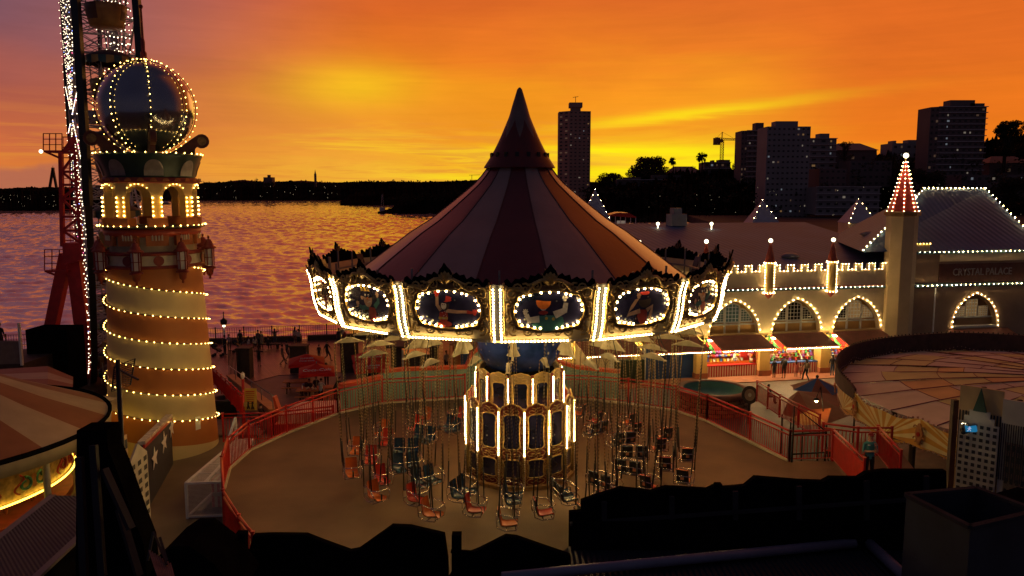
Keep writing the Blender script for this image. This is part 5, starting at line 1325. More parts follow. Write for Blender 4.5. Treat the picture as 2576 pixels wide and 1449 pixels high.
for i in range(8):
    a = radians(29 + 45 * i); mb = MB(); pts = []
    for k in range(15):
        b = pi * k / 14; u = .20 * cos(b); f = .06 + .72 * sin(b) ** .7; z = zk0 + (zk1 - zk0) * f
        kk = max(j for j in range(5) if kp[j][1] <= z + 1e-6); rr_ = kp[kk][0] + (kp[kk + 1][0] - kp[kk][0]) * (z - kp[kk][1]) / (kp[kk + 1][1] - kp[kk][1]) + .035; pts.append(TB + Vector((rr_ * sin(a + u), -rr_ * cos(a + u), z)))
    mb.face(pts); mb.build('crown_petal', mat('grey_mirror_petal', (.30, .28, .26), .3, .4, .15, 4) if i == 0 else bpy.data.materials['grey_mirror_petal'], cr)
ring_bulbs(rk1 + .03, zk1 + .08, 34, .03).build('crown_string_light', M['bulb_string'], cr)
# mirrored ball
zb_ = tz(272); RBALL = tr(272, 124); bc = TB + Vector((0, 0, zb_))
mm = mat('mirrored_segments', (.30, .31, .34), .16, .9, .1, 1)
mb = MB(); K = 24; prof = [(RBALL * sin(pi * k / 20), RBALL * -cos(pi * k / 20)) for k in range(0, 21)]; prof[0] = (0, -RBALL); prof[-1] = (0, RBALL)
mb.lathe(prof, bc, 64)
ball = mb.build('mirror_ball', mm, tower)
for i in range(8):
    a = radians(29) + 2 * pi * i / 8; mb = MB(); mw = MB(); pts = []
    for k in range(21):
        b = pi * (.14 + .84 * k / 20); r = (RBALL + .06) * sin(b); q = bc + Vector((r * sin(a), -r * cos(a), -(RBALL + .06) * cos(b))); pts.append(q); mb.gem(q + (q - bc).normalized() * .05, .023)
    mw.tube(pts, .018, 4); o = mw.build('rib_cable', M['black'], ball); mb.build('rib_string_light', M['bulb_string'], o)
for i in range(4):
    a = radians(29 + 90 * i); n1 = Vector((sin(a), -cos(a), 0)); t1 = Vector((cos(a), sin(a), 0)); z0 = zk1 + .05; r0 = rk1
    prof2 = [(-1.55, 0), (-.25, 0), (-.22, .25), (-.05, .5), (.0, .62)]
    out = [(-1.55, 0), (-.28, 0), (-.26, .28), (-.14, .42)] + [(.02 + .30 * cos(b), .62 + .30 * sin(b)) for b in [-2.2 + 4.6 * j / 10 for j in range(11)]] + [(-.35, .72), (-.75, .42), (-1.15, .16)]
    mb = MB(); mb.prism([TB + n1 * (r0 + x) + Vector((0, 0, z0 + z)) - t1 * .11 for x, z in out], t1 * .22); sc = mb.build('scroll_bracket', mat('scroll_maroon', (.10, .018, .013), .5, 0, .25, 4) if i == 0 else bpy.data.materials['scroll_maroon'], tower)
    mb = MB(); c = TB + n1 * (r0 + .02) + Vector((0, 0, z0 + .62)); mb.prism([c - t1 * .14 + n1 * .18 * cos(2 * pi * j / 14) + Vector((0, 0, .18 * sin(2 * pi * j / 14))) for j in range(14)], t1 * .28); mb.build('scroll_eye', M['gold_dark'], sc)
ztop = zb_ + RBALL; mb = MB(); mb.lathe([(.13, ztop - .05), (.14, ztop + .35), (.08, ztop + .45), (.09, ztop + .8), (.045, ztop + 1.0), (.035, tz(22)), (.07, tz(20)), (.09, tz(16)), (.06, tz(12)), (0, tz(11))], TB, 8); mb.build('mast', M['maroon'], tower)
q = G(492, 1040, TZ); mb = MB(); a = radians(62); r = shaft_r(tz(1045)) + .02
pA = lambda da, z: TB + Vector((sin(a + da) * (r), -cos(a + da) * (r), z)); zz = tz(1047)
mb.add([pA(-.06, zz - .28), pA(.06, zz - .28), pA(.06, zz + .28), pA(-.06, zz + .28)], [(0, 1, 2, 3)]); nt_ = mb.build('paper_notice', mat('paper_white', (.7, .68, .6), .8, 0, .05, 4), tower)

# ---------------------------------------------------------------- ferris wheel, seen almost edge-on
near = W(222, 484, 40); far = W(186, 484, 72); dv = Vector((far.x - near.x, far.y - near.y, 0)); WR = dv.length / 2; wd = dv.normalized(); wn = Vector((wd.y, -wd.x, 0))
if wn.x < 0: wn = -wn
HC = Vector(((near.x + far.x) / 2, (near.y + far.y) / 2, WR + .4)); TH = 2.75
wheel = thing('ferris_wheel', 'huge white ferris wheel seen edge-on with its near side thick with bulbs', 'ferris wheel', (HC.x, HC.y, 0))
M['wheel_white'] = mat('wheel_white_steel', (.42, .38, .40), .5, 0, .1, 2)


def wp(a, r, t=0.0): return HC + wd * (-cos(a) * r) + Vector((0, 0, sin(a) * r)) + wn * t


for t in (0, TH):
    mb = MB(); n = 96
    for k in range(n): mb.bar(wp(2 * pi * k / n, WR, t), wp(2 * pi * (k + 1) / n, WR, t), .34, .34)
    rim = mb.build('wheel_rim', mat('dark_rim_steel', (.03, .03, .035), .5, .3, .2, 2) if t == 0 else bpy.data.materials['dark_rim_steel'], wheel)
    ns = 28; mb = MB()
    for k in range(ns):
        a = 2 * pi * k / ns; mb.bar(wp(a, .8, t), wp(a, WR, t), .10, .10)
    for rr_ in (WR * .92, WR * .55):
        for k in range(ns * 2): mb.bar(wp(pi * k / ns, rr_, t), wp(pi * (k + 1) / ns, rr_, t), .08, .08)
    for k in range(ns): mb.bar(wp(2 * pi * k / ns, WR * .92, t), wp(2 * pi * (k + .5) / ns, WR, t), .06, .06); mb.bar(wp(2 * pi * (k + 1) / ns, WR * .92, t), wp(2 * pi * (k + .5) / ns, WR, t), .06, .06)
    mb.build('spoke_lattice', M['wheel_white'], wheel)
    mb = MB(); m1 = MB(); m2 = MB(); side = -.14 if t == 0 else -.14; rn = random.Random(5)
    for k in range(ns):
        a = 2 * pi * k / ns
        for j in range(30 if t == 0 else 10):
            r = 1.5 + (WR - 1.8) * (j + rn.random() * .6) / (30 if t == 0 else 10); u = rn.random()
            (mb if u < .9 or t else (m1 if u < .95 else m2)).gem(wp(a, r, t + side), .032)
    for k in range(170 if t == 0 else 110): mb.gem(wp(2 * pi * k / (170 if t == 0 else 110), WR * .97, t + side - .12), .034)
    o = mb.build('spoke_string_light', M['bulb_wheel'], rim)
    if m1.v: m1.build('blue_string_light', M['bulb_blue'], rim); m2.build('pink_string_light', M['bulb_pink'], rim)
mb = MB()
for k in range(ns * 2):
    a = pi * k / ns; b = pi * (k + 1) / ns
    for r in (WR * .92, WR * .80):
        mb.bar(wp(a, r, 0), wp(a, r, TH), .07, .07); mb.bar(wp(a, r, 0), wp(b, r, TH), .05, .05); mb.bar(wp(a, r, TH), wp(b, r, 0), .05, .05)
    mb.bar(wp(a, WR * .92, 0), wp(a, WR * .80, TH), .05, .05); mb.bar(wp(a, WR * .8, 0), wp(a, WR * .92, TH), .05, .05)
mb.build('cross_brace_lattice', M['wheel_white'], wheel)
mb = MB(); mb.tube([wp(0, 0, -.3), wp(0, 0, TH + .3)], .5, 16); mb.build('axle', M['steel'], wheel)
mb = MB(); rn = random.Random(9)
for c_ in range(7):
    for k in range(16): mb.gem(wp(.25, WR * .86, 1.4 + c_ * .19) + Vector((0, 0, -1.6 + k * .36 + rn.uniform(-.05, .05))), .034)
mb.build('hanging_string_light', M['bulb_wheel'], wheel)


def gondola(an, bottom, trim):
    g_ = bpy.data.objects.new('gondola', None); COL.objects.link(g_); g_.parent = wheel; ORG[g_] = ORG[wheel]
    c = wp(an, WR * .97, TH * .5) + Vector((0, 0, -2.3)); mb = MB()
    mb.lathe([(0, 0), (.72, .02), (.80, .08), (.86, .35), (.97, .75), (1.0, 1.12), (.94, 1.15), (.8, 1.1), (.75, .2), (0, .15)], c, 20, mif=lambda i, e: 0 if e < 3 or (e < 5 and i % 10 < 4) else 1); mb.build('bucket', [bottom, trim], g_)
    mb = MB(); mb.lathe([(1.05, 1.95), (1.12, 2.1), (1.16, 2.25), (.9, 2.42), (.5, 2.58), (.08, 2.66), (0, 2.7)], c, 20); mb.build('canopy', M['dark_gondola'], g_)
    mb = MB()
    for k in range(40):
        a = 2 * pi * k / 40; b = 2 * pi * (k + 1) / 40; d0, d1 = .32 + .07 * abs(sin(a * 5)), .32 + .07 * abs(sin(b * 5)); r = 1.17
        mb.add([c + Vector((r * sin(a), -r * cos(a), 2.25)), c + Vector((r * sin(b), -r * cos(b), 2.25)), c + Vector((r * sin(b), -r * cos(b), 2.25 - d1)), c + Vector((r * sin(a), -r * cos(a), 2.25 - d0))], [(0, 1, 2, 3)], k // 2 % 2)
    mb.build('valance', [bottom, trim], g_)
    mb = MB()
    for k in range(6): a = pi * k / 3; mb.tube([c + Vector((.9 * sin(a), -.9 * cos(a), 1.1)), c + Vector((.95 * sin(a), -.95 * cos(a), 2.1))], .03, 5)
    mb.build('canopy_post', M['wheel_white'], g_)


M['dark_gondola'] = mat('dark_gondola_roof', (.05, .03, .03), .6, 0, .3, 3)
gm = [(mat('mustard_gondola', (.38, .17, .04), .5, 0, .2, 3), mat('brown_gondola', (.10, .035, .02), .5, 0, .2, 3)), (mat('teal_gondola', (.03, .08, .09), .5, 0, .2, 3), mat('ochre_gondola', (.32, .2, .06), .5, 0, .2, 3))]
for k in range(14):
    an = radians(-92 + 26 * k) if k else radians(-95)
    an = math.asin(max(-1, min(1, (W(280, 38, 41).z + 2.0 - HC.z) / WR))) + radians(-12.6) * (k - 1)
    gondola(an, *gm[(k + 1) % 2])
# its red support tower with two railed platforms
RS = 53.0; sp = thing('ride_support_tower', 'red steel lattice tower on two splayed legs with railed platforms beside the wheel', 'support tower', W(165, 960, RS))
M['red_steel'] = mat('red_steel', (.60, .03, .024), .5, 0, .2, 2)
w_ = lambda x, y, dy=0: W(x, y, RS + dy)
mb = MB()
for dy in (-.6, .6):
    for (xa, ya, xb, yb) in ((153, 382, 158, 620), (190, 372, 205, 620)): mb.bar(w_(xa, ya, dy), w_(xb, yb, dy), .24, .24)
    ys = [384, 432, 465, 500, 545, 580, 612]
    for k in range(len(ys) - 1):
        x0 = 154 + (ys[k] - 382) / 50; x1 = 191 + (ys[k] - 372) / 17; x2 = 154 + (ys[k + 1] - 382) / 50; x3 = 191 + (ys[k + 1] - 372) / 17
        mb.bar(w_(x0, ys[k], dy), w_(x1, ys[k], dy), .16, .16)
        if k % 2: mb.bar(w_(x0, ys[k], dy), w_(x3, ys[k + 1], dy), .14, .14)
        else: mb.bar(w_(x1, ys[k], dy), w_(x2, ys[k + 1], dy), .14, .14)
mb.build('lattice_mast', M['red_steel'], sp)
mb = MB(); mb.prism([w_(152, 383, -.7), w_(191, 371, -.7), w_(191, 328, -.7), w_(184, 328, -.7), w_(182, 342, -.7)], (0, 1.4, 0)); mb.build('head_plate', M['red_steel'], sp)
mb = MB(); mb.bar(w_(184, 616), w_(228, 968), .9, .7); mb.bar(w_(168, 640), w_(98, 975), .75, .6); mb.prism([w_(156, 612, -.75), w_(208, 612, -.75), w_(213, 650, -.75), w_(160, 668, -.75)], (0, 1.5, 0)); mb.build('splayed_leg', M['red_steel'], sp)
for (x0, x1, yf, yt) in ((109, 156, 378, 336), (112, 168, 680, 628)):
    mb = MB(); mb.prism([w_(x0, yf, -.7), w_(x1, yf, -.7), w_(x1, yf + 5, -.7), w_(x0, yf + 5, -.7)], (0, 1.4, 0)); mb.bar(w_(x0 + 6, yf + 4), w_(x1, yf + 22), .12, .12); pf = mb.build('platform', M['red_steel'], sp); mb = MB()
    for dy in (-.7, .7):
        for k in range(4): mb.bar(w_(x0 + (x1 - x0) * k / 3, yf, dy), w_(x0 + (x1 - x0) * k / 3, yt, dy), .05, .05)
        for k in range(3): y = yf + (yt - yf) * (k + 1) / 3; mb.bar(w_(x0, y, dy), w_(x1, y, dy), .05, .05)
    for k in range(3): y = yf + (yt - yf) * (k + 1) / 3; mb.bar(w_(x0, y, -.7), w_(x0, y, .7), .05, .05)
    mb.build('platform_rail', M['red_steel'], pf)
mb = MB()
for k in range(11): y = 345 + k * 26; mb.tube([w_(172, y, .75) + Vector((.38 * cos(b), .38 * sin(b), 0)) for b in [2 * pi * j / 10 for j in range(10)]], .02, 4, closed=True)
for b in range(5): mb.bar(w_(172, 345, .75) + Vector((.38 * cos(b), .38 * sin(b), 0)), w_(176, 610, .75) + Vector((.38 * cos(b), .38 * sin(b), 0)), .03, .03)
mb.build('ladder_cage_mesh', M['red_steel'], sp)
mb = MB(); mb.ball(w_(103, 381), .12, 8, 6); mb.build('tip_lamp', M['lamp_globe'], sp)

# cable-stayed bridge pylon on the far shore
mb = MB()
for dx in (-9, 10): mb.bar(W(133 + dx, 478, 1650), W(133, 424, 1650), 4, 4)
mb.bar(W(130, 424, 1650), W(136, 424, 1650), 4, 4); mb.tube([W(133, 424, 1650), W(133, 417, 1650)], .4, 4)
tag(mb.build('bridge_pylon', M['dark_wood']), 'tall dark A-shaped bridge pylon far across the harbour', 'bridge pylon')
# ---------------------------------------------------------------- striped carousel tent, lower left corner
CT = Vector((-20.6, 26.0, 0)); ZR = 5.5; RT_ = 6.15
tent = thing('carousel_tent', 'low conical carousel roof striped in cream and brown orange with a dark gutter rim', 'carousel', (CT.x, CT.y, TZ))
M['tent_cream'] = fabric('tent_cream', (.40, .30, .20), .6); M['tent_orange'] = fabric('tent_orange', (.25, .095, .045), .6)
mb = MB(); mb.lathe([(RT_, ZR + .05), (RT_ * .66, ZR + .95), (RT_ * .33, ZR + 1.95), (.3, ZR + 2.9), (0, ZR + 3.0)], CT, 60, mif=lambda i, e: (i // 3) % 2); mb.build('striped_roof', [M['tent_cream'], M['tent_orange']], tent)
mb = MB(); mb.lathe([(RT_ - .02, ZR + .06), (RT_ + .06, ZR + .16), (RT_ + .12, ZR + .1), (RT_ + .10, ZR)], CT, 60); mb.build('gutter', M['dark'], tent)
mb = MB(); mb.lathe([(RT_ + .10, ZR), (RT_ + .07, ZR - .42), (RT_, ZR - .42), (RT_, ZR)], CT, 60); mb.build('rim_fascia', mat('fascia_cream', (.40, .35, .22), .6, 0, .1, 2), tent)
for k in range(10):
    a = radians(2 + 36 * k); q = CT + Vector(((RT_ - .25) * sin(a), -(RT_ - .25) * cos(a), 0)); mb = MB(); mb.tube([q + Vector((0, 0, TZ)), q + Vector((0, 0, ZR - .05))], .11, 10); mb.build('tent_post', mat('post_green_grey', (.30, .28, .20), .5, 0, .1, 3) if k == 0 else bpy.data.materials['post_green_grey'], tent)
car = thing('carousel', 'gilded carousel under the striped tent with a neon-edged painted rounding board', 'carousel', (CT.x, CT.y, TZ)); RCa = 4.85
cb = mat('carousel_board', (.45, .30, .09), .5, 0, .5, 5)
mb = MB(); K = 64; top = lambda a: ZR - .62 + .28 * abs(sin(a * 4)) ** 1.4
for i in range(K):
    a, b = 2 * pi * i / K, 2 * pi * (i + 1) / K; V = [CT + Vector((r * sin(t), -r * cos(t), z)) for r, t, z in ((RCa, a, 3.72), (RCa, b, 3.72), (RCa + .06, b, top(b)), (RCa + .06, a, top(a)))]; mb.add(V, [(0, 1, 2, 3)], 0, True)
bd = mb.build('rounding_board', cb, car)
M['neon'] = mat('yellow_rope_light', (1, .8, .2), .4, var=0, emit=(1, .62, .06), es=7)
mb = MB(); mb.tube([CT + Vector(((RCa + .1) * sin(2 * pi * i / 96), -(RCa + .1) * cos(2 * pi * i / 96), 3.70)) for i in range(96)], .035, 5, closed=True); mb.build('lower_rope_light', M['neon'], bd)
mb = MB(); mb.tube([CT + Vector(((RCa + .1) * sin(2 * pi * i / 192), -(RCa + .1) * cos(2 * pi * i / 192), top(2 * pi * i / 192))) for i in range(192)], .03, 5, closed=True); mb.build('upper_rope_light', M['neon'], bd)
orn = [mat('ornament_red', (.36, .03, .02), .5, 0, .2, 4), mat('ornament_green', (.05, .20, .10), .5, 0, .2, 4), mat('ornament_orange', (.5, .2, .04), .5, 0, .2, 4)]
for i in range(16):
    am = 2 * pi * (i + .5) / 16; mb = MB()
    for s in (-1, 1):
        pts = []
        for k in range(17):
            t = k / 16; rad = .26 * (1 - .6 * t); an = pi / 2 + s * t * 6.5; x = s * .34 + rad * cos(an); z = 4.18 + rad * sin(an) * .9; a = am + x / RCa; pts.append(CT + Vector(((RCa + .09) * sin(a), -(RCa + .09) * cos(a), z)))
        mb.tube(pts, .05, 5, 1 if i % 2 else 0)
        pts = []
        for k in range(9):
            t = k / 8; a = am + s * (.55 + .18 * sin(t * 6)) / RCa; pts.append(CT + Vector(((RCa + .08) * sin(a), -(RCa + .08) * cos(a), 3.9 + .62 * t)))
        mb.tube(pts, .035, 4, 0)
    c = CT + Vector(((RCa + .10) * sin(am), -(RCa + .10) * cos(am), 4.2)); t1 = Vector((cos(am), sin(am), 0)); mb.face([c + t1 * .13 * cos(2 * pi * j / 14) + Vector((0, 0, .24 * sin(2 * pi * j / 14))) for j in range(14)], 2)
    mb.build('painted_ornament', orn, bd)
mb = MB(); mb.lathe([(1.2, TZ), (1.2, 4.9)], CT, 16); mb.lathe([(RCa, TZ + .25), (0, TZ + .26)], CT, 32); mb.lathe([(RCa, TZ), (RCa, TZ + .25)], CT, 32); mb.build('drum_and_deck', mat('carousel_drum', (.3, .05, .03), .5, 0, .3, 3), car)
for i in range(12):          # simple galloping horses on poles
    a = 2 * pi * (i + .3) / 12; c = CT + Vector((3.9 * sin(a), -3.9 * cos(a), TZ + .95)); t1 = Vector((cos(a), sin(a), 0)); u = Vector((0, 0, 1)); mb = MB()
    mb.tube([c - t1 * .5, c - t1 * .2 + u * .03, c + t1 * .3 + u * .05, c + t1 * .5 + u * .25, c + t1 * .62 + u * .55, c + t1 * .72 + u * .6, c + t1 * .95 + u * .45], [.13, .2, .19, .15, .11, .11, .06], 8)
    for q, s, f in ((.3, 1, .35), (.36, -1, .45), (-.4, 1, -.3), (-.45, -1, -.2)): b = Vector((sin(a), -cos(a), 0)) * s * .1; mb.tube([c + t1 * q + b, c + t1 * (q + f * .6) + b - u * .32, c + t1 * (q + f * .3) + b - u * .62], [.08, .05, .035], 6)
    mb.tube([c - t1 * .5, c - t1 * .72 - u * .05, c - t1 * .78 - u * .35], [.05, .05, .02], 5)
    h = mb.build('carousel_horse', mat('horse_paint', (.45, .12, .04), .35, 0, .6, 3) if i == 0 else bpy.data.materials['horse_paint'], car); mb = MB(); mb.tube([c - u * .9, c + u * 2.6], .025, 6); mb.build('brass_pole', M['gold'], h)
# the second stepped striped canopy behind it
mb = MB(); K = 8
A_ = [W(-60, 932, 37), W(120, 921, 38), W(184, 948, 37)]; B_ = [W(-60, 985, 32), W(120, 990, 32), W(183, 988, 32.5)]
for k in range(4):
    for j in range(2):
        f = lambda P, Q, t: P + (Q - P) * t
        a, b = f(A_[j], B_[j], k / 4), f(A_[j + 1], B_[j + 1], k / 4); c, d = f(A_[j + 1], B_[j + 1], (k + 1) / 4), f(A_[j], B_[j], (k + 1) / 4); mb.add([a, b, c, d], [(3, 2, 1, 0)], k % 2)
o = mb.build('striped_canopy', [M['tent_orange'], M['tent_cream']]); tag(o, 'small stepped canopy in tan and cream bands behind the striped carousel roof', 'canopy')
o.modifiers.new('thick', 'SOLIDIFY').thickness = .06
mb = MB()
for x in (20, 178): mb.tube([W(x, 985, 33), Vector((W(x, 985, 33).x, 33, TZ))], .06, 6)
mb.build('canopy_post', M['steel'], o)
mb = MB(); a, b = W(175, 1003, 31), W(288, 1018, 31); mb.bar(a, b, .5, .45); mb.bar(W(250, 1100, 30), W(285, 1092, 30.5), .2, .14); tag(mb.build('pink_beam', mat('pink_beam', (.42, .30, .22), .6, 0, .15, 2)), 'pale pink horizontal beam running from the carousel roof to the lighthouse tower', 'beam')

# ---------------------------------------------------------------- star wall, cut-out city, mesh cage, foreground boards
sw = thing('star_wall', 'navy wall with white stars and a red and white capping beside the tower', 'wall', G(400, 1230, TZ))
n0, n1 = G(370, 1285, TZ), G(436, 1168, TZ); top0 = W(362, 1122, n0.y).z; top1 = W(434, 1052, n1.y).z
M['navy'] = mat('navy_paint', (.022, .028, .05), .6, 0, .2, 2)
hN = Vector((.03, 0, 0)); mb = MB(); mb.prism([n0, n1, Vector((n1.x, n1.y, top1)), Vector((n0.x, n0.y, top0))], (-.16, 0, 0)); mb.build('wall_face', M['navy'], sw)
mb = MB(); mb.bar(Vector((n0.x - .06, n0.y, top0 + .10)), Vector((n1.x - .06, n1.y, top1 + .10)), .24, .12); mb.build('white_cap', mat('speckled_cap', (.5, .44, .38), .6, 0, .4, 7), sw)
mb = MB(); mb.bar(Vector((n0.x + .02, n0.y, top0 - .02)), Vector((n1.x + .02, n1.y, top1 - .02)), .06, .14); mb.build('red_stripe', M['red_paint'], sw)
for f, zf_, s in ((.30, .66, .42), (.66, .74, .42), (.97, .84, .40)):
    c = n0 + (n1 - n0) * f; c.z = TZ + (top0 - TZ) * zf_ + f * (top1 - top0); e = (n1 - n0).normalized(); pts = []
    for k in range(10):
        r = s if k % 2 == 0 else s * .4; a = pi / 2 + k * pi / 5; pts.append(c + e * (r * cos(a) * 1.3) + Vector((.03, 0, r * sin(a))))
    mb = MB(); mb.prism(pts, (.02, 0, 0)); mb.build('white_star', M['white_paint'], sw)
# mesh cage
cg = thing('mesh_cage', 'white-framed wire mesh cage on the concrete below the red railing', 'cage', G(520, 1300, TZ))
c0 = G(472, 1304, TZ); c1 = G(566, 1300, TZ); h = W(463, 1216, c0.y).z - TZ; dd = Vector((.1, 4.6, 0)); c2, c3 = c1 + dd + Vector((-.6, 0, 0)), c0 + dd; u = Vector((0, 0, h))
mb = MB()
for a, b in ((c0, c1), (c1, c2), (c2, c3), (c3, c0)): mb.bar(a + u, b + u, .09, .07); mb.bar(a + Vector((0, 0, .06)), b + Vector((0, 0, .06)), .08, .06); mb.bar(a, a + u, .08, .08)
for k in range(1, 5): mb.bar(c0 + dd * k / 5 + u, c1 + (c2 - c1) * k / 5 + u, .05, .04)
mb.bar((c0 + c1) / 2 + u, (c2 + c3) / 2 + u, .1, .05); mb.bar(c3 + u, c3 + u * 1.75, .08, .08); mb.bar(c3 + u * 1.75, c3 + Vector((0, -1.3, 0)) + u, .08, .08); mb.build('cage_frame', M['white_paint'], cg)
mb = MB()
for k in range(1, 34): a = c0 + (c1 - c0) * k / 34; mb.bar(a, a + u, .007, .007); b = c3 + (c2 - c3) * k / 34; mb.bar(a + u, b + u, .007, .007)
for k in range(1, 28): mb.bar(c0 + u * k / 28, c1 + u * k / 28, .007, .007)
for k in range(1, 90): mb.bar(c0 + dd * k / 90 + u, c1 + (c2 - c1) * k / 90 + u, .006, .006)
mb.build('wire_mesh', M['white_paint'], cg)
mb = MB(); mb.bar(c0 + Vector((.2, .5, .05)), c3 + Vector((1.0, -1, 1.0)), .16, .05); mb.box(c0 + Vector((.75, .9, .3)), (.4, .05, .6), rx=.3); tag(mb.build('stored_board', mat('pale_board', (.5, .42, .32), .7, 0, .15, 2)), 'pale timber boards leaning inside the white mesh cage', 'boards')
mb = MB(); mb.box(c1 + Vector((-.45, 2.0, .55)), (.5, 2.6, 1.0)); o = tag(mb.build('striped_bin', stripes), 'dark red stored panel standing inside the white mesh cage', 'panel')
# cut-out city flats on the left, edge-on
M['flat_cream'] = mat('flat_cream', (.60, .55, .42), .7, 0, .15, 2); M['flat_brown'] = mat('flat_brown', (.34, .14, .085), .7, 0, .2, 2); M['flat_tan'] = mat('flat_tan', (.58, .40, .18), .7, 0, .15, 2); M['flat_window'] = mat('flat_window', (.035, .033, .032), .6, 0, .2, 4); M['flat_green'] = mat('flat_green_roof', (.04, .09, .055), .7, 0, .2, 3)


def flat_city(name, label, P0, P1, zbase, blds, facing):
    """painted plywood skyline standing between P0 and P1; blds: (f0, f1, ztop, material, rows, cols, roof)"""
    t = thing(name, label, 'painted flat', Vector(((P0.x + P1.x) / 2, (P0.y + P1.y) / 2, zbase))); e = (P1 - P0); e.z = 0; Lg = e.length; e.normalize(); n = Vector((-e.y, e.x, 0)) * facing
    for i, (f0, f1, zt, mt, rows, cols, roof) in enumerate(blds):
        a, b = P0 + e * Lg * f0, P0 + e * Lg * f1; off = n * (.05 * (i % 3)); poly = [Vector((a.x, a.y, zbase)), Vector((b.x, b.y, zbase)), Vector((b.x, b.y, zt)), Vector((a.x, a.y, zt))]
        if roof == 'peak': poly = poly[:3] + [Vector(((a.x + b.x) / 2, (a.y + b.y) / 2, zt + .35 * (b - a).length)), poly[3]]
        if roof == 'step':
            st_ = []
            for k in range(3): st_ += [(1 - .12 * k, zt + .14 * k), (1 - .12 * (k + 1), zt + .14 * k)]
            pts_ = [(0, zbase), (1, zbase)] + st_ + [(1 - x, z) for x, z in st_[::-1]]; poly = [Vector((a.x + (b.x - a.x) * x, a.y + (b.y - a.y) * x, z)) for x, z in pts_]
            tp = [(.42, zt + .9), (.58, zt + .9)]; pk = [Vector((a.x + (b.x - a.x) * x, a.y + (b.y - a.y) * x, z)) for x, z in ((.33, zt + .27), (.67, zt + .27), (.5, zt + .78))]
        mb = MB(); mb.prism([p + off for p in poly], n * .04); ft = mb.build('painted_block', mt, t)
        if roof == 'step': mb = MB(); mb.prism([p + off + n * .02 for p in pk], n * .04); mb.build('painted_roof', M['flat_green'], ft)
        if rows:
            mb = MB(); w_ = (b - a).length
            for r in range(rows):
                for c in range(cols):
                    x0 = (c + .22) / cols; x1 = (c + .78) / cols; z0 = zbase + (zt - zbase) * (r + .25) / rows; z1 = zbase + (zt - zbase) * (r + .78) / rows
                    q = lambda x, z: Vector((a.x + (b.x - a.x) * x, a.y + (b.y - a.y) * x, z)) + off + n * .055
                    mb.add([q(x0, z0), q(x1, z0), q(x1, z1), q(x0, z1)], [(0, 1, 2, 3)])
            mb.build('window_print', M['flat_window'], ft)
        mb = MB(); mb.bar((a + b) / 2 - n * .1 + Vector((0, 0, zbase - (a + b).z / 2)), Vector(((a.x + b.x) / 2, (a.y + b.y) / 2, zt)) - n * .1, .08, .06); mb.build('back_batten', M['dark_wood'], ft)
    return t


f0, f1 = W(236, 1100, 15.2), W(342, 1120, 17.4); zb = TZ
flat_city('skyline_flat', 'edge-on painted plywood skyline in cream and tan beside the navy star wall', Vector((f0.x, f0.y, 0)), Vector((f1.x + .1, f1.y, 0)), 5.0,
          [(0, .34, W(290, 1100, 15.5).z, M['flat_tan'], 9, 3, ''), (.30, .60, W(320, 1104, 16.2).z, M['flat_tan'], 9, 3, ''), (.56, 1.0, W(355, 1150, 17.0).z, M['flat_cream'], 13, 3, 'peak')], -1)
mb = MB()
ob = [(193, 1083), (268, 1081), (272, 1130), (300, 1200), (335, 1300), (362, 1370), (372, 1470), (190, 1500)]
mb.prism([W(x, y, 13.5) for x, y in ob], (0, .5, 0)); bl = tag(mb.build('scenery_board', M['dark']), 'black unpainted back of the tall scenery boards in front of the carousel tent', 'scenery board')
mb = MB()
for (a, b) in (((200, 1150), (212, 1449)), ((235, 1120), (258, 1449)), ((262, 1180), (330, 1330)), ((300, 1280), (350, 1449))): mb.bar(W(*a, 13.3), W(*b, 13.0), .12, .10)
mb.build('back_batten', mat('dark_blue_batten', (.012, .014, .019), .7, 0, .3, 3), bl)
mb = MB(); rz0 = [(133, 1247), (228, 1246), (226, 1324), (93, 1460), (-160, 1700), (-120, 1440)]
o_ = [W(133, 1247, 17.0), W(222, 1247, 15.6), W(226, 1324, 13.0), W(80, 1470, 10.5), W(-200, 1470, 10.5), W(-60, 1395, 13.2)]
z1 = 6.1
mb = MB(); pts = [G(133, 1247, 6.2), G(232, 1247, 6.6), G(228, 1324, 6.9), G(93, 1452, 6.9), G(-120, 1650, 6.9), G(-150, 1468, 6.2)]
mb.face(pts); M['iron_roof'] = mat('dark_corrugated_iron', (.022, .027, .036), .7, .0, .2, 2)
nt, N, L, p = nodes_of(M['iron_roof']); tc = N.new('ShaderNodeTexCoord'); wv = N.new('ShaderNodeTexWave'); wv.inputs['Scale'].default_value = 6.0; wv.bands_direction = 'DIAGONAL'; L.new(tc.outputs['Object'], wv.inputs['Vector']); bp = N.new('ShaderNodeBump'); bp.inputs['Strength'].default_value = .5; bp.inputs['Distance'].default_value = .03; L.new(wv.outputs[0], bp.inputs['Height']); L.new(bp.outputs[0], p.inputs['Normal'])
lr = mb.build('iron_roof', M['iron_roof']); tag(lr, 'dark corrugated iron roof with pale ridge caps under the carousel tent rim', 'roof')
mb = MB(); mb.bar(pts[0], pts[5], .16, .06); mb.bar(pts[2], pts[4], .14, .06); mb.build('ridge_capping', mat('ridge_cap', (.12, .11, .14), .6, 0, .1, 2), lr)
mb = MB(); mb.add([pts[2], pts[3], pts[4], pts[4] - Vector((0, 0, 4)), pts[3] - Vector((0, 0, 4)), pts[2] - Vector((0, 0, 4))], [(0, 1, 4, 5), (1, 2, 3, 4)]); mb.build('gable_wall', M['dark'], lr)
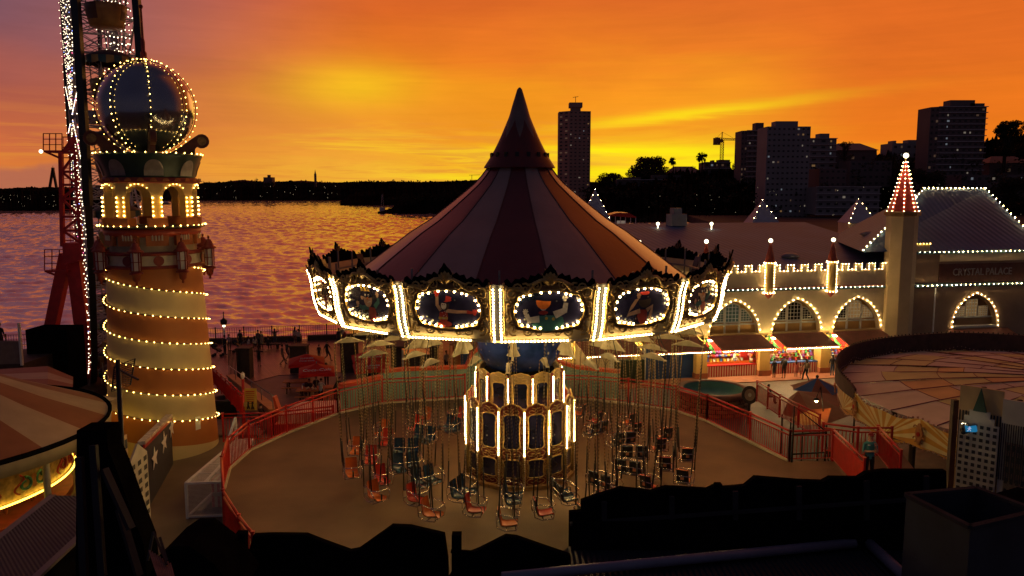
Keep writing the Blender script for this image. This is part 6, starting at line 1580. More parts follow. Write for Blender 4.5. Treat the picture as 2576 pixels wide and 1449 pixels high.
# television aerial
ae = thing('tv_aerial', 'tall dark pole with a slanted grid television aerial before the striped tower', 'aerial', W(318, 1300, 13.8)); mb = MB(); mb.tube([W(318, 1340, 13.8), W(296, 905, 14.2)], .045, 6); mb.build('mast', M['black'], ae)
mb = MB()
for k in range(13):
    t = k / 12; a = W(281 + 6 * t, 985 - 62 * t, 14.1); b = W(328 + 12 * t, 968 - 66 * t, 14.6); mb.bar(a, b, .012, .012)
mb.bar(W(300, 930, 14.1), W(348, 955, 13.6), .03, .03); mb.bar(W(281, 985, 14.1), W(288, 922, 14.1), .02, .02); mb.bar(W(328, 968, 14.6), W(340, 902, 14.6), .02, .02); mb.build('aerial_grid_mesh', M['black'], ae)
# black boards along the roof edge, seen from behind
mk = lambda pts, Y, name, lab: tag(MB().prism([W(x, y, Y) for x, y in pts], (0, .12, 0)).build(name, M['dark']), lab, 'scenery board')
mk([(636, 1348), (690, 1346), (770, 1347), (808, 1362), (880, 1388), (902, 1384), (986, 1324), (1032, 1326), (1118, 1346), (1127, 1408), (1130, 1500), (600, 1500)], 12.6, 'skyline_board', 'jagged black skyline board seen from behind below the orange seats')
mk([(1163, 1400), (1205, 1384), (1272, 1350), (1300, 1353), (1436, 1400), (1436, 1500), (1100, 1500)], 12.4, 'gable_board', 'black gabled board in the gap before the centre column')
mk([(1430, 1500), (1432, 1290), (1462, 1287), (1462, 1261), (1500, 1248), (1561, 1229), (1640, 1237), (1676, 1226), (1780, 1232), (1799, 1222), (1800, 1219), (1817, 1219), (1817, 1228), (1874, 1223), (1901, 1201), (2012, 1210), (2071, 1212), (2090, 1202), (2160, 1203), (2180, 1190), (2224, 1184), (2381, 1185), (2382, 1240), (2400, 1500)], 13.2, 'skyline_board', 'long black stepped skyline board along the roof edge below the staff member')
bb_ = [o for o in COL.objects if o.name.startswith('skyline_board')][-1]; bm_ = mat('faint_grey_batten', (.022, .022, .024), .8, 0, .3, 3)
MB().bar(W(1434, 1318, 13.1), W(2384, 1250, 13.1), .08, .05).build('back_rail', bm_, bb_); MB().bar(W(1434, 1390, 13.1), W(2384, 1322, 13.1), .06, .04).build('back_rail', bm_, bb_)
for x in (1520, 1690, 1850, 2010, 2180, 2330): MB().bar(W(x, 1262 - (x - 1520) * .08, 13.12), W(x, 1420, 13.12), .09, .05).build('back_batten', bm_, bb_)
for x0, x1, y0, lab in ((591, 616, 1344, 'black post with a rail end beside the jagged skyline board'), (1136, 1160, 1347, 'black post between the jagged board and the gabled board')):
    mb = MB(); mb.prism([W(x, y, 12.0) for x, y in ((x0, y0), (x1, y0), (x1, 1500), (x0, 1500))], (0, .16, 0)); mb.bar(W(x0, y0 + 40, 12.1), W(x0 + 60, y0 + 44, 12.3), .06, .06); tag(mb.build('board_post', M['dark']), lab, 'post')
mb = MB(); mb.prism([W(x, y, 11) for x, y in ((372, 1455), (400, 1398), (436, 1374), (478, 1374), (540, 1420), (600, 1500), (360, 1520))], (0, 1.0, 0)); tag(mb.build('dark_hatch', M['dark']), 'black faceted roof hatch beyond the leaning metal grille', 'hatch')
lg = thing('metal_grille', 'leaning rusty metal grille with slanted bars over the black hatch', 'grille', W(400, 1449, 10.5)); mb = MB(); mb.bar(W(372, 1410, 10.4), W(386, 1338, 10.6), .03, .03); mb.bar(W(386, 1338, 10.6), W(420, 1420, 10.3), .025, .025); mb.bar(W(402, 1352, 10.6), W(420, 1410, 10.4), .03, .03); mb.build('grille_frame', M['black'], lg)
mb = MB()
for k in range(9): mb.bar(W(376 + k * 6.5, 1385 + k * 4, 10.4), W(398 + k * 6, 1452 + k * 4, 10.0), .02, .02)
mb.build('grille_slat', mat('rusty_bar', (.20, .13, .10), .6, .4, .3, 6), lg)
# flat roof under the camera, pipe and duct box
M['roof_blue'] = mat('blue_grey_roof', (.025, .033, .045), .6, .1, .2, 1.2)
nt, N, L, p = nodes_of(M['roof_blue']); tc = N.new('ShaderNodeTexCoord'); wv = N.new('ShaderNodeTexWave'); wv.inputs['Scale'].default_value = 3.2; wv.bands_direction = 'X'; L.new(tc.outputs['Object'], wv.inputs['Vector']); bp = N.new('ShaderNodeBump'); bp.inputs['Strength'].default_value = .9; bp.inputs['Distance'].default_value = .1; L.new(wv.outputs[0], bp.inputs['Height']); L.new(bp.outputs[0], p.inputs['Normal'])
near_b = thing('lower_roof', 'blue grey corrugated roof under the long black skyline board', 'roof', (5, 9, 0)); mb = MB(); mb.prism([(-.6, 1, 7.45), (11, 1, 7.45), (11, 13.15, 7.45), (1.0, 13.15, 7.45), (-.2, 11.4, 7.45)], (0, 0, -7.4)); mb.build('roof_sheet', M['roof_blue'], near_b)
mb = MB(); mb.box((5.3, 13.06, 7.7), (8.5, .12, .5)); mb.build('parapet', M['dark'], near_b)
M['pipe'] = mat('grey_blue_pipe', (.17, .18, .24), .45, 0, .12, 2)
a, b = G(1262, 1452, 7.57), G(2150, 1366, 7.57); mb = MB(); mb.tube([a, b], .085, 10); mb.tube([G(2188, 1368, 7.57), G(2290, 1462, 7.57)], .09, 10); tag(mb.build('roof_pipe', M['pipe']), 'pale blue grey pipe lying along the corrugated roof to the duct box', 'pipe')
bx = thing('duct_box', 'big square grey metal duct box with a black open top', 'duct', G(2380, 1449, 7.45)); zt = 9.15
tp = [G(2280, 1248, zt), G(2441, 1330, zt), G(2610, 1290, zt), G(2456, 1232, zt)]; M['duct'] = mat('weathered_duct', (.032, .042, .052), .6, .1, .3, 1.5)
mb = MB(); dn = Vector((0, 0, 7.45 - zt))
for i in range(4): q0, q1 = tp[i], tp[(i + 1) % 4]; mb.add([q0, q1, q1 + dn, q0 + dn], [(0, 3, 2, 1)])
c = sum(tp, Vector()) / 4; inn = [q + (c - q) * .05 for q in tp]
for i in range(4): q0, q1 = inn[i], inn[(i + 1) % 4]; mb.add([q0, q1, q1 + dn * .5, q0 + dn * .5], [(0, 1, 2, 3)]); mb.add([tp[i], tp[(i + 1) % 4], q1, q0], [(0, 1, 2, 3)])
mb.build('box_shell', M['duct'], bx); mb = MB(); mb.face([q + dn * .3 for q in inn]); mb.build('box_inside', M['dark'], bx)
mb = MB()
for i in range(4): mb.bar(tp[i] + Vector((0, 0, .02)), tp[(i + 1) % 4] + Vector((0, 0, .02)), .09, .05)
mb.build('box_lip', mat('duct_lip', (.05, .05, .052), .9, 0, .2, 3, spec=0), bx)
mb = MB(); bs_ = [G(2455, 1254, 8.6), G(2600, 1330, 8.6), G(2680, 1260, 8.6), G(2560, 1225, 8.6)]; mb.prism(bs_, (0, 0, -1.1)); tag(mb.build('roof_block', M['dark']), 'black roof block behind the duct box', 'roof block')
# ---------------------------------------------------------------- right side: cut-out city, exit sign, big round ride, well, tents
P0, P1 = W(2416, 1000, 17.0), W(2600, 1000, 16.0)
zt_ = lambda y: W(2490, y, 16.7).z
city = flat_city('city_flat', 'painted plywood city towers in cream, grey and brown with many dark windows', Vector((P0.x, P0.y, 0)), Vector((P1.x, P1.y, 0)), 6.9,
          [(0, .62, zt_(975), M['flat_tan'], 1, 14, ''), (.62, 1.0, zt_(992), M['flat_cream'], 1, 12, ''), (.04, .60, zt_(1062), M['flat_cream'], 12, 6, 'step'), (.52, 1.0, zt_(1125), M['flat_brown'], 5, 5, ''), (.70, 1.0, zt_(1095), M['flat_brown'], 6, 4, '')], -1)
mb = MB(); mb.bar(Vector((P0.x, P0.y + .2, 4)), Vector((P0.x, P0.y + .2, 9)), .12, .12); mb.bar(Vector((P1.x, P1.y + .2, 4)), Vector((P1.x, P1.y + .2, 9)), .12, .12); mb.build('support_post', M['dark_wood'], city)
ex = thing('exit_sign', 'small glowing blue running-man exit sign on the painted city towers', 'exit sign', W(2443, 1078, 16.3))
M['exit_blue'] = mat('exit_sign_blue', (.02, .3, .6), .4, var=0, emit=(.02, .25, .5), es=.5); M['exit_white'] = mat('exit_white', (.9, .9, .9), .4, var=0, emit=(.7, .75, 1), es=.5)
ec = W(2443, 1078, 16.35); e_ = (P1 - P0).normalized(); up = Vector((0, 0, 1)); nn = Vector((e_.y, -e_.x, 0)); 
mb = MB(); mb.bar(ec - e_ * .10, ec + e_ * .10, .1, .13); mb.build('sign_body', M['exit_blue'], ex)
mb = MB(); o_ = ec + nn * .055 - e_ * .02
pq = lambda x, z: o_ + e_ * x + up * z
for pl in ([(-.01, .045), (.02, .045), (.02, .065), (-.01, .065)], [(-.02, -.01), (.02, -.01), (.025, .04), (-.01, .04)], [(-.02, -.01), (.0, -.01), (-.03, -.065), (-.05, -.06)], [(.0, -.01), (.02, -.01), (.045, -.05), (.03, -.06)], [(.02, .035), (.02, .02), (.055, .01), (.055, .02)], [(-.01, .035), (-.01, .02), (-.045, .01), (-.045, .02)]): mb.face([pq(x * .8, z * .8) for x, z in pl])
mb.build('running_man', M['exit_white'], ex)
mb = MB(); mb.bar(ec - e_ * .14 + up * .02, ec - e_ * .11 + up * .03, .1, .16); mb.box(ec + up * .08, (.2, .09, .03)); mb.build('sign_cap', M['steel'], ex)
em = thing('emergency_lamp', 'twin-headed emergency lamp at the edge of the painted city towers', 'lamp', W(2424, 1072, 16.6)); mb = MB(); mb.bar(W(2430, 1064, 16.6), W(2430, 1090, 16.6), .05, .05); mb.ball(W(2423, 1076, 16.6), .055, 8, 6); mb.ball(W(2423, 1087, 16.6), .055, 8, 6); mb.build('lamp_body', M['black'], em); mb = MB(); mb.lathe([(0, 0), (.05, .01), (.05, .03), (0, .04)], W(2425, 1069, 16.55), 8); mb.build('lamp_lens', M['lamp_globe'], em)
# big round ride
RR = Vector((24.6, 32.6, 0)); R2 = 10.0; Z2 = 5.0
rd = thing('round_ride', 'big round ride roofed in faded pink, green and orange panels with a sunburst valance', 'ride', (RR.x, RR.y, 0))
tile = [mat('tile_' + n, c, .7, 0, .12, 1) for n, c in (('pink', (.56, .47, .33)), ('green', (.54, .50, .18)), ('orange', (.62, .37, .13)), ('mauve', (.52, .44, .32)))]
rn = random.Random(3); mb = MB(); ms = MB(); KS = 28; rings = [(0, .75), (2.4, .7), (4.4, .6), (6.2, .45), (7.8, .28), (9.85, .02)]
for i in range(KS):
    a, b = 2 * pi * i / KS, 2 * pi * (i + 1) / KS
    rj = [rings[0]] + [(r + rn.uniform(-.55, .55), z) for r, z in rings[1:-1]] + [rings[-1]]
    for k in range(len(rings) - 1):
        (r0, z0), (r1, z1) = rj[k], rj[k + 1]
        if k: ms.tube([RR + Vector((r0 * sin(t), -r0 * cos(t), Z2 + z0 + .015)) for t in (a, (a + b) / 2, b)], .012, 4)
        V = [RR + Vector((r * sin(t), -r * cos(t), Z2 + z)) for r, t, z in ((r0, a, z0), (r1, a, z1), (r1, b, z1), (r0, b, z0))]
        ci = 0 if k == 4 and rn.random() < .75 else rn.choice((0, 1, 1, 2, 3))
        mb.add(V if r0 > 0 else V[1:], [(0, 1, 2, 3)] if r0 > 0 else [(1, 2, 0)][:1] if False else [(0, 1, 2)], ci)
mb.build('panelled_roof', tile, rd)
mb = MB()
for i in range(KS):
    a = 2 * pi * i / KS; mb.tube([RR + Vector((r * sin(a), -r * cos(a), Z2 + z + .02)) for r, z in rings], .022, 4)
mb.v, mb.f, mb.m, mb.sm = mb.v + ms.v, mb.f + [[i + len(mb.v) for i in f] for f in ms.f], mb.m + ms.m, mb.sm + ms.sm
mb.build('roof_seam', mat('maroon_seam', (.16, .02, .04), .6, 0, .1, 4), rd)
sunm = [mat('sunburst_cream', (.75, .62, .30), .55, 0, .12, 2), mat('sunburst_orange', (.62, .31, .06), .55, 0, .12, 2)]; NV = 16
vr = lambda t, z: RR + Vector(((R2 + .05 + (Z2 + .15 - z) * -.10) * sin(t), -(R2 + .05 + (Z2 + .15 - z) * -.10) * cos(t), z))
for i in range(NV):
    a, b = 2 * pi * i / NV, 2 * pi * (i + 1) / NV; mb = MB(); NRY = 14; base_u, base_z = .5, Z2 - 1.05; topz = lambda u: Z2 + .12 - .20 * sin(pi * u) + .05 * cos(4 * pi * u); botz = lambda u: Z2 - .98 + .10 * cos(2 * pi * u) - .05 * cos(6 * pi * u)
    pts_t = [(k / NRY, topz(k / NRY)) for k in range(NRY + 1)]; left_ = [(0, botz(0) + (topz(0) - botz(0)) * k / 4) for k in range(4)]; right_ = [(1, topz(1) + (botz(1) - topz(1)) * (k + 1) / 4) for k in range(4)]
    path = left_ + pts_t + right_; c_ = vr(a + (b - a) * .5, botz(.5) - 0.0)
    for k in range(len(path) - 1): mb.add([c_, vr(a + (b - a) * path[k][0], path[k][1]), vr(a + (b - a) * path[k + 1][0], path[k + 1][1])], [(0, 2, 1)], k % 2)
    for k in range(7):      # below the fan's hub the skirt is filled
        u0, u1 = k / 7, (k + 1) / 7; mb.add([vr(a + (b - a) * u0, min(botz(0), botz(u0) + .02)), vr(a + (b - a) * u1, min(botz(0), botz(u1) + .02)), vr(a + (b - a) * u1, botz(u1) - .08), vr(a + (b - a) * u0, botz(u0) - .08)], [(0, 3, 2, 1)], 1)
    vl = mb.build('sunburst_panel', sunm, rd)
    mb = MB(); NB = 18
    for k in range(NB): u = (k + .5) / NB; mb.ball(vr(a + (b - a) * u, topz(u) + .05), .05, 6, 4); mb.ball(vr(a + (b - a) * u, botz(u) - .10), .045, 6, 4)
    mb.build('unlit_bulb_row', mat('pink_bulb', (.40, .22, .17), .3, 0, .1, 4) if i == 0 else bpy.data.materials['pink_bulb'], vl)
    mb = MB(); t1 = Vector((cos(a), sin(a), 0)); n1 = Vector((sin(a), -cos(a), 0)); c = vr(a, Z2 - .42) + n1 * .05
    mb.prism([c + t1 * .14 * cos(2 * pi * j / 14) * (1 + .15 * cos(8 * pi * j / 14)) + Vector((0, 0, .42 * sin(2 * pi * j / 14))) for j in range(14)], n1 * .06, 0); mb.prism([c + n1 * .06 + t1 * .07 * cos(2 * pi * j / 10) + Vector((0, 0, .09 * sin(2 * pi * j / 10))) for j in range(10)], n1 * .04, 1)
    for s in (-1, 1):
        for zz in (-.22, .22): mb.tube([c + n1 * .05 + t1 * s * (.16 + .08 * cos(w)) + Vector((0, 0, zz + .1 * sin(w))) for w in [k * .7 for k in range(8)]], .025, 4)
    mb.build('carved_cartouche', [mat('cartouche_tan', (.38, .17, .06), .5, 0, .3, 6) if i == 0 else bpy.data.materials['cartouche_tan'], M['red_paint']], rd)
mb = MB(); top2 = lambda t: Z2 + .35 + .62 * max(0, cos(t - pi)) ** .5 * (1 - .10 * abs(sin(t * 4)))
for i in range(96):
    a, b = pi / 2 + pi * i / 96, pi / 2 + pi * (i + 1) / 96
    if not (.52 * pi < a < 1.5 * pi): continue
    for r in (R2 + .02, R2 + .12): V = [RR + Vector((r * sin(t), -r * cos(t), z)) for t, z in ((a, Z2 - .1), (b, Z2 - .1), (b, top2(b)), (a, top2(a)))]; mb.add(V, [(0, 1, 2, 3)])
    mb.add([RR + Vector((r * sin(t), -r * cos(t), top2(t))) for r, t in ((R2 + .02, a), (R2 + .02, b), (R2 + .12, b), (R2 + .12, a))], [(0, 1, 2, 3)])
mb.build('back_fascia', mat('fascia_back_brown', (.06, .026, .022), .7, 0, .3, 3), rd)
mb = MB()
for i in range(120):
    t = .53 * pi + .95 * pi * i / 119; mb.ball(RR + Vector(((R2 + .07) * sin(t), -(R2 + .07) * cos(t), top2(t) + .04)), .045, 5, 4)
mb.build('back_bulb_row', M['dark_wood'], rd)
for i in range(12):
    a = 2 * pi * i / 12; q = RR + Vector((7.5 * sin(a), -7.5 * cos(a), 0)); mb = MB(); mb.tube([q, q + Vector((0, 0, Z2))], .14, 8); mb.build('ride_post', M['dark_wood'], rd)
mb = MB(); mb.lathe([(8.6, 0), (8.6, .9), (0, .91)], RR, 40); mb.lathe([(2.2, .9), (2.2, 4.9)], RR, 20); mb.build('ride_base', mat('ride_base_brown', (.10, .05, .03), .7, 0, .3, 2), rd)
railing('dark red railing round the big round ride below its sunburst valance', [RR + Vector((9.6 * sin(t), -9.6 * cos(t), 2.6)) for t in (-1.0, -.8, -.6, -.42, -.25)], 1.1, group='red railings around the rides')
# the round stone well
wl = thing('round_well', 'round brown stone-block well with a teal basin inside', 'well', G(1817, 1056, 0)); wc = G(1817, 1056, 0) + Vector((0, 2.3, 0)); wr = 2.18; wh = W(1817, 999, wc.y - wr).z
blk = mat('rustic_brown_block', (.26, .13, .06), .75, 0, .35, 2.5, .4, 14); jn = mat('dark_mortar', (.05, .03, .02), .9, 0, .2, 3)
mb = MB(); mb.lathe([(wr - .06, 0), (wr - .06, wh - .2)], wc, 40, mi=1); nr = 4
for k in range(nr):
    z0, z1 = (wh - .3) * k / nr + .02, (wh - .3) * (k + 1) / nr - .03; nb_ = 17
    for i in range(nb_):
        a0 = 2 * pi * (i + .5 * (k % 2)) / nb_ + .018; a1 = 2 * pi * (i + 1 + .5 * (k % 2)) / nb_ - .018; v = []
        for z, r in ((z0, wr - .05), (z0 + .05, wr + .03), (z1 - .05, wr + .03), (z1, wr - .05)):
            for q in range(4): t = a0 + (a1 - a0) * q / 3; v.append(wc + Vector((r * sin(t), -r * cos(t), z)))
        mb.add(v, [(4 * j + q, 4 * j + q + 1, 4 * j + q + 5, 4 * j + q + 4) for j in range(3) for q in range(3)], 0)
mb.build('stone_block_wall', [blk, jn], wl)
mb = MB(); mb.lathe([(wr - .05, wh - .3), (wr + .14, wh - .26), (wr + .16, wh - .02), (wr + .08, wh + .04), (wr - .30, wh + .04), (wr - .34, wh - .05)], wc, 48); mb.build('rim', mat('brown_rim', (.20, .075, .04), .6, 0, .2, 3), wl)
mb = MB(); mb.lathe([(wr - .34, wh), (wr - .36, wh - .3), (wr - .4, wh - .5), (0, wh - .52)], wc, 48); mb.build('teal_basin', mat('teal_basin', (.09, .25, .20), .5, 0, .12, 2), wl)
wl2 = thing('painted_wheel', 'dark round painted wheel with a pale hub beside the stone well', 'wheel', W(1886, 1050, 45)); c = W(1886, 993, 45.2); mb = MB(); n1 = Vector((-.25, -.95, .15)).normalized(); t1 = n1.cross(Vector((0, 0, 1))).normalized(); t2 = t1.cross(n1)
for r, d, mi in ((.46, .12, 0), (.30, .15, 1), (.10, .18, 2)): mb.prism([c + t1 * r * cos(2 * pi * j / 20) + t2 * r * 1.15 * sin(2 * pi * j / 20) for j in range(20)], n1 * d, mi)
mb.build('wheel_disc', [M['dark_wood'], M['brown_side'], M['ivory']], wl2); mb = MB(); mb.bar(c, Vector((c.x, c.y + .1, 0)), .12, .12); mb.build('stand', M['dark_wood'], wl2)
# star umbrella and the glowing tents
M['umb_blue'] = fabric('blue_canvas', (.02, .09, .24), .7); M['umb_brown'] = fabric('brown_canvas', (.24, .09, .045), .7)
su = thing('parasol', 'blue and brown panelled parasol with drooping points in front of the prize game', 'parasol', G(2056, 1010, 0)); sc = W(2056, 951, 47); mb = MB(); zr_ = W(2056, 978, 47).z
for i in range(8):
    a, b = 2 * pi * i / 8 + .2, 2 * pi * (i + 1) / 8 + .2; m_ = (a + b) / 2; R3 = 1.6; P = lambda r, t, z: Vector((sc.x + r * sin(t), sc.y - r * cos(t), z))
    mb.add([sc, P(R3 * .5, a, sc.z - .34), P(R3, a, zr_), P(R3 * .86, m_, zr_ + .02), P(R3, b, zr_), P(R3 * .5, b, sc.z - .34)], [(0, 1, 5), (1, 2, 3), (1, 3, 5), (5, 3, 4)], i % 2)
mb.build('canopy', [M['umb_blue'], M['umb_brown']], su); mb = MB(); mb.tube([Vector((sc.x, sc.y, 0)), sc + Vector((0, 0, .1))], .04, 6); mb.ball(sc + Vector((0, 0, .1)), .1, 8, 6); mb.build('pole', M['dark_wood'], su)
tn = thing('canvas_tent', 'peaked brown and tan canvas tent lit from within beside the ride stairs', 'tent', G(2040, 1075, 0)); pk = W(2008, 983, 42); 
tp_ = [W(1968, 1042, 40), W(2060, 1075, 37.5), W(2150, 1040, 41), W(2110, 992, 47), W(1985, 1000, 47)]
mb = MB(); mb.add([pk] + tp_, [(0, 1, 2), (0, 2, 3), (0, 3, 4), (0, 4, 5), (0, 5, 1)], 0); 
for k in range(3): mb.m[k] = k % 2
mb.build('canvas', [fabric('tent_brown', (.26, .10, .05), .8), fabric('tent_tan', (.30, .20, .11), .8)], tn)
mb = MB()
for q in tp_[:3]: mb.tube([q, Vector((q.x, q.y, 0))], .05, 6)
mb.build('tent_pole', M['dark_wood'], tn)
lt = thing('lit_awning', 'small orange canvas awning glowing in a lamp beam below the tan tent', 'awning', G(2060, 1100, 0)); mb = MB(); aw_ = [W(1990, 1052, 38), W(2040, 1030, 39), W(2092, 1026, 38), W(2080, 1066, 36), W(2020, 1070, 36.5)]; mb.add(aw_, [(0, 4, 1), (4, 3, 1), (1, 3, 2)], 0); mb.m[-1] = 1
mb.build('awning_canvas', [fabric('yellow_canvas', (.60, .36, .10), .8), fabric('orange_canvas', (.55, .14, .03), .8)], lt)
mb = MB()
for q in aw_[3:] + aw_[:1]: mb.tube([q, Vector((q.x, q.y, 0))], .04, 5)
mb.build('awning_pole', M['dark_wood'], lt)
lc = (aw_[0] + aw_[1] + aw_[2] + aw_[3]) / 4 + Vector((0, -.1, .75)); mb = MB(); mb.lathe([(.02, .16), (.12, .08), (.14, 0), (.0, .02)], lc, 10); mb.tube([lc + Vector((0, 0, .15)), lc + Vector((.3, .3, .6)), Vector((aw_[2].x, aw_[2].y, 0))], .03, 5); hd = mb.build('lamp_arm', M['black'], lt); mb = MB(); mb.ball(lc + Vector((0, 0, -.03)), .07, 8, 6); mb.build('spot_bulb', mat('spot_bulb', (1, 1, 1), .4, var=0, emit=(1, .62, .22), es=90), lt)
# stairs and ramps at the right of the deck
g = 'red railings around the rides'
railing('red railing climbing from the stone well to the stair landing', [W(1903, 1010, 41), W(1960, 1050, 37.5), W(2060, 1105, 33.5)], 1.1, group=g)
railing('red solid-panelled railing in front of the staff member', [G(2094, 1160, DZ), G(2170, 1242, DZ)], 1.15, solid=True, group=g)
railing('red railing behind the staff member running to the landing', [G(2092, 1158, DZ) + Vector((0, .9, 0)), G(2155, 1150, DZ), G(2240, 1150, DZ) ], 1.1, group=g)
railing('red railing beside the staff member dropping towards the city flats', [G(2205, 1146, DZ), G(2262, 1215, DZ)], 1.1, group=g)
bg_ = thing('black_gate', 'black tubular gate frame on the red stair railing', 'gate', G(1990, 1161, DZ)); mb = MB(); a, b = G(1992, 1163, DZ), G(2075, 1158, DZ); hh = W(1992, 1022, a.y).z - DZ
mb.tube([a, a + Vector((0, 0, hh)), b + Vector((0, 0, hh * .52)), b], .035, 6); mb.tube([a + Vector((0, 0, hh * .5)), b + Vector((0, 0, hh * .5))], .03, 6)
mb.tube([a + Vector((0, 0, .3)), b + Vector((0, 0, .3))], .03, 6); mb.build('gate_frame', M['black'], bg_)
mb = MB(); rp = [G(2165, 1238, DZ + .03), G(2232, 1196, DZ + .03), G(2330, 1186, DZ + .03), G(2330, 1260, DZ + .03)]; mb.face(rp); tag(mb.build('pink_landing', mat('pink_rubber', (.40, .17, .15), .7, 0, .15, 2)), 'pink painted patch of floor behind the staff member', 'floor patch')
mb = MB()
for k in range(7): mb.box((12.9 + .34 * k, 28.9 + .55 * k, DZ - .25 - .33 * k), (1.9, .55, .12), -.5)
tag(mb.build('timber_steps', M['dark_wood']), 'dark steps dropping from the ride landing between the red railings', 'steps')
# ---------------------------------------------------------------- town on the headland
TOWN = {k: mat('town_' + k, c, .85, 0, .15, .08) for k, c in dict(grey=(.28, .25, .24), dark=(.17, .125, .115), brown=(.40, .24, .18), pale=(.55, .48, .46)).items()}
M['win_dark'] = mat('far_dark_window', (.02, .018, .018), .3, 0, .2, .3)
LIT = [mat('far_lit_' + n, (.5, .4, .3), .5, 0, 0, emit=c, es=.13) for n, c in (('amber', (1, .55, .18)), ('white', (1, .85, .65)), ('cool', (.7, .85, 1)), ('dim', (.35, .2, .1)))]
rnb = random.Random(21)


def block(name, label, x0, x1, yt, yb, D, mt, rows, cols, lit=.1, roofbox=None, side=0.0, cat='building', group='apartment buildings on the far headland', depth=16, shape=None, slab=0):
    """a block facing the water; `side` metres of a left flank turned towards us"""
    a, b = W(x0, yt, D), W(x1, yt, D); zb = W(x0, yb, D).z; w = b.x - a.x; zt = a.z; t = thing(name, label, cat, ((a.x + b.x) / 2, D, zb), group)
    xs = a.x + side; mb = MB(); base = [(xs, D), (b.x, D + side * .25), (b.x, D + depth), (a.x, D + depth)] + ([(a.x, D + side * .8)] if side else [])
    n = len(base); mb.add([(x, y, zb) for x, y in base] + [(x, y, zt) for x, y in base], [tuple(range(n, 2 * n))] + [(i, (i + 1) % n, n + (i + 1) % n, n + i) for i in range(n)])
    wl_ = mb.build('wall', mt, t)
    fw = b.x - xs; H_ = zt - zb; mb = MB(); nwin = 0; skew = side * .25 / max(1, fw)
    for r in range(rows):
        for c in range(cols):
            px = xs + fw * (c + .5) / cols; pw = fw / cols * .22; z0 = zb + H_ * (r + .38) / rows; z1 = zb + H_ * (r + .68) / rows; y = D + (px - xs) * skew - .12
            q = [(px - pw, y, z0), (px + pw, y, z0), (px + pw, y, z1), (px - pw, y, z1)]
            if rnb.random() < lit: m1 = MB(); u = rnb.uniform(.35, 1); q[1] = (px - pw + 2 * pw * u, y, z0); q[2] = (px - pw + 2 * pw * u, y, z1); m1.add(q, [(0, 1, 2, 3)]); m1.build('lit_window', rnb.choice(LIT), t)
            elif nwin < 100: nwin += 1; MB().add(q, [(0, 1, 2, 3)]).build('window', M['win_dark'], t)
            else: mb.add(q, [(0, 1, 2, 3)])
    if side:
        for r in range(rows):
            for c in range(2):
                f0 = (c + .25) / 2; f1 = (c + .7) / 2; z0 = zb + H_ * (r + .3) / rows; z1 = zb + H_ * (r + .7) / rows
                q = [(a.x + (xs - a.x) * f - .08, D + side * .8 * (1 - f) - .1, z) for f, z in ((f0, z0), (f1, z0), (f1, z1), (f0, z1))]
                if rnb.random() < .3: m1 = MB(); m1.add(q, [(0, 1, 2, 3)]); m1.build('lit_window', LIT[3], t)
                else: mb.add(q, [(0, 1, 2, 3)])
    if mb.v: mb.build('window_pane', M['win_dark'], t)['kind'] = 'stuff'
    if slab:
        mb = MB()
        for r in range(rows + 1): z = zb + H_ * r / rows; mb.box(((xs + b.x) / 2, D - .1 + (side * .25) / 2, z), (fw + .8, 1.4, .35))
        mb.build('balcony_slab', TOWN['pale'], t)
    for (rx0, rx1, ry) in (roofbox or []):
        p0, p1 = W(rx0, ry, D + 3), W(rx1, ry, D + 3); mb = MB(); mb.box(((p0.x + p1.x) / 2, D + 6, (p0.z + zt) / 2), (p1.x - p0.x, 7, p0.z - zt)); mb.build('roof_plant_room', mt, t)
    return t


t = block('apartment_tower', 'slim dark apartment tower with a flared roof box and aerial, standing alone by the water', 1407, 1487, 279, 505, 500, TOWN['brown'], 25, 5, .07, None, 6.2, slab=0)
mb = MB(); a, b = W(1432, 276, 505), W(1465, 276, 505); zt0, zt1, zt2 = W(1440, 279, 505).z, W(1440, 270, 505).z, W(1440, 258, 505).z; mb.box(((a.x + b.x) / 2, 508, (zt0 + zt1) / 2), ((b.x - a.x) * .75, 6, zt1 - zt0)); mb.box(((a.x + b.x) / 2, 508, (zt1 + zt2) / 2), (b.x - a.x, 8, zt2 - zt1)); rb_ = mb.build('roof_plant_room', TOWN['brown'], t)
mb = MB(); q = W(1448, 258, 508); mb.tube([q, W(1448, 243, 508)], .22, 4); mb.tube([W(1441, 245, 508), W(1455, 243, 508)], .2, 4); mb.build('roof_aerial', M['dark_wood'], rb_)
block('apartment_tower', 'black slab tower with a square lift shaft rising from its roof', 1869, 1932, 328, 560, 470, TOWN['dark'], 18, 4, .04, [(1901, 1921, 309)], 3, slab=1)
block('apartment_tower', 'big pale grey apartment tower dotted with lit windows and railed roof', 1931, 2040, 318, 552, 400, TOWN['grey'], 17, 9, .14, [(1951, 2007, 305)], 0, slab=0)
block('apartment_block', 'stepped white balconied flats with a roof drum behind the grey tower', 2039, 2105, 348, 440, 460, TOWN['grey'], 6, 3, .25, [(2062, 2086, 336)], 0, slab=1)
block('apartment_block', 'low crenellated pale block on the ridge between two trees', 2245, 2346, 360, 440, 500, TOWN['grey'], 4, 6, .08, [(2246, 2254, 354), (2284, 2345, 352)], 0)
block('apartment_tower', 'tall dark apartment tower with an overhanging flat roof on the high ridge', 2349, 2485, 268, 500, 420, TOWN['dark'], 16, 8, .16, [(2390, 2452, 252), (2440, 2476, 260)], 3.5, slab=1)
block('apartment_block', 'wide terraced flats stepping down below the big fig tree', 1552, 1722, 452, 545, 500, TOWN['dark'], 6, 9, .04, [(1570, 1612, 446), (1640, 1715, 440)], 0, slab=1)
block('apartment_block', 'white-railed terraced flats with lit balconies behind the pyramid roof', 2056, 2214, 470, 540, 385, TOWN['grey'], 4, 8, .12, None, 0, slab=1)
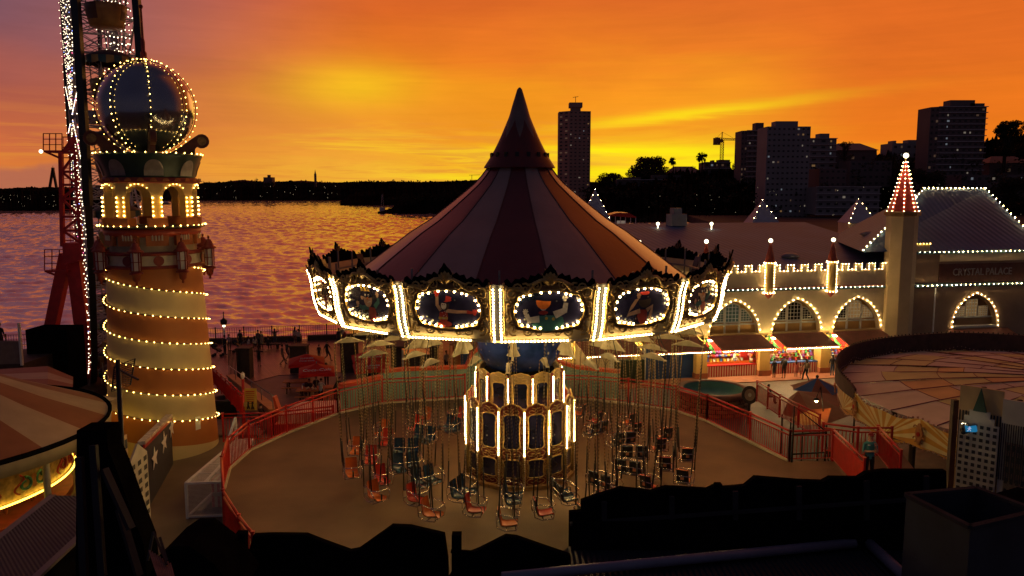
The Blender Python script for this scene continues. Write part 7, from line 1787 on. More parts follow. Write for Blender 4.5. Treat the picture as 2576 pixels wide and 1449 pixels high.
block('apartment_block', 'dim three-storey block above the white-railed terraced flats', 2062, 2130, 424, 472, 410, TOWN['dark'], 3, 5, .02, None, 0)
block('construction_site', 'half-built concrete frame glowing with site lights under the tower crane', 1772, 1838, 408, 470, 520, TOWN['dark'], 4, 5, .25, [(1792, 1797, 403), (1808, 1836, 402)], 0, slab=1)
block('apartment_block', 'dark square block against the ridge between house and tall tower', 2140, 2245, 404, 470, 440, TOWN['dark'], 4, 7, .03, None, 0)
block('apartment_block', 'long low dark flats with bright doorways below the tall ridge tower', 2420, 2600, 440, 500, 400, TOWN['dark'], 3, 10, .12, None, 0)
for x0, x1, ye, yr, yb, D, lab in ((1682, 1772, 437, 418, 470, 540, 'dark house with a long hipped roof beneath the shorter palm'), (2098, 2206, 378, 359, 420, 470, 'dark house with a pitched roof beside the open-crowned tree'), (2490, 2600, 410, 392, 450, 430, 'dark house under the rounded trees on the high ridge')):
    t = thing('house', lab, 'house', W((x0 + x1) / 2, yb, D), 'houses on the far headland'); a, b = W(x0, ye, D), W(x1, ye, D); zb = W(x0, yb, D).z; mb = MB(); mb.prism([(a.x, D, zb), (b.x, D, zb), (b.x, D + 12, zb), (a.x, D + 12, zb)], (0, 0, a.z - zb)); mb.build('wall', TOWN['dark'], t)
    zr = W(x0, yr, D).z; f = (b.x - a.x) * .3; r0, r1 = (a.x + f * .6, D + 6, zr), (b.x - f, D + 6, zr); e = 1; C4 = [(a.x - e, D - e, a.z), (b.x + e, D - e, a.z), (b.x + e, D + 13, a.z), (a.x - e, D + 13, a.z)]; mb = MB(); mb.add(C4 + [r0, r1], [(0, 1, 5, 4), (1, 2, 5), (2, 3, 4, 5), (3, 0, 4), (3, 2, 1, 0)]); mb.build('roof', TOWN['brown'], t)
    for k in range(3): mb = MB(); x = a.x + (b.x - a.x) * (.2 + .25 * k); mb.box((x, D - .1, zb + (a.z - zb) * .55), (1.4, .1, 1.5)); mb.build('window', M['win_dark'] if k != 1 else LIT[3], t)
# tower crane
cr_ = thing('tower_crane', 'tower crane with a short level jib above the half-built block', 'crane', W(1816, 410, 522)); D = 522; mb = MB(); mc = mat('crane_steel', (.40, .17, .07), .6, .2, .2, .2)
a, b = W(1812.5, 408, D), W(1819.5, 408, D); zt = W(1816, 352, D).z; wx = b.x - a.x
for x in (a.x, b.x):
    for dy in (0, wx): mb.bar((x, D + dy, a.z), (x, D + dy, zt), .24, .24)
n = 9
for k in range(n):
    z0 = a.z + (zt - a.z) * k / n; z1 = a.z + (zt - a.z) * (k + 1) / n; mb.bar((a.x, D, z0), (b.x, D, z1), .16, .16); mb.bar((b.x, D, z0), (a.x, D, z1), .16, .16); mb.bar((a.x, D, z1), (b.x, D, z1), .16, .16)
mb.build('mast_lattice', mc, cr_)
mb = MB(); j0, j1 = W(1799, 352, D), W(1855, 353, D)
for dz in (0, 1.6): mb.bar(j0 + Vector((0, 0, dz)), j1 + Vector((0, 0, dz * .4)), .35, .35)
for k in range(12): p0, p1 = j0.lerp(j1, k / 12), j0.lerp(j1, (k + .5) / 12); mb.bar(p0, p1 + Vector((0, 0, 1.3)), .2, .2); mb.bar(p1 + Vector((0, 0, 1.3)), j0.lerp(j1, (k + 1) / 12), .2, .2)
ap = W(1817, 332, D)
mb.bar(W(1816, 352, D), ap, .5, .5); mb.bar(ap, j1, .14, .14); mb.bar(ap, j0, .14, .14); mb.build('jib', mc, cr_)
mb = MB(); q = W(1803, 352, D); mb.box(q + Vector((0, 0, -1)), (4.2, 2, 4.5)); mb.box(W(1812, 352, D) + Vector((.3, -1, -.6)), (2.0, 1.8, 2.2)); mb.build('counterweight', mc, cr_)
mb = MB(); a = W(1185, 455, 1500); mb.bar(W(1187, 455, 1500), W(1187, 440, 1500), .9, .9); mb.bar(W(1180, 440.5, 1500), W(1208, 440, 1500), .7, .7); tag(mb.build('distant_crane', mc), 'tiny distant crane on the skyline beside the striped canopy', 'crane')
# skyline pieces on the far shore
for x, w, yt, D, lab in ((677, 22, 446, 1500, 'blocky flats topped by a plant room on the far shore skyline'), (793, 5, 438, 1500, 'slim pointed church tower on the far shore skyline')):
    t = thing('distant_building', lab, 'building', W(x, 470, D)); a = W(x, yt, D); ww = w * D / FPX; zb = W(x, 470, D).z; mb = MB(); mb.box((a.x, D, (a.z + zb) / 2), (ww, ww, a.z - zb)); 
    if w > 10: mb.box((a.x, D, a.z + 2), (ww * .3, ww * .3, 5))
    else: mb.lathe([(ww * .5, 0), (ww * .25, 4), (0, 9)], a, 8)
    mb.build('tower_wall', TOWN['dark'], t)

# ---------------------------------------------------------------- trees
def leaf_cloud(mb, c, rad, n, size, rn, flat=1.0, hollow=.25):
    for _ in range(n):
        while True:
            v = Vector((rn.uniform(-1, 1), rn.uniform(-1, 1), rn.uniform(-1, 1)))
            if hollow < v.length < 1: break
        q = c + Vector((v.x * rad.x, v.y * rad.y, v.z * rad.z)); s = size * rn.uniform(.5, 1.3); a = Vector((rn.gauss(0, 1), rn.gauss(0, 1), rn.gauss(0, 1))).normalized(); b = a.orthogonal().normalized()
        mb.add([q - a * s, q - b * s * .55, q + a * s, q + b * s * .55], [(0, 1, 2, 3)], 0)


def tree(label, x, yb, yt, w, D, clumps, leaves, seed, mt=None, trunk=.5, name='broadleaf_tree', limbs=True, lower=.25):
    rn = random.Random(seed); base = W(x, yb, D); top = W(x, yt, D).z; Wd = w * D / FPX; Hh = top - base.z; t = thing(name, label, 'tree', base, 'trees on the far shores'); mb = MB(); mk = MB()
    mk.tube([base - Vector((0, 0, 3)), base + Vector((0, 0, Hh * .3)), base + Vector((Wd * .03, 0, Hh * .55))], [trunk, trunk * .8, trunk * .4], 6)
    for k in range(clumps):
        a = 2 * pi * k / clumps + rn.uniform(-.4, .4); r = Wd * .5 * rn.uniform(.25, .78); f = rn.uniform(lower, .86) if k else .8; lim = 1 - (max(0, f - .5) / .5) ** 2 * .55
        c = base + Vector((cos(a) * r * lim, sin(a) * r * lim * .8, Hh * f)); s = Wd * rn.uniform(.13, .22); leaf_cloud(mb, c, Vector((s, s, s * .62)), leaves // clumps, Wd * .03, rn)
        if limbs: mk.tube([base + Vector((0, 0, Hh * .28)), base.lerp(c, .55) + Vector((0, 0, Hh * .12)), c], [trunk * .5, trunk * .3, trunk * .12], 5)
    mk.build('trunk', M['bark'], t); mb.build('crown', mt or M['leaf_dark'], t); return t


tree('great round-crowned fig tree glowing at its edges on the headland skyline', 1632, 462, 394, 112, 520, 26, 5200, 3, M['leaf_fig'], 1.2, 'fig_tree')
tree('low spreading tree between the slim tower and the great fig', 1535, 470, 437, 78, 515, 14, 2600, 4, M['leaf_fig'], .8)
tree('open-crowned tree on the ridge beside the pitched-roof house', 2124, 418, 346, 46, 450, 13, 1500, 5, M['leaf_fig'], .7, 'gum_tree')
tree('big rounded pine at the top of the ridge beyond the tall tower', 2525, 420, 286, 84, 420, 20, 7000, 6, None, 1.0, 'stone_pine')
tree('second rounded pine cut by the picture edge on the high ridge', 2580, 420, 292, 70, 425, 18, 5000, 7, None, 1.0, 'stone_pine')
tree('small sparse tree between the palm and the house on the skyline', 1742, 440, 415, 20, 530, 6, 260, 8, M['leaf_fig'], .3, 'sapling')
tree('bushy tree beside the black slab tower', 1855, 440, 404, 40, 505, 10, 1000, 9, None, .6)
tree('dark tree mass at the foot of the black slab tower', 1800, 520, 448, 120, 470, 18, 2600, 10, None, .8)
tree('dark trees standing below the pitched-roof house on the ridge', 2240, 470, 382, 110, 450, 18, 2400, 11, None, .8)
tree('dark tree in front of the tall ridge tower', 2330, 500, 424, 110, 390, 16, 2400, 12, None, .8)
tree('dark tree low on the slope at the end of the hipped roof', 2530, 540, 440, 140, 360, 18, 2600, 13, None, .9)
tree('spreading tree on the far shore skyline beside the blocky flats', 640, 470, 446, 26, 1450, 8, 500, 14, None, 1)
tree('dark tree behind the wide terraced flats', 1500, 540, 470, 70, 480, 12, 1500, 15, None, .8)
for x, yb, yt, s, lab in ((1693, 440, 397, 1.0, 'shorter fan palm on the skyline above the hipped house'), (1766, 442, 386, 1.35, 'taller fan palm on the bright skyline before the crane')):
    D = 525; base, top = W(x, yb, D), W(x, yt + 8, D); t = thing('fan_palm', lab, 'palm', base, 'trees on the far shores'); mb = MB(); mb.tube([base, base.lerp(top, .5) + Vector((.2, 0, 0)), top], [.5 * s, .32 * s, .28 * s], 6); mb.build('trunk', M['bark'], t); mb = MB(); rn = random.Random(int(x))
    for k in range(46):
        a = rn.uniform(0, 2 * pi); el = rn.uniform(-1.2, 1.4); d = Vector((cos(a) * cos(el), sin(a) * cos(el), sin(el))); L_ = 2.6 * s * rn.uniform(.8, 1.15); q = top + d * L_; u = d.orthogonal().normalized(); mb.add([top, top + d * L_ * .6 + u * .5 * s, q - Vector((0, 0, .5 * s)), top + d * L_ * .6 - u * .5 * s], [(0, 1, 2, 3)])
        for j in range(3): mb.add([top + d * L_ * .6, q + u * (j - 1) * .8 - Vector((0, 0, .7)), q + u * (j - 1) * .8 + u * .3], [(0, 1, 2)])
    mb.build('crown', M['leaf_dark'], t)
rn = random.Random(31); mb = MB()
for _ in range(800):
    x = rn.uniform(1470, 2640); k = (x - 1470) / 1170; y = rn.uniform(468 - 102 * k, 560); D = rn.uniform(395, 540); c = W(x, y + 6, D); s = rn.uniform(2.0, 4.5); leaf_cloud(mb, c, Vector((s, s, s * .7)), 16, .9, rn)
tag(mb.build('slope_woodland', M['leaf_dark']), 'dark mass of trees covering the slope between the far buildings', 'woodland', kind='stuff')
rn = random.Random(32); mb = MB()
for x0, x1, y0, y1, D, n, s0 in ((500, 870, 460, 470, 1480, 110, 6), (860, 1340, 458, 472, 1060, 150, 5), (-60, 300, 480, 492, 705, 110, 3.5), (970, 1330, 482, 505, 575, 130, 2.6)):
    for _ in range(n):
        x = rn.uniform(x0, x1); f = (x - x0) / (x1 - x0); y = rn.uniform(y0, y1) + (22 * (1 - min(1, f * 3)) if D == 575 else 0); leaf_cloud(mb, W(x, y, D), Vector((s0, s0, s0 * .7)) * rn.uniform(.6, 1.3), 14, s0 * .3, rn)
tag(mb.build('shore_woodland', M['leaf_dark']), 'dark tree canopy along the far harbour shores', 'woodland', kind='stuff')
bc_ = thing('harbour_beacon', 'small white lattice beacon on a round base off the rocky point', 'beacon', W(962, 532, 585)); mb = MB(); q = W(962, 532, 585); mb.lathe([(2.2, 0), (2.2, 3.0), (0, 3.1)], q, 12); mb.build('base_drum', TOWN['pale'], bc_); mb = MB()
for dx in (-1, 1): mb.bar(q + Vector((dx, 0, 3)), W(962, 490, 585) + Vector((dx * .3, 0, 0)), .18, .18)
for k in range(6): z = 3 + k * 1.7; mb.bar(q + Vector((-1, 0, z)), q + Vector((1, 0, z + 1.7)), .12, .12)
mb.build('beacon_lattice', TOWN['pale'], bc_)
mb = MB(); mb.prism([W(x, y, 588) for x, y in ((948, 537), (1000, 537), (1100, 540), (1100, 531), (1000, 531), (955, 533))], (0, 12, 0)); tag(mb.build('rock_shelf', M['hill']), kind='structure')
bt = thing('ferry_boat', 'small ferry with a lit deck crossing behind the arcade of the tower', 'boat', W(416, 516, 600)); q = W(416, 515, 600); mb = MB(); mb.prism([q + Vector((x, 0, z)) for x, z in ((-3.2, 0), (3.0, 0), (3.6, 1.2), (-3.6, 1.2))], (0, 2, 0)); mb.build('hull', TOWN['dark'], bt); mb = MB(); mb.box(q + Vector((-.2, 1, 1.9)), (4.2, 1.6, 1.4)); mb.build('cabin', TOWN['pale'], bt)
fw = thing('ferry_wharf', 'low ferry wharf shelter with a curved red-edged roof behind the grey roof ridge', 'shelter', W(1565, 560, 150)); mb = MB(); a, b = W(1536, 540, 150), W(1600, 545, 150)
mb.prism([a, a.lerp(b, .3) + Vector((0, 0, .5)), a.lerp(b, .7) + Vector((0, 0, .6)), b, b - Vector((0, 0, .25)), a - Vector((0, 0, .25))], (0, 6, 0)); mb.build('curved_roof', M['red_rail'], fw); mb = MB()
for k in range(6): q = a.lerp(b, k / 5); mb.bar(q + Vector((0, .3, 0)), Vector((q.x, q.y + .3, 1.5)), .12, .12)
mb.build('shelter_post', M['white_paint'], fw); mb = MB(); mb.box(a.lerp(b, .5) + Vector((0, 3, -1.4)), (1.6, .1, .7)); mb.build('lit_window', LIT[1], fw)

# ---------------------------------------------------------------- promenade furniture
lp = thing('wharf_lamp', 'slim white wharf lamp post with a dark lantern head at the quay edge', 'lamp post', G(566, 880, 0)); q = G(566, 880, 0); zt = W(566, 784, q.y).z; mb = MB(); mb.tube([q, q + Vector((0, 0, zt - 1.2))], .09, 8); mb.build('post', M['white_paint'], lp); mb = MB(); mb.lathe([(.05, zt - 1.2), (.26, zt - 1.1), (.30, zt - .75), (.1, zt - .6), (.04, zt - .5), (.04, zt)], Vector((q.x, q.y, 0)), 10); mb.build('lantern_head', M['black'], lp); mb = MB(); mb.ball(q + Vector((0, 0, zt - 1.25)), .12, 8, 6); mb.build('bulb', M['lamp_globe'], lp)
for x, y, yt, w, lab in ((613, 955, 880, .9, 'dark timber gate pillar beside the slatted metal gate'), (750, 940, 874, 1.25, 'dark boxy pillar behind the red parasols on the boardwalk'), (877, 938, 862, 1.2, 'dark boxy pillar between the two pairs of red parasols')):
    q = G(x, y, 0); h = W(x, yt, q.y).z; mb = MB(); mb.box(q + Vector((0, .5, h / 2)), (w, .9, h)); mb.box(q + Vector((0, .5, h + .05)), (w + .12, 1.0, .1)); tag(mb.build('timber_pillar', M['dark_wood']), lab, 'pillar')
gt_ = thing('metal_gate', 'dark slatted metal gate standing open on the boardwalk', 'gate', G(588, 955, 0)); a, b = G(577, 952, 0), G(604, 955, 0); mb = MB(); h = 2.1
for z in (.15, h): mb.bar(a + Vector((0, 0, z)), b + Vector((0, 0, z)), .05, .05)
for k in range(9): q = a.lerp(b, k / 8); mb.bar(q, q + Vector((0, 0, h)), .04, .04)
mb.build('gate_lattice', M['black'], gt_)
# ramp walls and rails coming up from the boardwalk to the terrace
rw_ = thing('ramp_wall', 'long low wall with an orange coping beside the stairs up from the boardwalk', 'wall', G(625, 1000, 0)); a, b = W(573, 946, 52), W(682, 1034, 36); mb = MB(); mb.add([a, b, Vector((b.x, b.y, 0)), Vector((a.x, a.y, 0)), a + Vector((.35, .1, 0)), b + Vector((.35, .1, 0)), Vector((b.x + .35, b.y + .1, 0)), Vector((a.x + .35, a.y + .1, 0))], [(0, 1, 2, 3), (5, 4, 7, 6), (0, 4, 5, 1), (0, 3, 7, 4)]); mb.build('wall_face', M['brown_side'], rw_); mb = MB(); mb.bar(a + Vector((.17, 0, .05)), b + Vector((.17, 0, .05)), .5, .12); mb.build('coping', mat('orange_brown_coping', (.42, .18, .06), .6, 0, .2, 2), rw_)
mb = MB(); mb.tube([a + Vector((.1, 0, .7)), b + Vector((.1, 0, .75))], .03, 5)
for k in range(6): q = a.lerp(b, k / 5) + Vector((.1, 0, 0)); mb.tube([q, q + Vector((0, 0, .72))], .025, 5)
mb.build('hand_rail', M['steel'], rw_)
mb = MB()
for k in range(14): t = k / 13; q = W(585, 972, 48).lerp(W(640, 1060, 34.8), t); mb.box((q.x - 1.2, q.y, TZ * (.1 + .9 * t) - .15), (3.0, 1.1, .3))
tag(mb.build('boardwalk_stairs', mat('stair_concrete', (.2, .15, .12), .8, 0, .2, 1)), 'wide concrete stairs climbing from the boardwalk to the tower terrace', 'stairs')
railing('dark red stair railing beside the orange-lit tower base', [W(538, 968, 46), W(612, 1050, 35)], 1.05, group='red railings around the rides')
railing('red gate railing across the terrace end between tower and pink box', [G(563, 1112, TZ), G(684, 1108, TZ), G(840, 1090, TZ)], W(563, 1042, G(563, 1112, TZ).y).z - TZ, group='red railings around the rides')
pk_ = thing('pink_box', 'pale pink padded box with a red skirt behind the red railing', 'ride base', G(760, 1090, TZ)); mb = MB(); a = G(690, 1092, TZ); b = G(815, 1088, TZ); h = W(700, 1068, a.y).z - TZ; mb.prism([a, b, b + Vector((0, 2.2, 0)), a + Vector((0, 2.2, 0))], (0, 0, h)); mb.build('red_skirt', M['red_paint'], pk_); mb = MB(); u = Vector((0, 0, h)); mb.prism([a + u + Vector((.2, .1, .004)), b + u + Vector((.5, .1, .004)), b + u + Vector((.6, 2.3, .004)), a + u + Vector((.6, 2.3, .004))], (0, 0, .45)); mb.build('pink_pad', mat('pink_pad', (.62, .36, .30), .6, 0, .1, 2), pk_)
bn = thing('waste_bin', 'big round black bin behind the tower base', 'bin', G(564, 1045, 0)); q = W(564, 1037, 41); q.z = 0; mb = MB(); zt = W(564, 1001, 41).z; mb.lathe([(.62, 0), (.68, zt - .1), (.72, zt), (.45, zt), (.4, zt - .3), (0, zt - .3)], q, 20); mb.build('bin_body', M['black'], bn)
ys = thing('yellow_banner', 'yellow information banner on a red post at the head of the stairs', 'banner', W(611, 1100, 36)); q = W(611, 1036, 36); mb = MB(); mb.tube([Vector((q.x, q.y, 1.5)), W(611, 954, 36)], .07, 6); mb.build('post', M['red_rail'], ys); mb = MB(); p0, p1 = W(615, 1032, 36), W(645, 977, 36); mb.box(((p0.x + p1.x) / 2, 36, (p0.z + p1.z) / 2), (p1.x - p0.x, .03, p1.z - p0.z)); mb.build('banner_cloth', mat('yellow_cloth', (.52, .38, .07), .7, 0, .12, 3), ys)
mb = MB(); wq = p1.x - p0.x
for k in range(7): mb.box(((p0.x + p1.x) / 2, 35.97, p1.z - .14 - k * .095), (wq * (.7 if k < 3 else .55), .006, .028 if k else .05))
mb.build('text_line', M['red_paint'], ys); mb = MB(); cz = p0.z + .2
for dx in (-.1, .1): mb.tube([((p0.x + p1.x) / 2 + dx, 35.96, cz + .12), ((p0.x + p1.x) / 2 + dx - .04, 35.96, cz - .12)], .035, 5); mb.tube([((p0.x + p1.x) / 2 + dx, 35.96, cz + .05), ((p0.x + p1.x) / 2 + dx + .06, 35.96, cz - .12)], .03, 5); mb.ball(((p0.x + p1.x) / 2 + dx, 35.96, cz + .17), .05, 6, 4)
mb.build('dancing_figure_print', M['black'], ys); mb = MB(); p2 = W(613, 1017, 35.9); mb.box(p2, (.34, .03, .22)); mb.build('small_sign', mat('small_yellow_sign', (.45, .34, .12), .6, 0, .2, 6), ys); mb = MB(); mb.lathe([(0, 0), (.1, .1), (.1, .28), (0, .38)], W(611, 955, 36), 8); mb.build('white_finial', M['white_paint'], ys)
mb = MB(); mb.prism([W(x, y, 34.5) for x, y in ((685, 1000), (690, 999), (702, 1034), (694, 1036))], (0, .4, 0)); tag(mb.build('red_chute', M['orange_cap']), 'narrow red sloping chute edge beside the orange-coped ramp wall', 'chute')
# red parasols and picnic tables
M['umb_red'] = fabric('red_parasol_canvas', (.80, .045, .035), .5)
nt, N, L, p = nodes_of(M['umb_red']); tl = N.new('ShaderNodeBsdfTranslucent'); tl.inputs[0].default_value = (.9, .07, .05, 1); mxs = N.new('ShaderNodeMixShader'); mxs.inputs[0].default_value = .6; L.new(p.outputs[0], mxs.inputs[1]); L.new(tl.outputs[0], mxs.inputs[2]); L.new(mxs.outputs[0], N['Material Output'].inputs[0])


def parasol(label, x, y, yf, w, writing):
    base = G(x, yf, 0); ap = W(x, y, base.y); t = thing('red_parasol', label, 'parasol', base, 'red parasols over the picnic tables'); s = w * base.y / FPX / 2; dz = s * .40; rz = .25
    mb = MB(); C = [ap + Vector((cos(rz + pi / 4 + k * pi / 2) * s * 1.3, sin(rz + pi / 4 + k * pi / 2) * s * 1.3, -dz)) for k in range(4)]; Mi = [(C[k] + C[(k + 1) % 4]) / 2 + Vector((0, 0, .07)) for k in range(4)]
    for k in range(4): mb.add([ap, C[k], Mi[k], C[(k + 1) % 4]], [(0, 1, 2), (0, 2, 3)])
    for k in range(4): mb.add([C[k], Mi[k], C[(k + 1) % 4], C[(k + 1) % 4] - Vector((0, 0, .2)), Mi[k] - Vector((0, 0, .2)), C[k] - Vector((0, 0, .2))], [(0, 1, 4, 5), (1, 2, 3, 4)])
    mb.build('canopy', M['umb_red'], t); mb = MB(); mb.tube([base, ap + Vector((0, 0, .12))], .035, 6); mb.lathe([(.3, 0), (.3, .1), (.05, .14)], base, 12); mb.build('pole', M['steel'], t)
    # lettering lies on the slope that faces the ride
    k = min(range(4), key=lambda i: Mi[i].y); m_ = Mi[k]; e = (C[(k + 1) % 4] - C[k]).normalized(); e = e if e.x > 0 else -e; up_ = (ap - m_).normalized(); n_ = e.cross(up_).normalized()
    for lt_, f, sz in writing:
        o = text(lt_, sz, M['white_paint'], t, m_ + up_ * (f * (ap - m_).length) + n_ * .03, (0, 0, 0), .004, .25); R3 = Matrix((e, up_, n_)).transposed(); o.rotation_euler = R3.to_euler()
    return t


parasol('red parasol lettered Coca-Cola over the front picnic table', 796, 914, 1004, 96, [('Coca-Cola', .30, .42)])
parasol('red parasol with small white lettering behind the Coca-Cola one', 771, 890, 968, 96, [('SUMMER', .50, .24), ('Coca-Cola', .26, .24)])
parasol('red parasol with white lettering behind the hanging chains', 934, 904, 982, 98, [('SUMMER', .34, .26), ('Coca-Cola', .14, .16)])
parasol('red parasol farther back behind the chains with slanting lettering', 930, 882, 958, 96, [('Coca-Cola', .34, .34)])
M['table_wood'] = mat('orange_stained_timber', (.40, .16, .05), .55, 0, .2, 3)


def picnic_table(label, x, y, rz=.1, place_=True):
    q = G(x, y, 0); t = thing('picnic_table', label, 'picnic table', q, 'timber picnic tables on the promenade'); Rz = Matrix.Rotation(rz, 3, 'Z'); P = lambda a, b, c: q + Rz @ Vector((a, b, c))
    mb = MB()
    for k in range(5): mb.bar(P(-.9, -.34 + k * .17, .75), P(.9, -.34 + k * .17, .75), .15, .04)
    mb.build('table_top_plank', M['table_wood'], t)
    for s in (-1, 1): mb = MB(); mb.bar(P(-.9, s * .72, .45), P(.9, s * .72, .45), .26, .04); mb.build('bench_seat', M['table_wood'], t)
    for s in (-1, 1): mb = MB(); mb.bar(P(s * .6, -.25, .73), P(s * .6, -.65, 0), .08, .06); mb.bar(P(s * .6, .25, .73), P(s * .6, .65, 0), .08, .06); mb.bar(P(s * .6, -.8, .42), P(s * .6, .8, .42), .06, .08); mb.build('trestle_leg', M['dark_wood'], t)
    return t


for x, y, lab in ((748, 985, 'picnic table at the back under the plain red parasol'), (782, 1008, 'picnic table covered in food wrappers in front of the white-shirted person'), (832, 1000, 'picnic table beside the bending person'), (905, 985, 'picnic table partly behind the hanging chains'), (955, 960, 'picnic table under the farther red parasol')): picnic_table(lab, x, y)
q = G(780, 1008, 0); mb = MB(); rn = random.Random(2)
for k in range(9): mb.ball(q + Vector((rn.uniform(-.2, .7), rn.uniform(-.25, .2), .83)), rn.uniform(.05, .11), 6, 4)
tag(mb.build('paper_wrappers', mat('paper_bag', (.6, .5, .38), .8, 0, .2, 6)), 'crumpled pale paper wrappers on the front picnic table', 'food wrappers', kind='stuff')
mb = MB(); mb.lathe([(0, .77), (.05, .77), (.05, .95), (.02, 1.0), (.02, 1.06), (0, 1.06)], q + Vector((-.5, .05, 0)), 8); tag(mb.build('sauce_bottle', M['white_paint']), 'small white bottle standing on the front picnic table', 'bottle')
# food stand, slide, fences at the quay on the left
fs = thing('food_stand', 'dark food stand with a glowing orange menu board behind the hanging chains', 'food stand', G(1040, 962, 0)); q = G(1040, 962, 0); mb = MB(); mb.box(q + Vector((0, 1.2, 1.3)), (3.2, 2.2, 2.6)); mb.box(q + Vector((0, .9, 2.7)), (3.8, 3.2, .14)); mb.build('stand_body', mat('stand_dark', (.04, .03, .028), .7, 0, .3, 2), fs)
men = mat('menu_glow', (.6, .25, .1), .5, 0, 0, emit=(1, .24, .05), es=.5); nt, N, L, p = nodes_of(men); tc = N.new('ShaderNodeTexCoord'); wv = N.new('ShaderNodeTexBrick'); wv.inputs['Scale'].default_value = 5; wv.inputs['Color1'].default_value = (1, .25, .05, 1); wv.inputs['Color2'].default_value = (.3, .05, .02, 1); wv.inputs['Mortar'].default_value = (.02, .01, .01, 1); wv.inputs['Mortar Size'].default_value = .06; L.new(tc.outputs['Object'], wv.inputs['Vector']); L.new(wv.outputs[0], p.inputs['Emission Color'])
mb = MB(); mb.box(q + Vector((.2, .05, 2.3)), (2.0, .05, .5)); mb.build('menu_board', men, fs); mb = MB(); mb.box(q + Vector((-.6, .06, 1.5)), (.5, .06, .8)); mb.build('orange_poster', mat('orange_poster', (.55, .16, .04), .6, 0, .3, 5), fs)
sl_ = thing('inflatable_slide', 'orange and blue striped play slide behind the centre column', 'slide', G(1175, 955, 0)); q = G(1180, 950, 0); mb = MB()
for k in range(4): mb.prism([q + Vector((-1.2 + k * .6, 0, 0)), q + Vector((-.6 + k * .6, 0, 0)), q + Vector((-.6 + k * .6, 0, 2.9 - .3 * k)), q + Vector((-1.2 + k * .6, 0, 2.9 - .3 * k + .3))], (0, 2.5, 0), k % 2)
mb.build('slide_panel', [mat('slide_orange', (.5, .16, .05), .6, 0, .15, 2), mat('slide_blue', (.03, .12, .32), .6, 0, .2, 2)], sl_); mb = MB(); mb.prism([q + Vector((-1.5, -.4, 2.5)), q + Vector((1.5, -.4, 2.2)), q + Vector((.2, -.4, 3.4))], (0, 2.6, 0)); mb.build('slide_roof', mat('slide_roof_peach', (.55, .24, .12), .7, 0, .1, 2), sl_)
mb = MB(); mb.tube([G(1014, 962, 0), G(1014, 962, 0) + Vector((0, 0, 2.4))], .07, 8); tag(mb.build('white_pole', M['white_paint']), 'plain white pole in front of the dark food stand', 'pole')
qf = thing('quay_fence', 'dark mesh quay fence behind the red wheel legs', 'fence', Vector((-29, 62, 0))); mb = MB(); mp_ = MB()
for k in range(44):
    x = -46 + k * .8; y = edge_y(x) - .3
    if k % 3 == 0: mp_.bar((x, y, 0), (x, y, 1.5), .09, .09)
    for j in range(4): mb.bar((x + j * .2, edge_y(x + j * .2) - .3, .1), (x + j * .2, edge_y(x + j * .2) - .3, 1.4), .025, .025)
for z in (.1, .5, .95, 1.4): mb.bar((-46, edge_y(-46) - .3, z), (-11, edge_y(-11) - .3, z), .03, .03)
mb.build('fence_mesh', M['black'], qf); mp_.build('fence_lattice', M['black'], qf)
bp_ = thing('boarding_platform', 'grey panelled boarding platform with a white post in front of the harbour', 'platform', W(30, 920, 46)); mb = MB(); a, b = W(-60, 918, 46), W(58, 915, 46); zt = W(20, 858, 46).z; mb.prism([a, b, Vector((b.x, b.y, zt)), Vector((a.x, a.y, zt))], (0, .1, 0)); mb.build('grey_panel', mat('grey_mesh_panel', (.20, .15, .14), .7, 0, .15, 3), bp_); mb = MB(); mb.bar(Vector((b.x, b.y - .1, a.z)), Vector((b.x, b.y - .1, W(58, 812, 46).z)), .13, .13); mb.build('post', M['white_paint'], bp_); mb = MB(); mb.prism([a, b, b + Vector((0, 5, 0)), a + Vector((0, 5, 0))], (0, 0, -1.2)); mb.build('platform_floor', M['dark_wood'], bp_)
bx2 = MB(); qq = W(148, 960, 50); bx2.box((qq.x, 50, 2.5), (2.6, 2, 5.0)); tag(bx2.build('control_cabin', M['dark']), 'dark control cabin between the red wheel legs', 'cabin')
mb = MB()
for x in (212, 232, 250): q_ = W(x, 945, 54); mb.box((q_.x, 54, 1.6), (.5, .6, 3.0)); mb.ball((q_.x, 53.6, 3.0), .14, 6, 4)
bx3 = thing('wheel_base', 'dark boarding base under the ferris wheel', 'ride base', (HC.x, HC.y, 0)); mb.box((HC.x + 1, HC.y, .5), (6, 14, 1.0)); mb.build('base_deck', M['dark_wood'], bx3)
for x, y, lab in ((600, 886, 'black pushchair beside the family on the quay'), (548, 897, 'black pushchair half hidden by the tower')):
    q = G(x, y, 0); t = thing('pushchair', lab, 'pushchair', q); mb = MB(); mb.bar(q + Vector((-.25, 0, .75)), q + Vector((.3, 0, .45)), .45, .12); mb.bar(q + Vector((-.3, 0, .72)), q + Vector((-.42, 0, 1.05)), .45, .1); mb.lathe([(.3, 0), (.25, .2), (0, .3)], q + Vector((-.25, 0, .85)), 8); mb.build('seat_fabric', M['black'], t); mb = MB()
    for s in (-.24, .24): mb.tube([q + Vector((-.3, s, .12)), q + Vector((.3, s, .75)), q + Vector((.55, s, 1.0))], .02, 4); mb.tube([q + Vector((.35, s, .12)), q + Vector((-.2, s, .8))], .02, 4)
    mb.build('frame', M['steel'], t)
    for dx in (-.32, .35):
        for s in (-.24, .24): mb = MB(); c = q + Vector((dx, s, .13)); mb.prism([c + Vector((.13 * cos(2 * pi * j / 10), -.02, .13 * sin(2 * pi * j / 10))) for j in range(10)], (0, .04, 0)); mb.build('wheel', M['black'], t)
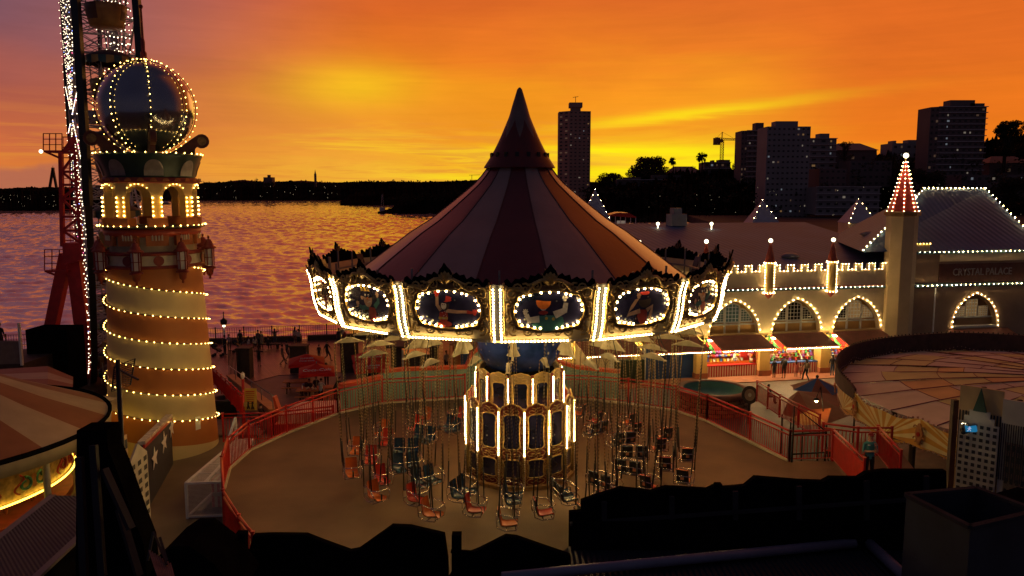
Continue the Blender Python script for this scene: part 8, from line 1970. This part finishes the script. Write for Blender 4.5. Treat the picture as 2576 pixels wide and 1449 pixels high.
for x, y, s in ((-3.5, 0, 0), ):
    q = G(676, 878, 0); mb = MB(); mb.box(q + Vector((0, 0, .45)), (2.2, .5, .08)); mb.box(q + Vector((-.8, 0, .22)), (.1, .45, .44)); mb.box(q + Vector((.8, 0, .22)), (.1, .45, .44)); tag(mb.build('quay_bench', M['dark_wood']), 'plain dark bench on the boardwalk near the woman photographing the sunset', 'bench')
# ---------------------------------------------------------------- people
PEOPLE_MAT = {}


def pm(kind, c):
    k = (kind,) + tuple(c)
    if k not in PEOPLE_MAT: PEOPLE_MAT[k] = mat(kind, c, .8 if kind != 'skin' else .55, 0, .12, 6)
    return PEOPLE_MAT[k]


SKIN = (.42, .24, .16)


def person(label, q, rz, h=1.7, pose='stand', shirt=(.05, .05, .05), legs=(.03, .03, .04), hair=(.03, .018, .012), bare=False, long_hair=False, skirt=None, skin=SKIN, hat=None, fine=False, pack=None, group=None, sleeves=False):
    """one skinned figure facing -Y; joints as an edge skeleton with a radius each"""
    V = {}; E = []; R_ = {}; Lb = {}

    def j(n, p, r, parent=None, lab='skin'):
        V[n] = Vector(p); R_[n] = r
        if parent: E.append((parent, n)); Lb[(parent, n)] = lab
    lean = {'bend': .55, 'lean': .2}.get(pose, 0); sit = pose == 'sit'; pz = .5 if sit else .95
    sp = lambda d, dy=0: Vector((0, -sin(lean) * d + dy, pz + cos(lean) * d))
    V['pel'] = Vector((0, 0, pz)); R_['pel'] = .135
    j('waist', sp(.18), .125, 'pel', 'shirt'); j('chest', sp(.36), .145, 'waist', 'shirt'); j('sh', sp(.45), .10, 'chest', 'shirt'); j('neck', sp(.52), .055, 'sh', 'skin'); j('head', sp(.60, -.01), .07, 'neck', 'skin')
    arms = {'stand': ((.04, -.02, -.28), (.03, -.06, -.25)), 'walk': ((.05, -.16, -.24), (.0, -.16, -.20)), 'phone': ((.12, -.24, .05), (-.05, -.16, .22)), 'bend': ((.03, -.22, -.16), (.0, -.2, -.12)), 'sit': ((.04, -.14, -.24), (-.05, -.22, -.03)), 'point': ((.27, -.02, -.02), (.26, -.02, .0)), 'cross': ((.05, -.05, -.27), (-.24, -.15, .06)), 'lean': ((.05, -.2, -.2), (0, -.22, -.05))}[pose]
    for s, n in ((1, 'r'), (-1, 'l')):
        a, b = arms
        if pose == 'walk' and s < 0: a, b = (.05, .12, -.25), (.02, .02, -.24)
        if pose == 'point' and s < 0: a, b = (.25, .02, -.03), (.26, 0, .02)
        if pose == 'cross' and s > 0: a, b = (.03, -.09, -.27), (-.08, -.10, .22)
        S_ = sp(.43) + Vector((s * .175, 0, 0)); j('S' + n, S_, .062, 'sh', 'shirt'); e = S_ + Vector((s * a[0], a[1], a[2])); j('E' + n, e, .045, 'S' + n, 'shirt'); w = e + Vector((s * b[0], b[1], b[2])); j('W' + n, w, .03, 'E' + n, 'shirt' if sleeves else 'skin')
        d = (w - e).normalized(); j('H' + n, w + d * .075, .034, 'W' + n, 'skin')
    for s, n in ((1, 'r'), (-1, 'l')):
        hp = Vector((s * .085, 0, pz - .04)); j('P' + n, hp, .10, 'pel', 'legs')
        st = {'walk': .20 * s}.get(pose, 0)
        if sit: k = hp + Vector((s * .03, -.42, .03)); f = k + Vector((0, -.03, -.42))
        else: k = Vector((s * .09, -abs(st) * .7 - .02 if st else -.015, .50)) + Vector((0, -st * .35, 0)); f = Vector((s * .095, -st * 1.5, .09 if st >= 0 else .14))
        lower = 'skin' if bare else 'legs'; j('K' + n, k, .066, 'P' + n, 'legs'); j('A' + n, f, .042, 'K' + n, lower); j('T' + n, f + Vector((s * .02, -.16, -.05)), .04, 'A' + n, 'shoe')
    names = list(V); me = bpy.data.meshes.new('person'); me.from_pydata([V[n] for n in names], [(names.index(a), names.index(b)) for a, b in E], []); o = bpy.data.objects.new('tmp', me); COL.objects.link(o)
    o.modifiers.new('s', 'SKIN'); o.modifiers.new('u', 'SUBSURF').levels = 2 if fine else 1; o.modifiers['u'].render_levels = 2 if fine else 1; o.modifiers['s'].use_smooth_shade = True
    for i, n in enumerate(names): v = me.skin_vertices[0].data[i]; v.radius = (R_[n] * (1.15 if n in ('chest', 'waist', 'pel') else 1), R_[n] * (.8 if n in ('chest', 'waist', 'pel') else 1)); v.use_root = n == 'pel'
    dg = bpy.context.evaluated_depsgraph_get(); ev = o.evaluated_get(dg); m2 = bpy.data.meshes.new_from_object(ev); bpy.data.objects.remove(o); mb = MB(); mi = {'skin': 0, 'shirt': 1, 'legs': 2, 'shoe': 3}
    segs = [(V[a], V[b], mi[l], R_[b]) for (a, b), l in Lb.items()]
    vs = [v.co.copy() for v in m2.vertices]; fs = []; ms = []
    for f in m2.polygons:
        c = f.center; best = 9; bl = 0
        for a, b, l, r in segs:
            ab = b - a; t = max(0, min(1, (c - a).dot(ab) / ab.length_squared)); d = (a + ab * t - c).length - r * .6
            if d < best: best = d; bl = l
        if bl == 1 and not sleeves and False: bl = 0
        fs.append(list(f.vertices)); ms.append(bl)
    hc = sp(.68, -.015); n0 = 0
    mb.v = [tuple(v) for v in vs]; mb.f = fs; mb.m = ms; mb.sm = [True] * len(fs)
    # head, nose, eyes, ears, lips and fingers belong to the same body mesh
    hp_ = [(0, -.115), (.045, -.105), (.062, -.07), (.074, -.02), (.08, .03), (.074, .075), (.05, .105), (0, .118)]; mb.lathe(hp_, hc, 14); 
    mb.lathe([(0, -.02), (.014, -.02), (.01, .0), (.004, .02), (0, .022)], hc + Vector((0, -.080, -.015)), 6)
    for s in (-1, 1): mb.ball(hc + Vector((s * .03, -.071, .012)), .0085, 6, 4, 4); mb.ball(hc + Vector((s * .078, 0, -.005)), .02, 6, 4, 0)
    mb.box(hc + Vector((0, -.066, -.055)), (.036, .012, .010), mi=5)
    for n in 'rl':
        w, hd, e = V['W' + n], V['H' + n], V['E' + n]; d = (hd - w).normalized(); sd = d.cross(Vector((0, 1, .3))).normalized(); crl = sd.cross(d).normalized()
        for k in range(4): b0 = hd + d * .015 + sd * (-.026 + .0175 * k); L_ = (.062, .072, .068, .052)[k]; mb.tube([b0, b0 + d * L_ * .55 + crl * .006, b0 + d * L_ * .85 + crl * .028], [.0095, .0085, .007], 5, 0)
        b0 = hd - d * .03 - sd * .03; mb.tube([b0, b0 + d * .035 - sd * .022 + crl * .01, b0 + d * .06 - sd * .02 + crl * .02], [.011, .0095, .008], 5, 0)
    k = h / 1.78; Rz = Matrix.Rotation(rz, 3, 'Z'); zmin = min(v[2] for v in mb.v) if not sit else 0; q = Vector(q)
    tr_ = lambda v: tuple(q + Rz @ (Vector(v) - Vector((0, 0, zmin))) * k)
    mb.v = [tr_(v) for v in mb.v]
    o = mb.build('person', [pm('skin', skin), pm('shirt', shirt), pm('trousers', legs), pm('shoe', (.02, .02, .02)), pm('eye', (.01, .01, .01)), pm('lip', (.3, .08, .06))], loc=q); tag(o, label, 'person', group)

    def child(nm, m_, f):
        b = MB(); f(b); b.v = [tr_(v) for v in b.v]; b.build(nm, m_, o)

    def hairf(b):
        b.lathe([(0, .125), (.055, .112), (.084, .075), (.09, .03), (.086, -.01)], hc + Vector((0, .008, .004)), 14, radians(70), radians(290)); b.lathe([(0, .126), (.055, .114), (.084, .078), (.088, .055)], hc + Vector((0, .004, .004)), 14)
        if long_hair: b.tube([hc + Vector((0, .05, .06)), hc + Vector((0, .085, -.08)), hc + Vector((0, .10, -.24)), hc + Vector((0, .09, -.36))], [.07, .075, .06, .03], 8)
    child('hair', pm('hair', hair), hairf)
    if skirt:
        child('skirt', pm('skirt', skirt), lambda b: b.lathe([(.145, pz + .08), (.17, pz - .1), (.21, pz - .38), (.2, pz - .39), (.12, pz)], (0, 0, 0), 14))
    if hat: child('cap', pm('cap', hat), lambda b: (b.lathe([(0, .145), (.06, .13), (.09, .08), (.092, .05)], hc, 14), b.box(hc + Vector((0, -.11, .055)), (.13, .09, .012))))
    if pack: child('backpack', pm('backpack', pack), lambda b: b.lathe([(0, -.2), (.12, -.18), (.14, .0), (.12, .16), (0, .2)], sp(.30) + Vector((0, .2, 0)), 10))
    return o


N_ = pi          # facing away, towards the water
P = lambda x, y, z=0: G(x, y, z)
g1 = 'people watching the sunset from the quay'
person('man in a dark shirt standing at the quay watching the sunset', P(605, 878), N_, 1.75, shirt=(.015, .02, .025), legs=(.03, .03, .03), group=g1)
person('person in black beside the wharf lamp at the quay', P(566, 893), 2.6, 1.75, shirt=(.02, .02, .025), legs=(.02, .02, .03), group=g1)
person('person in a pale top at the wharf lamp next to the one in black', P(577, 884), 3.5, 1.55, shirt=(.4, .33, .3), legs=(.1, .06, .05), group=g1)
person('woman in a white top and pink shorts near the pushchair', P(626, 892), 2.4, 1.62, shirt=(.5, .45, .42), legs=(.45, .16, .14), bare=True, long_hair=True, group=g1)
person('girl in a white top and black leggings beside the tall man', P(642, 887), 3.6, 1.5, shirt=(.5, .45, .4), legs=(.02, .02, .02), long_hair=True, group=g1)
person('tall man in a grey shirt beside the girl in leggings', P(650, 878), 2.8, 1.75, shirt=(.12, .11, .11), legs=(.03, .03, .04), group=g1)
person('woman in a long cream dress next to the tall man', P(658, 877), 3.4, 1.6, shirt=(.45, .36, .26), legs=(.42, .33, .24), skirt=(.45, .36, .26), bare=True, group=g1)
person('woman holding up a phone to photograph the sunset', P(692, 872), N_ + .2, 1.68, 'phone', shirt=(.12, .09, .08), legs=(.08, .09, .13), bare=True, long_hair=True, group=g1)
person('long-haired woman in a white top at the quay edge', P(743, 868), N_ - .2, 1.7, shirt=(.5, .42, .38), legs=(.2, .12, .09), bare=True, long_hair=True, group=g1)
person('woman in a white top and black skirt beside the long-haired woman', P(752, 871), N_ + .3, 1.6, shirt=(.5, .44, .4), legs=(.02, .02, .02), skirt=(.02, .02, .02), bare=True, group=g1)
person('dark figure sitting on the quay bench', P(675, 880), N_, 1.7, 'sit', shirt=(.05, .03, .03), group=g1)
g2 = 'people walking on the boardwalk'
person('walker in tan clothes beside a companion on the boardwalk', P(711, 918), 2.3, 1.7, 'walk', shirt=(.25, .16, .1), legs=(.25, .17, .11), group=g2)
person('walker in a green top just ahead of the tan-clothed one', P(723, 908), 2.6, 1.7, 'walk', shirt=(.08, .09, .06), legs=(.09, .08, .07), bare=True, group=g2)
person('girl in black with both arms stretched out sideways', P(652, 922), 2.9, 1.6, 'point', shirt=(.02, .02, .02), legs=(.02, .02, .02), bare=True, long_hair=True, group=g2)
person('man in black striding past the red parasols', P(823, 908), 1.3, 1.75, 'walk', shirt=(.02, .02, .02), legs=(.03, .03, .03), bare=True, group=g2)
person('child sitting behind the rear red parasol', P(803, 905), N_, 1.3, 'stand', shirt=(.05, .04, .04), group=g2)
for x, y, rz, c, lab in ((853, 872, 2.9, (.03, .02, .03), 'person in black in the small group under the ride rim'), (861, 866, 3.6, (.4, .3, .28), 'person in a pale top in the small group under the ride rim'), (868, 874, 2.2, (.25, .06, .05), 'person in red in the small group under the ride rim'), (1003, 884, .4, (.04, .03, .03), 'dark-clothed person beyond the hanging spreaders'), (1123, 936, .6, (.5, .4, .36), 'man in a white shirt beside the play slide')):
    person(lab, P(x, y), rz, 1.72, shirt=c, legs=(.03, .03, .04), group=g2)
g3 = 'people at the picnic tables'
person('person in a white shirt standing with their back to the ride at the front table', P(808, 1014), N_, 1.68, 'lean', shirt=(.5, .45, .42), legs=(.02, .02, .025), group=g3)
person('person bending over the table beside the white-shirted one', P(843, 1006), 1.5, 1.72, 'bend', shirt=(.03, .025, .025), legs=(.03, .03, .03), group=g3)
person('standing person in black behind the front picnic table', P(822, 972), .3, 1.75, shirt=(.02, .015, .015), legs=(.02, .02, .02), group=g3)
for x, y, z, rz, lab in ((779, 998, 0, 0, 'seated person facing the ride at the front picnic table'), (796, 990, 0, .3, 'seated person in black at the rear of the front table'), (915, 985, 0, .2, 'seated diner in black behind the hanging chains'), (946, 968, 0, -.3, 'seated diner below the farther red parasol'), (926, 972, 0, 2.8, 'seated diner with their back turned behind the chains')):
    person(lab, P(x, y) , rz, 1.7, 'sit', shirt=(.025, .022, .03), legs=(.03, .03, .05), group=g3)
person('child crouched on the stairs behind the red gate railing', W(657, 1064, 37), 2.8, 1.3, 'sit', shirt=(.06, .03, .03), group=g3)
g4 = 'visitors at the game stalls'
person('man in black with a backpack at the toy stall', P(1971, 953), N_, 1.75, shirt=(.015, .015, .015), legs=(.02, .02, .02), bare=True, pack=(.02, .02, .02), group=g4)
person('boy in black shorts at the toy stall counter', P(1947, 951), N_ + .3, 1.5, shirt=(.02, .02, .025), legs=(.02, .02, .03), bare=True, group=g4)
person('girl in a pink dress at the toy stall', P(2002, 949), N_ - .3, 1.35, shirt=(.6, .2, .16), legs=(.6, .2, .16), skirt=(.6, .2, .16), bare=True, long_hair=True, group=g4)
person('small child in pink shorts beside the girl in the pink dress', P(2013, 951), 2.4, 1.05, 'walk', shirt=(.5, .28, .2), legs=(.5, .2, .16), bare=True, group=g4)
person('woman with a tan backpack behind the small child', P(2027, 958), N_ + .2, 1.68, 'walk', shirt=(.2, .16, .1), legs=(.02, .02, .03), pack=(.22, .16, .08), long_hair=True, group=g4)
person('stall attendant in a pink shirt behind the toy counter', F(bays[4] - 1.3, .05, -1.0), 0, 1.7, shirt=(.6, .3, .3), legs=(.03, .03, .04), group=g4)
person('long-haired woman in jeans at the prize game', P(2093, 946), N_ - .2, 1.66, shirt=(.03, .03, .03), legs=(.05, .08, .14), long_hair=True, group=g4)
person('man in black leaning at the prize game counter', P(2111, 946), N_ + .4, 1.76, shirt=(.015, .015, .02), legs=(.02, .02, .03), long_hair=True, group=g4)
person('person in black sitting beside the stone well', P(1932, 1012), 1.0, 1.65, 'sit', shirt=(.03, .02, .03), group=g4)
person('man in black standing on the boarding platform', W(3, 884, 46.6), N_, 1.78, shirt=(.015, .015, .015), legs=(.015, .015, .02))
st_p = G(2184, 1214, DZ); st_p.z = DZ
sp_ = person('staff member in a teal polo and red cap, arms folded and hand at chin', st_p, -.15, 1.75, 'cross', shirt=(.04, .20, .22), legs=(.012, .012, .014), hair=(.05, .03, .02), hat=(.35, .03, .03), fine=True, skin=(.50, .28, .18))
ORG_ = ORG[sp_]; mb = MB(); Rz = Matrix.Rotation(-.15, 3, 'Z'); mb.box(st_p + Rz @ Vector((-.08, -.15, 1.33)), (.07, .012, .03), -.15); mb.build('name_badge', M['white_paint'], sp_)
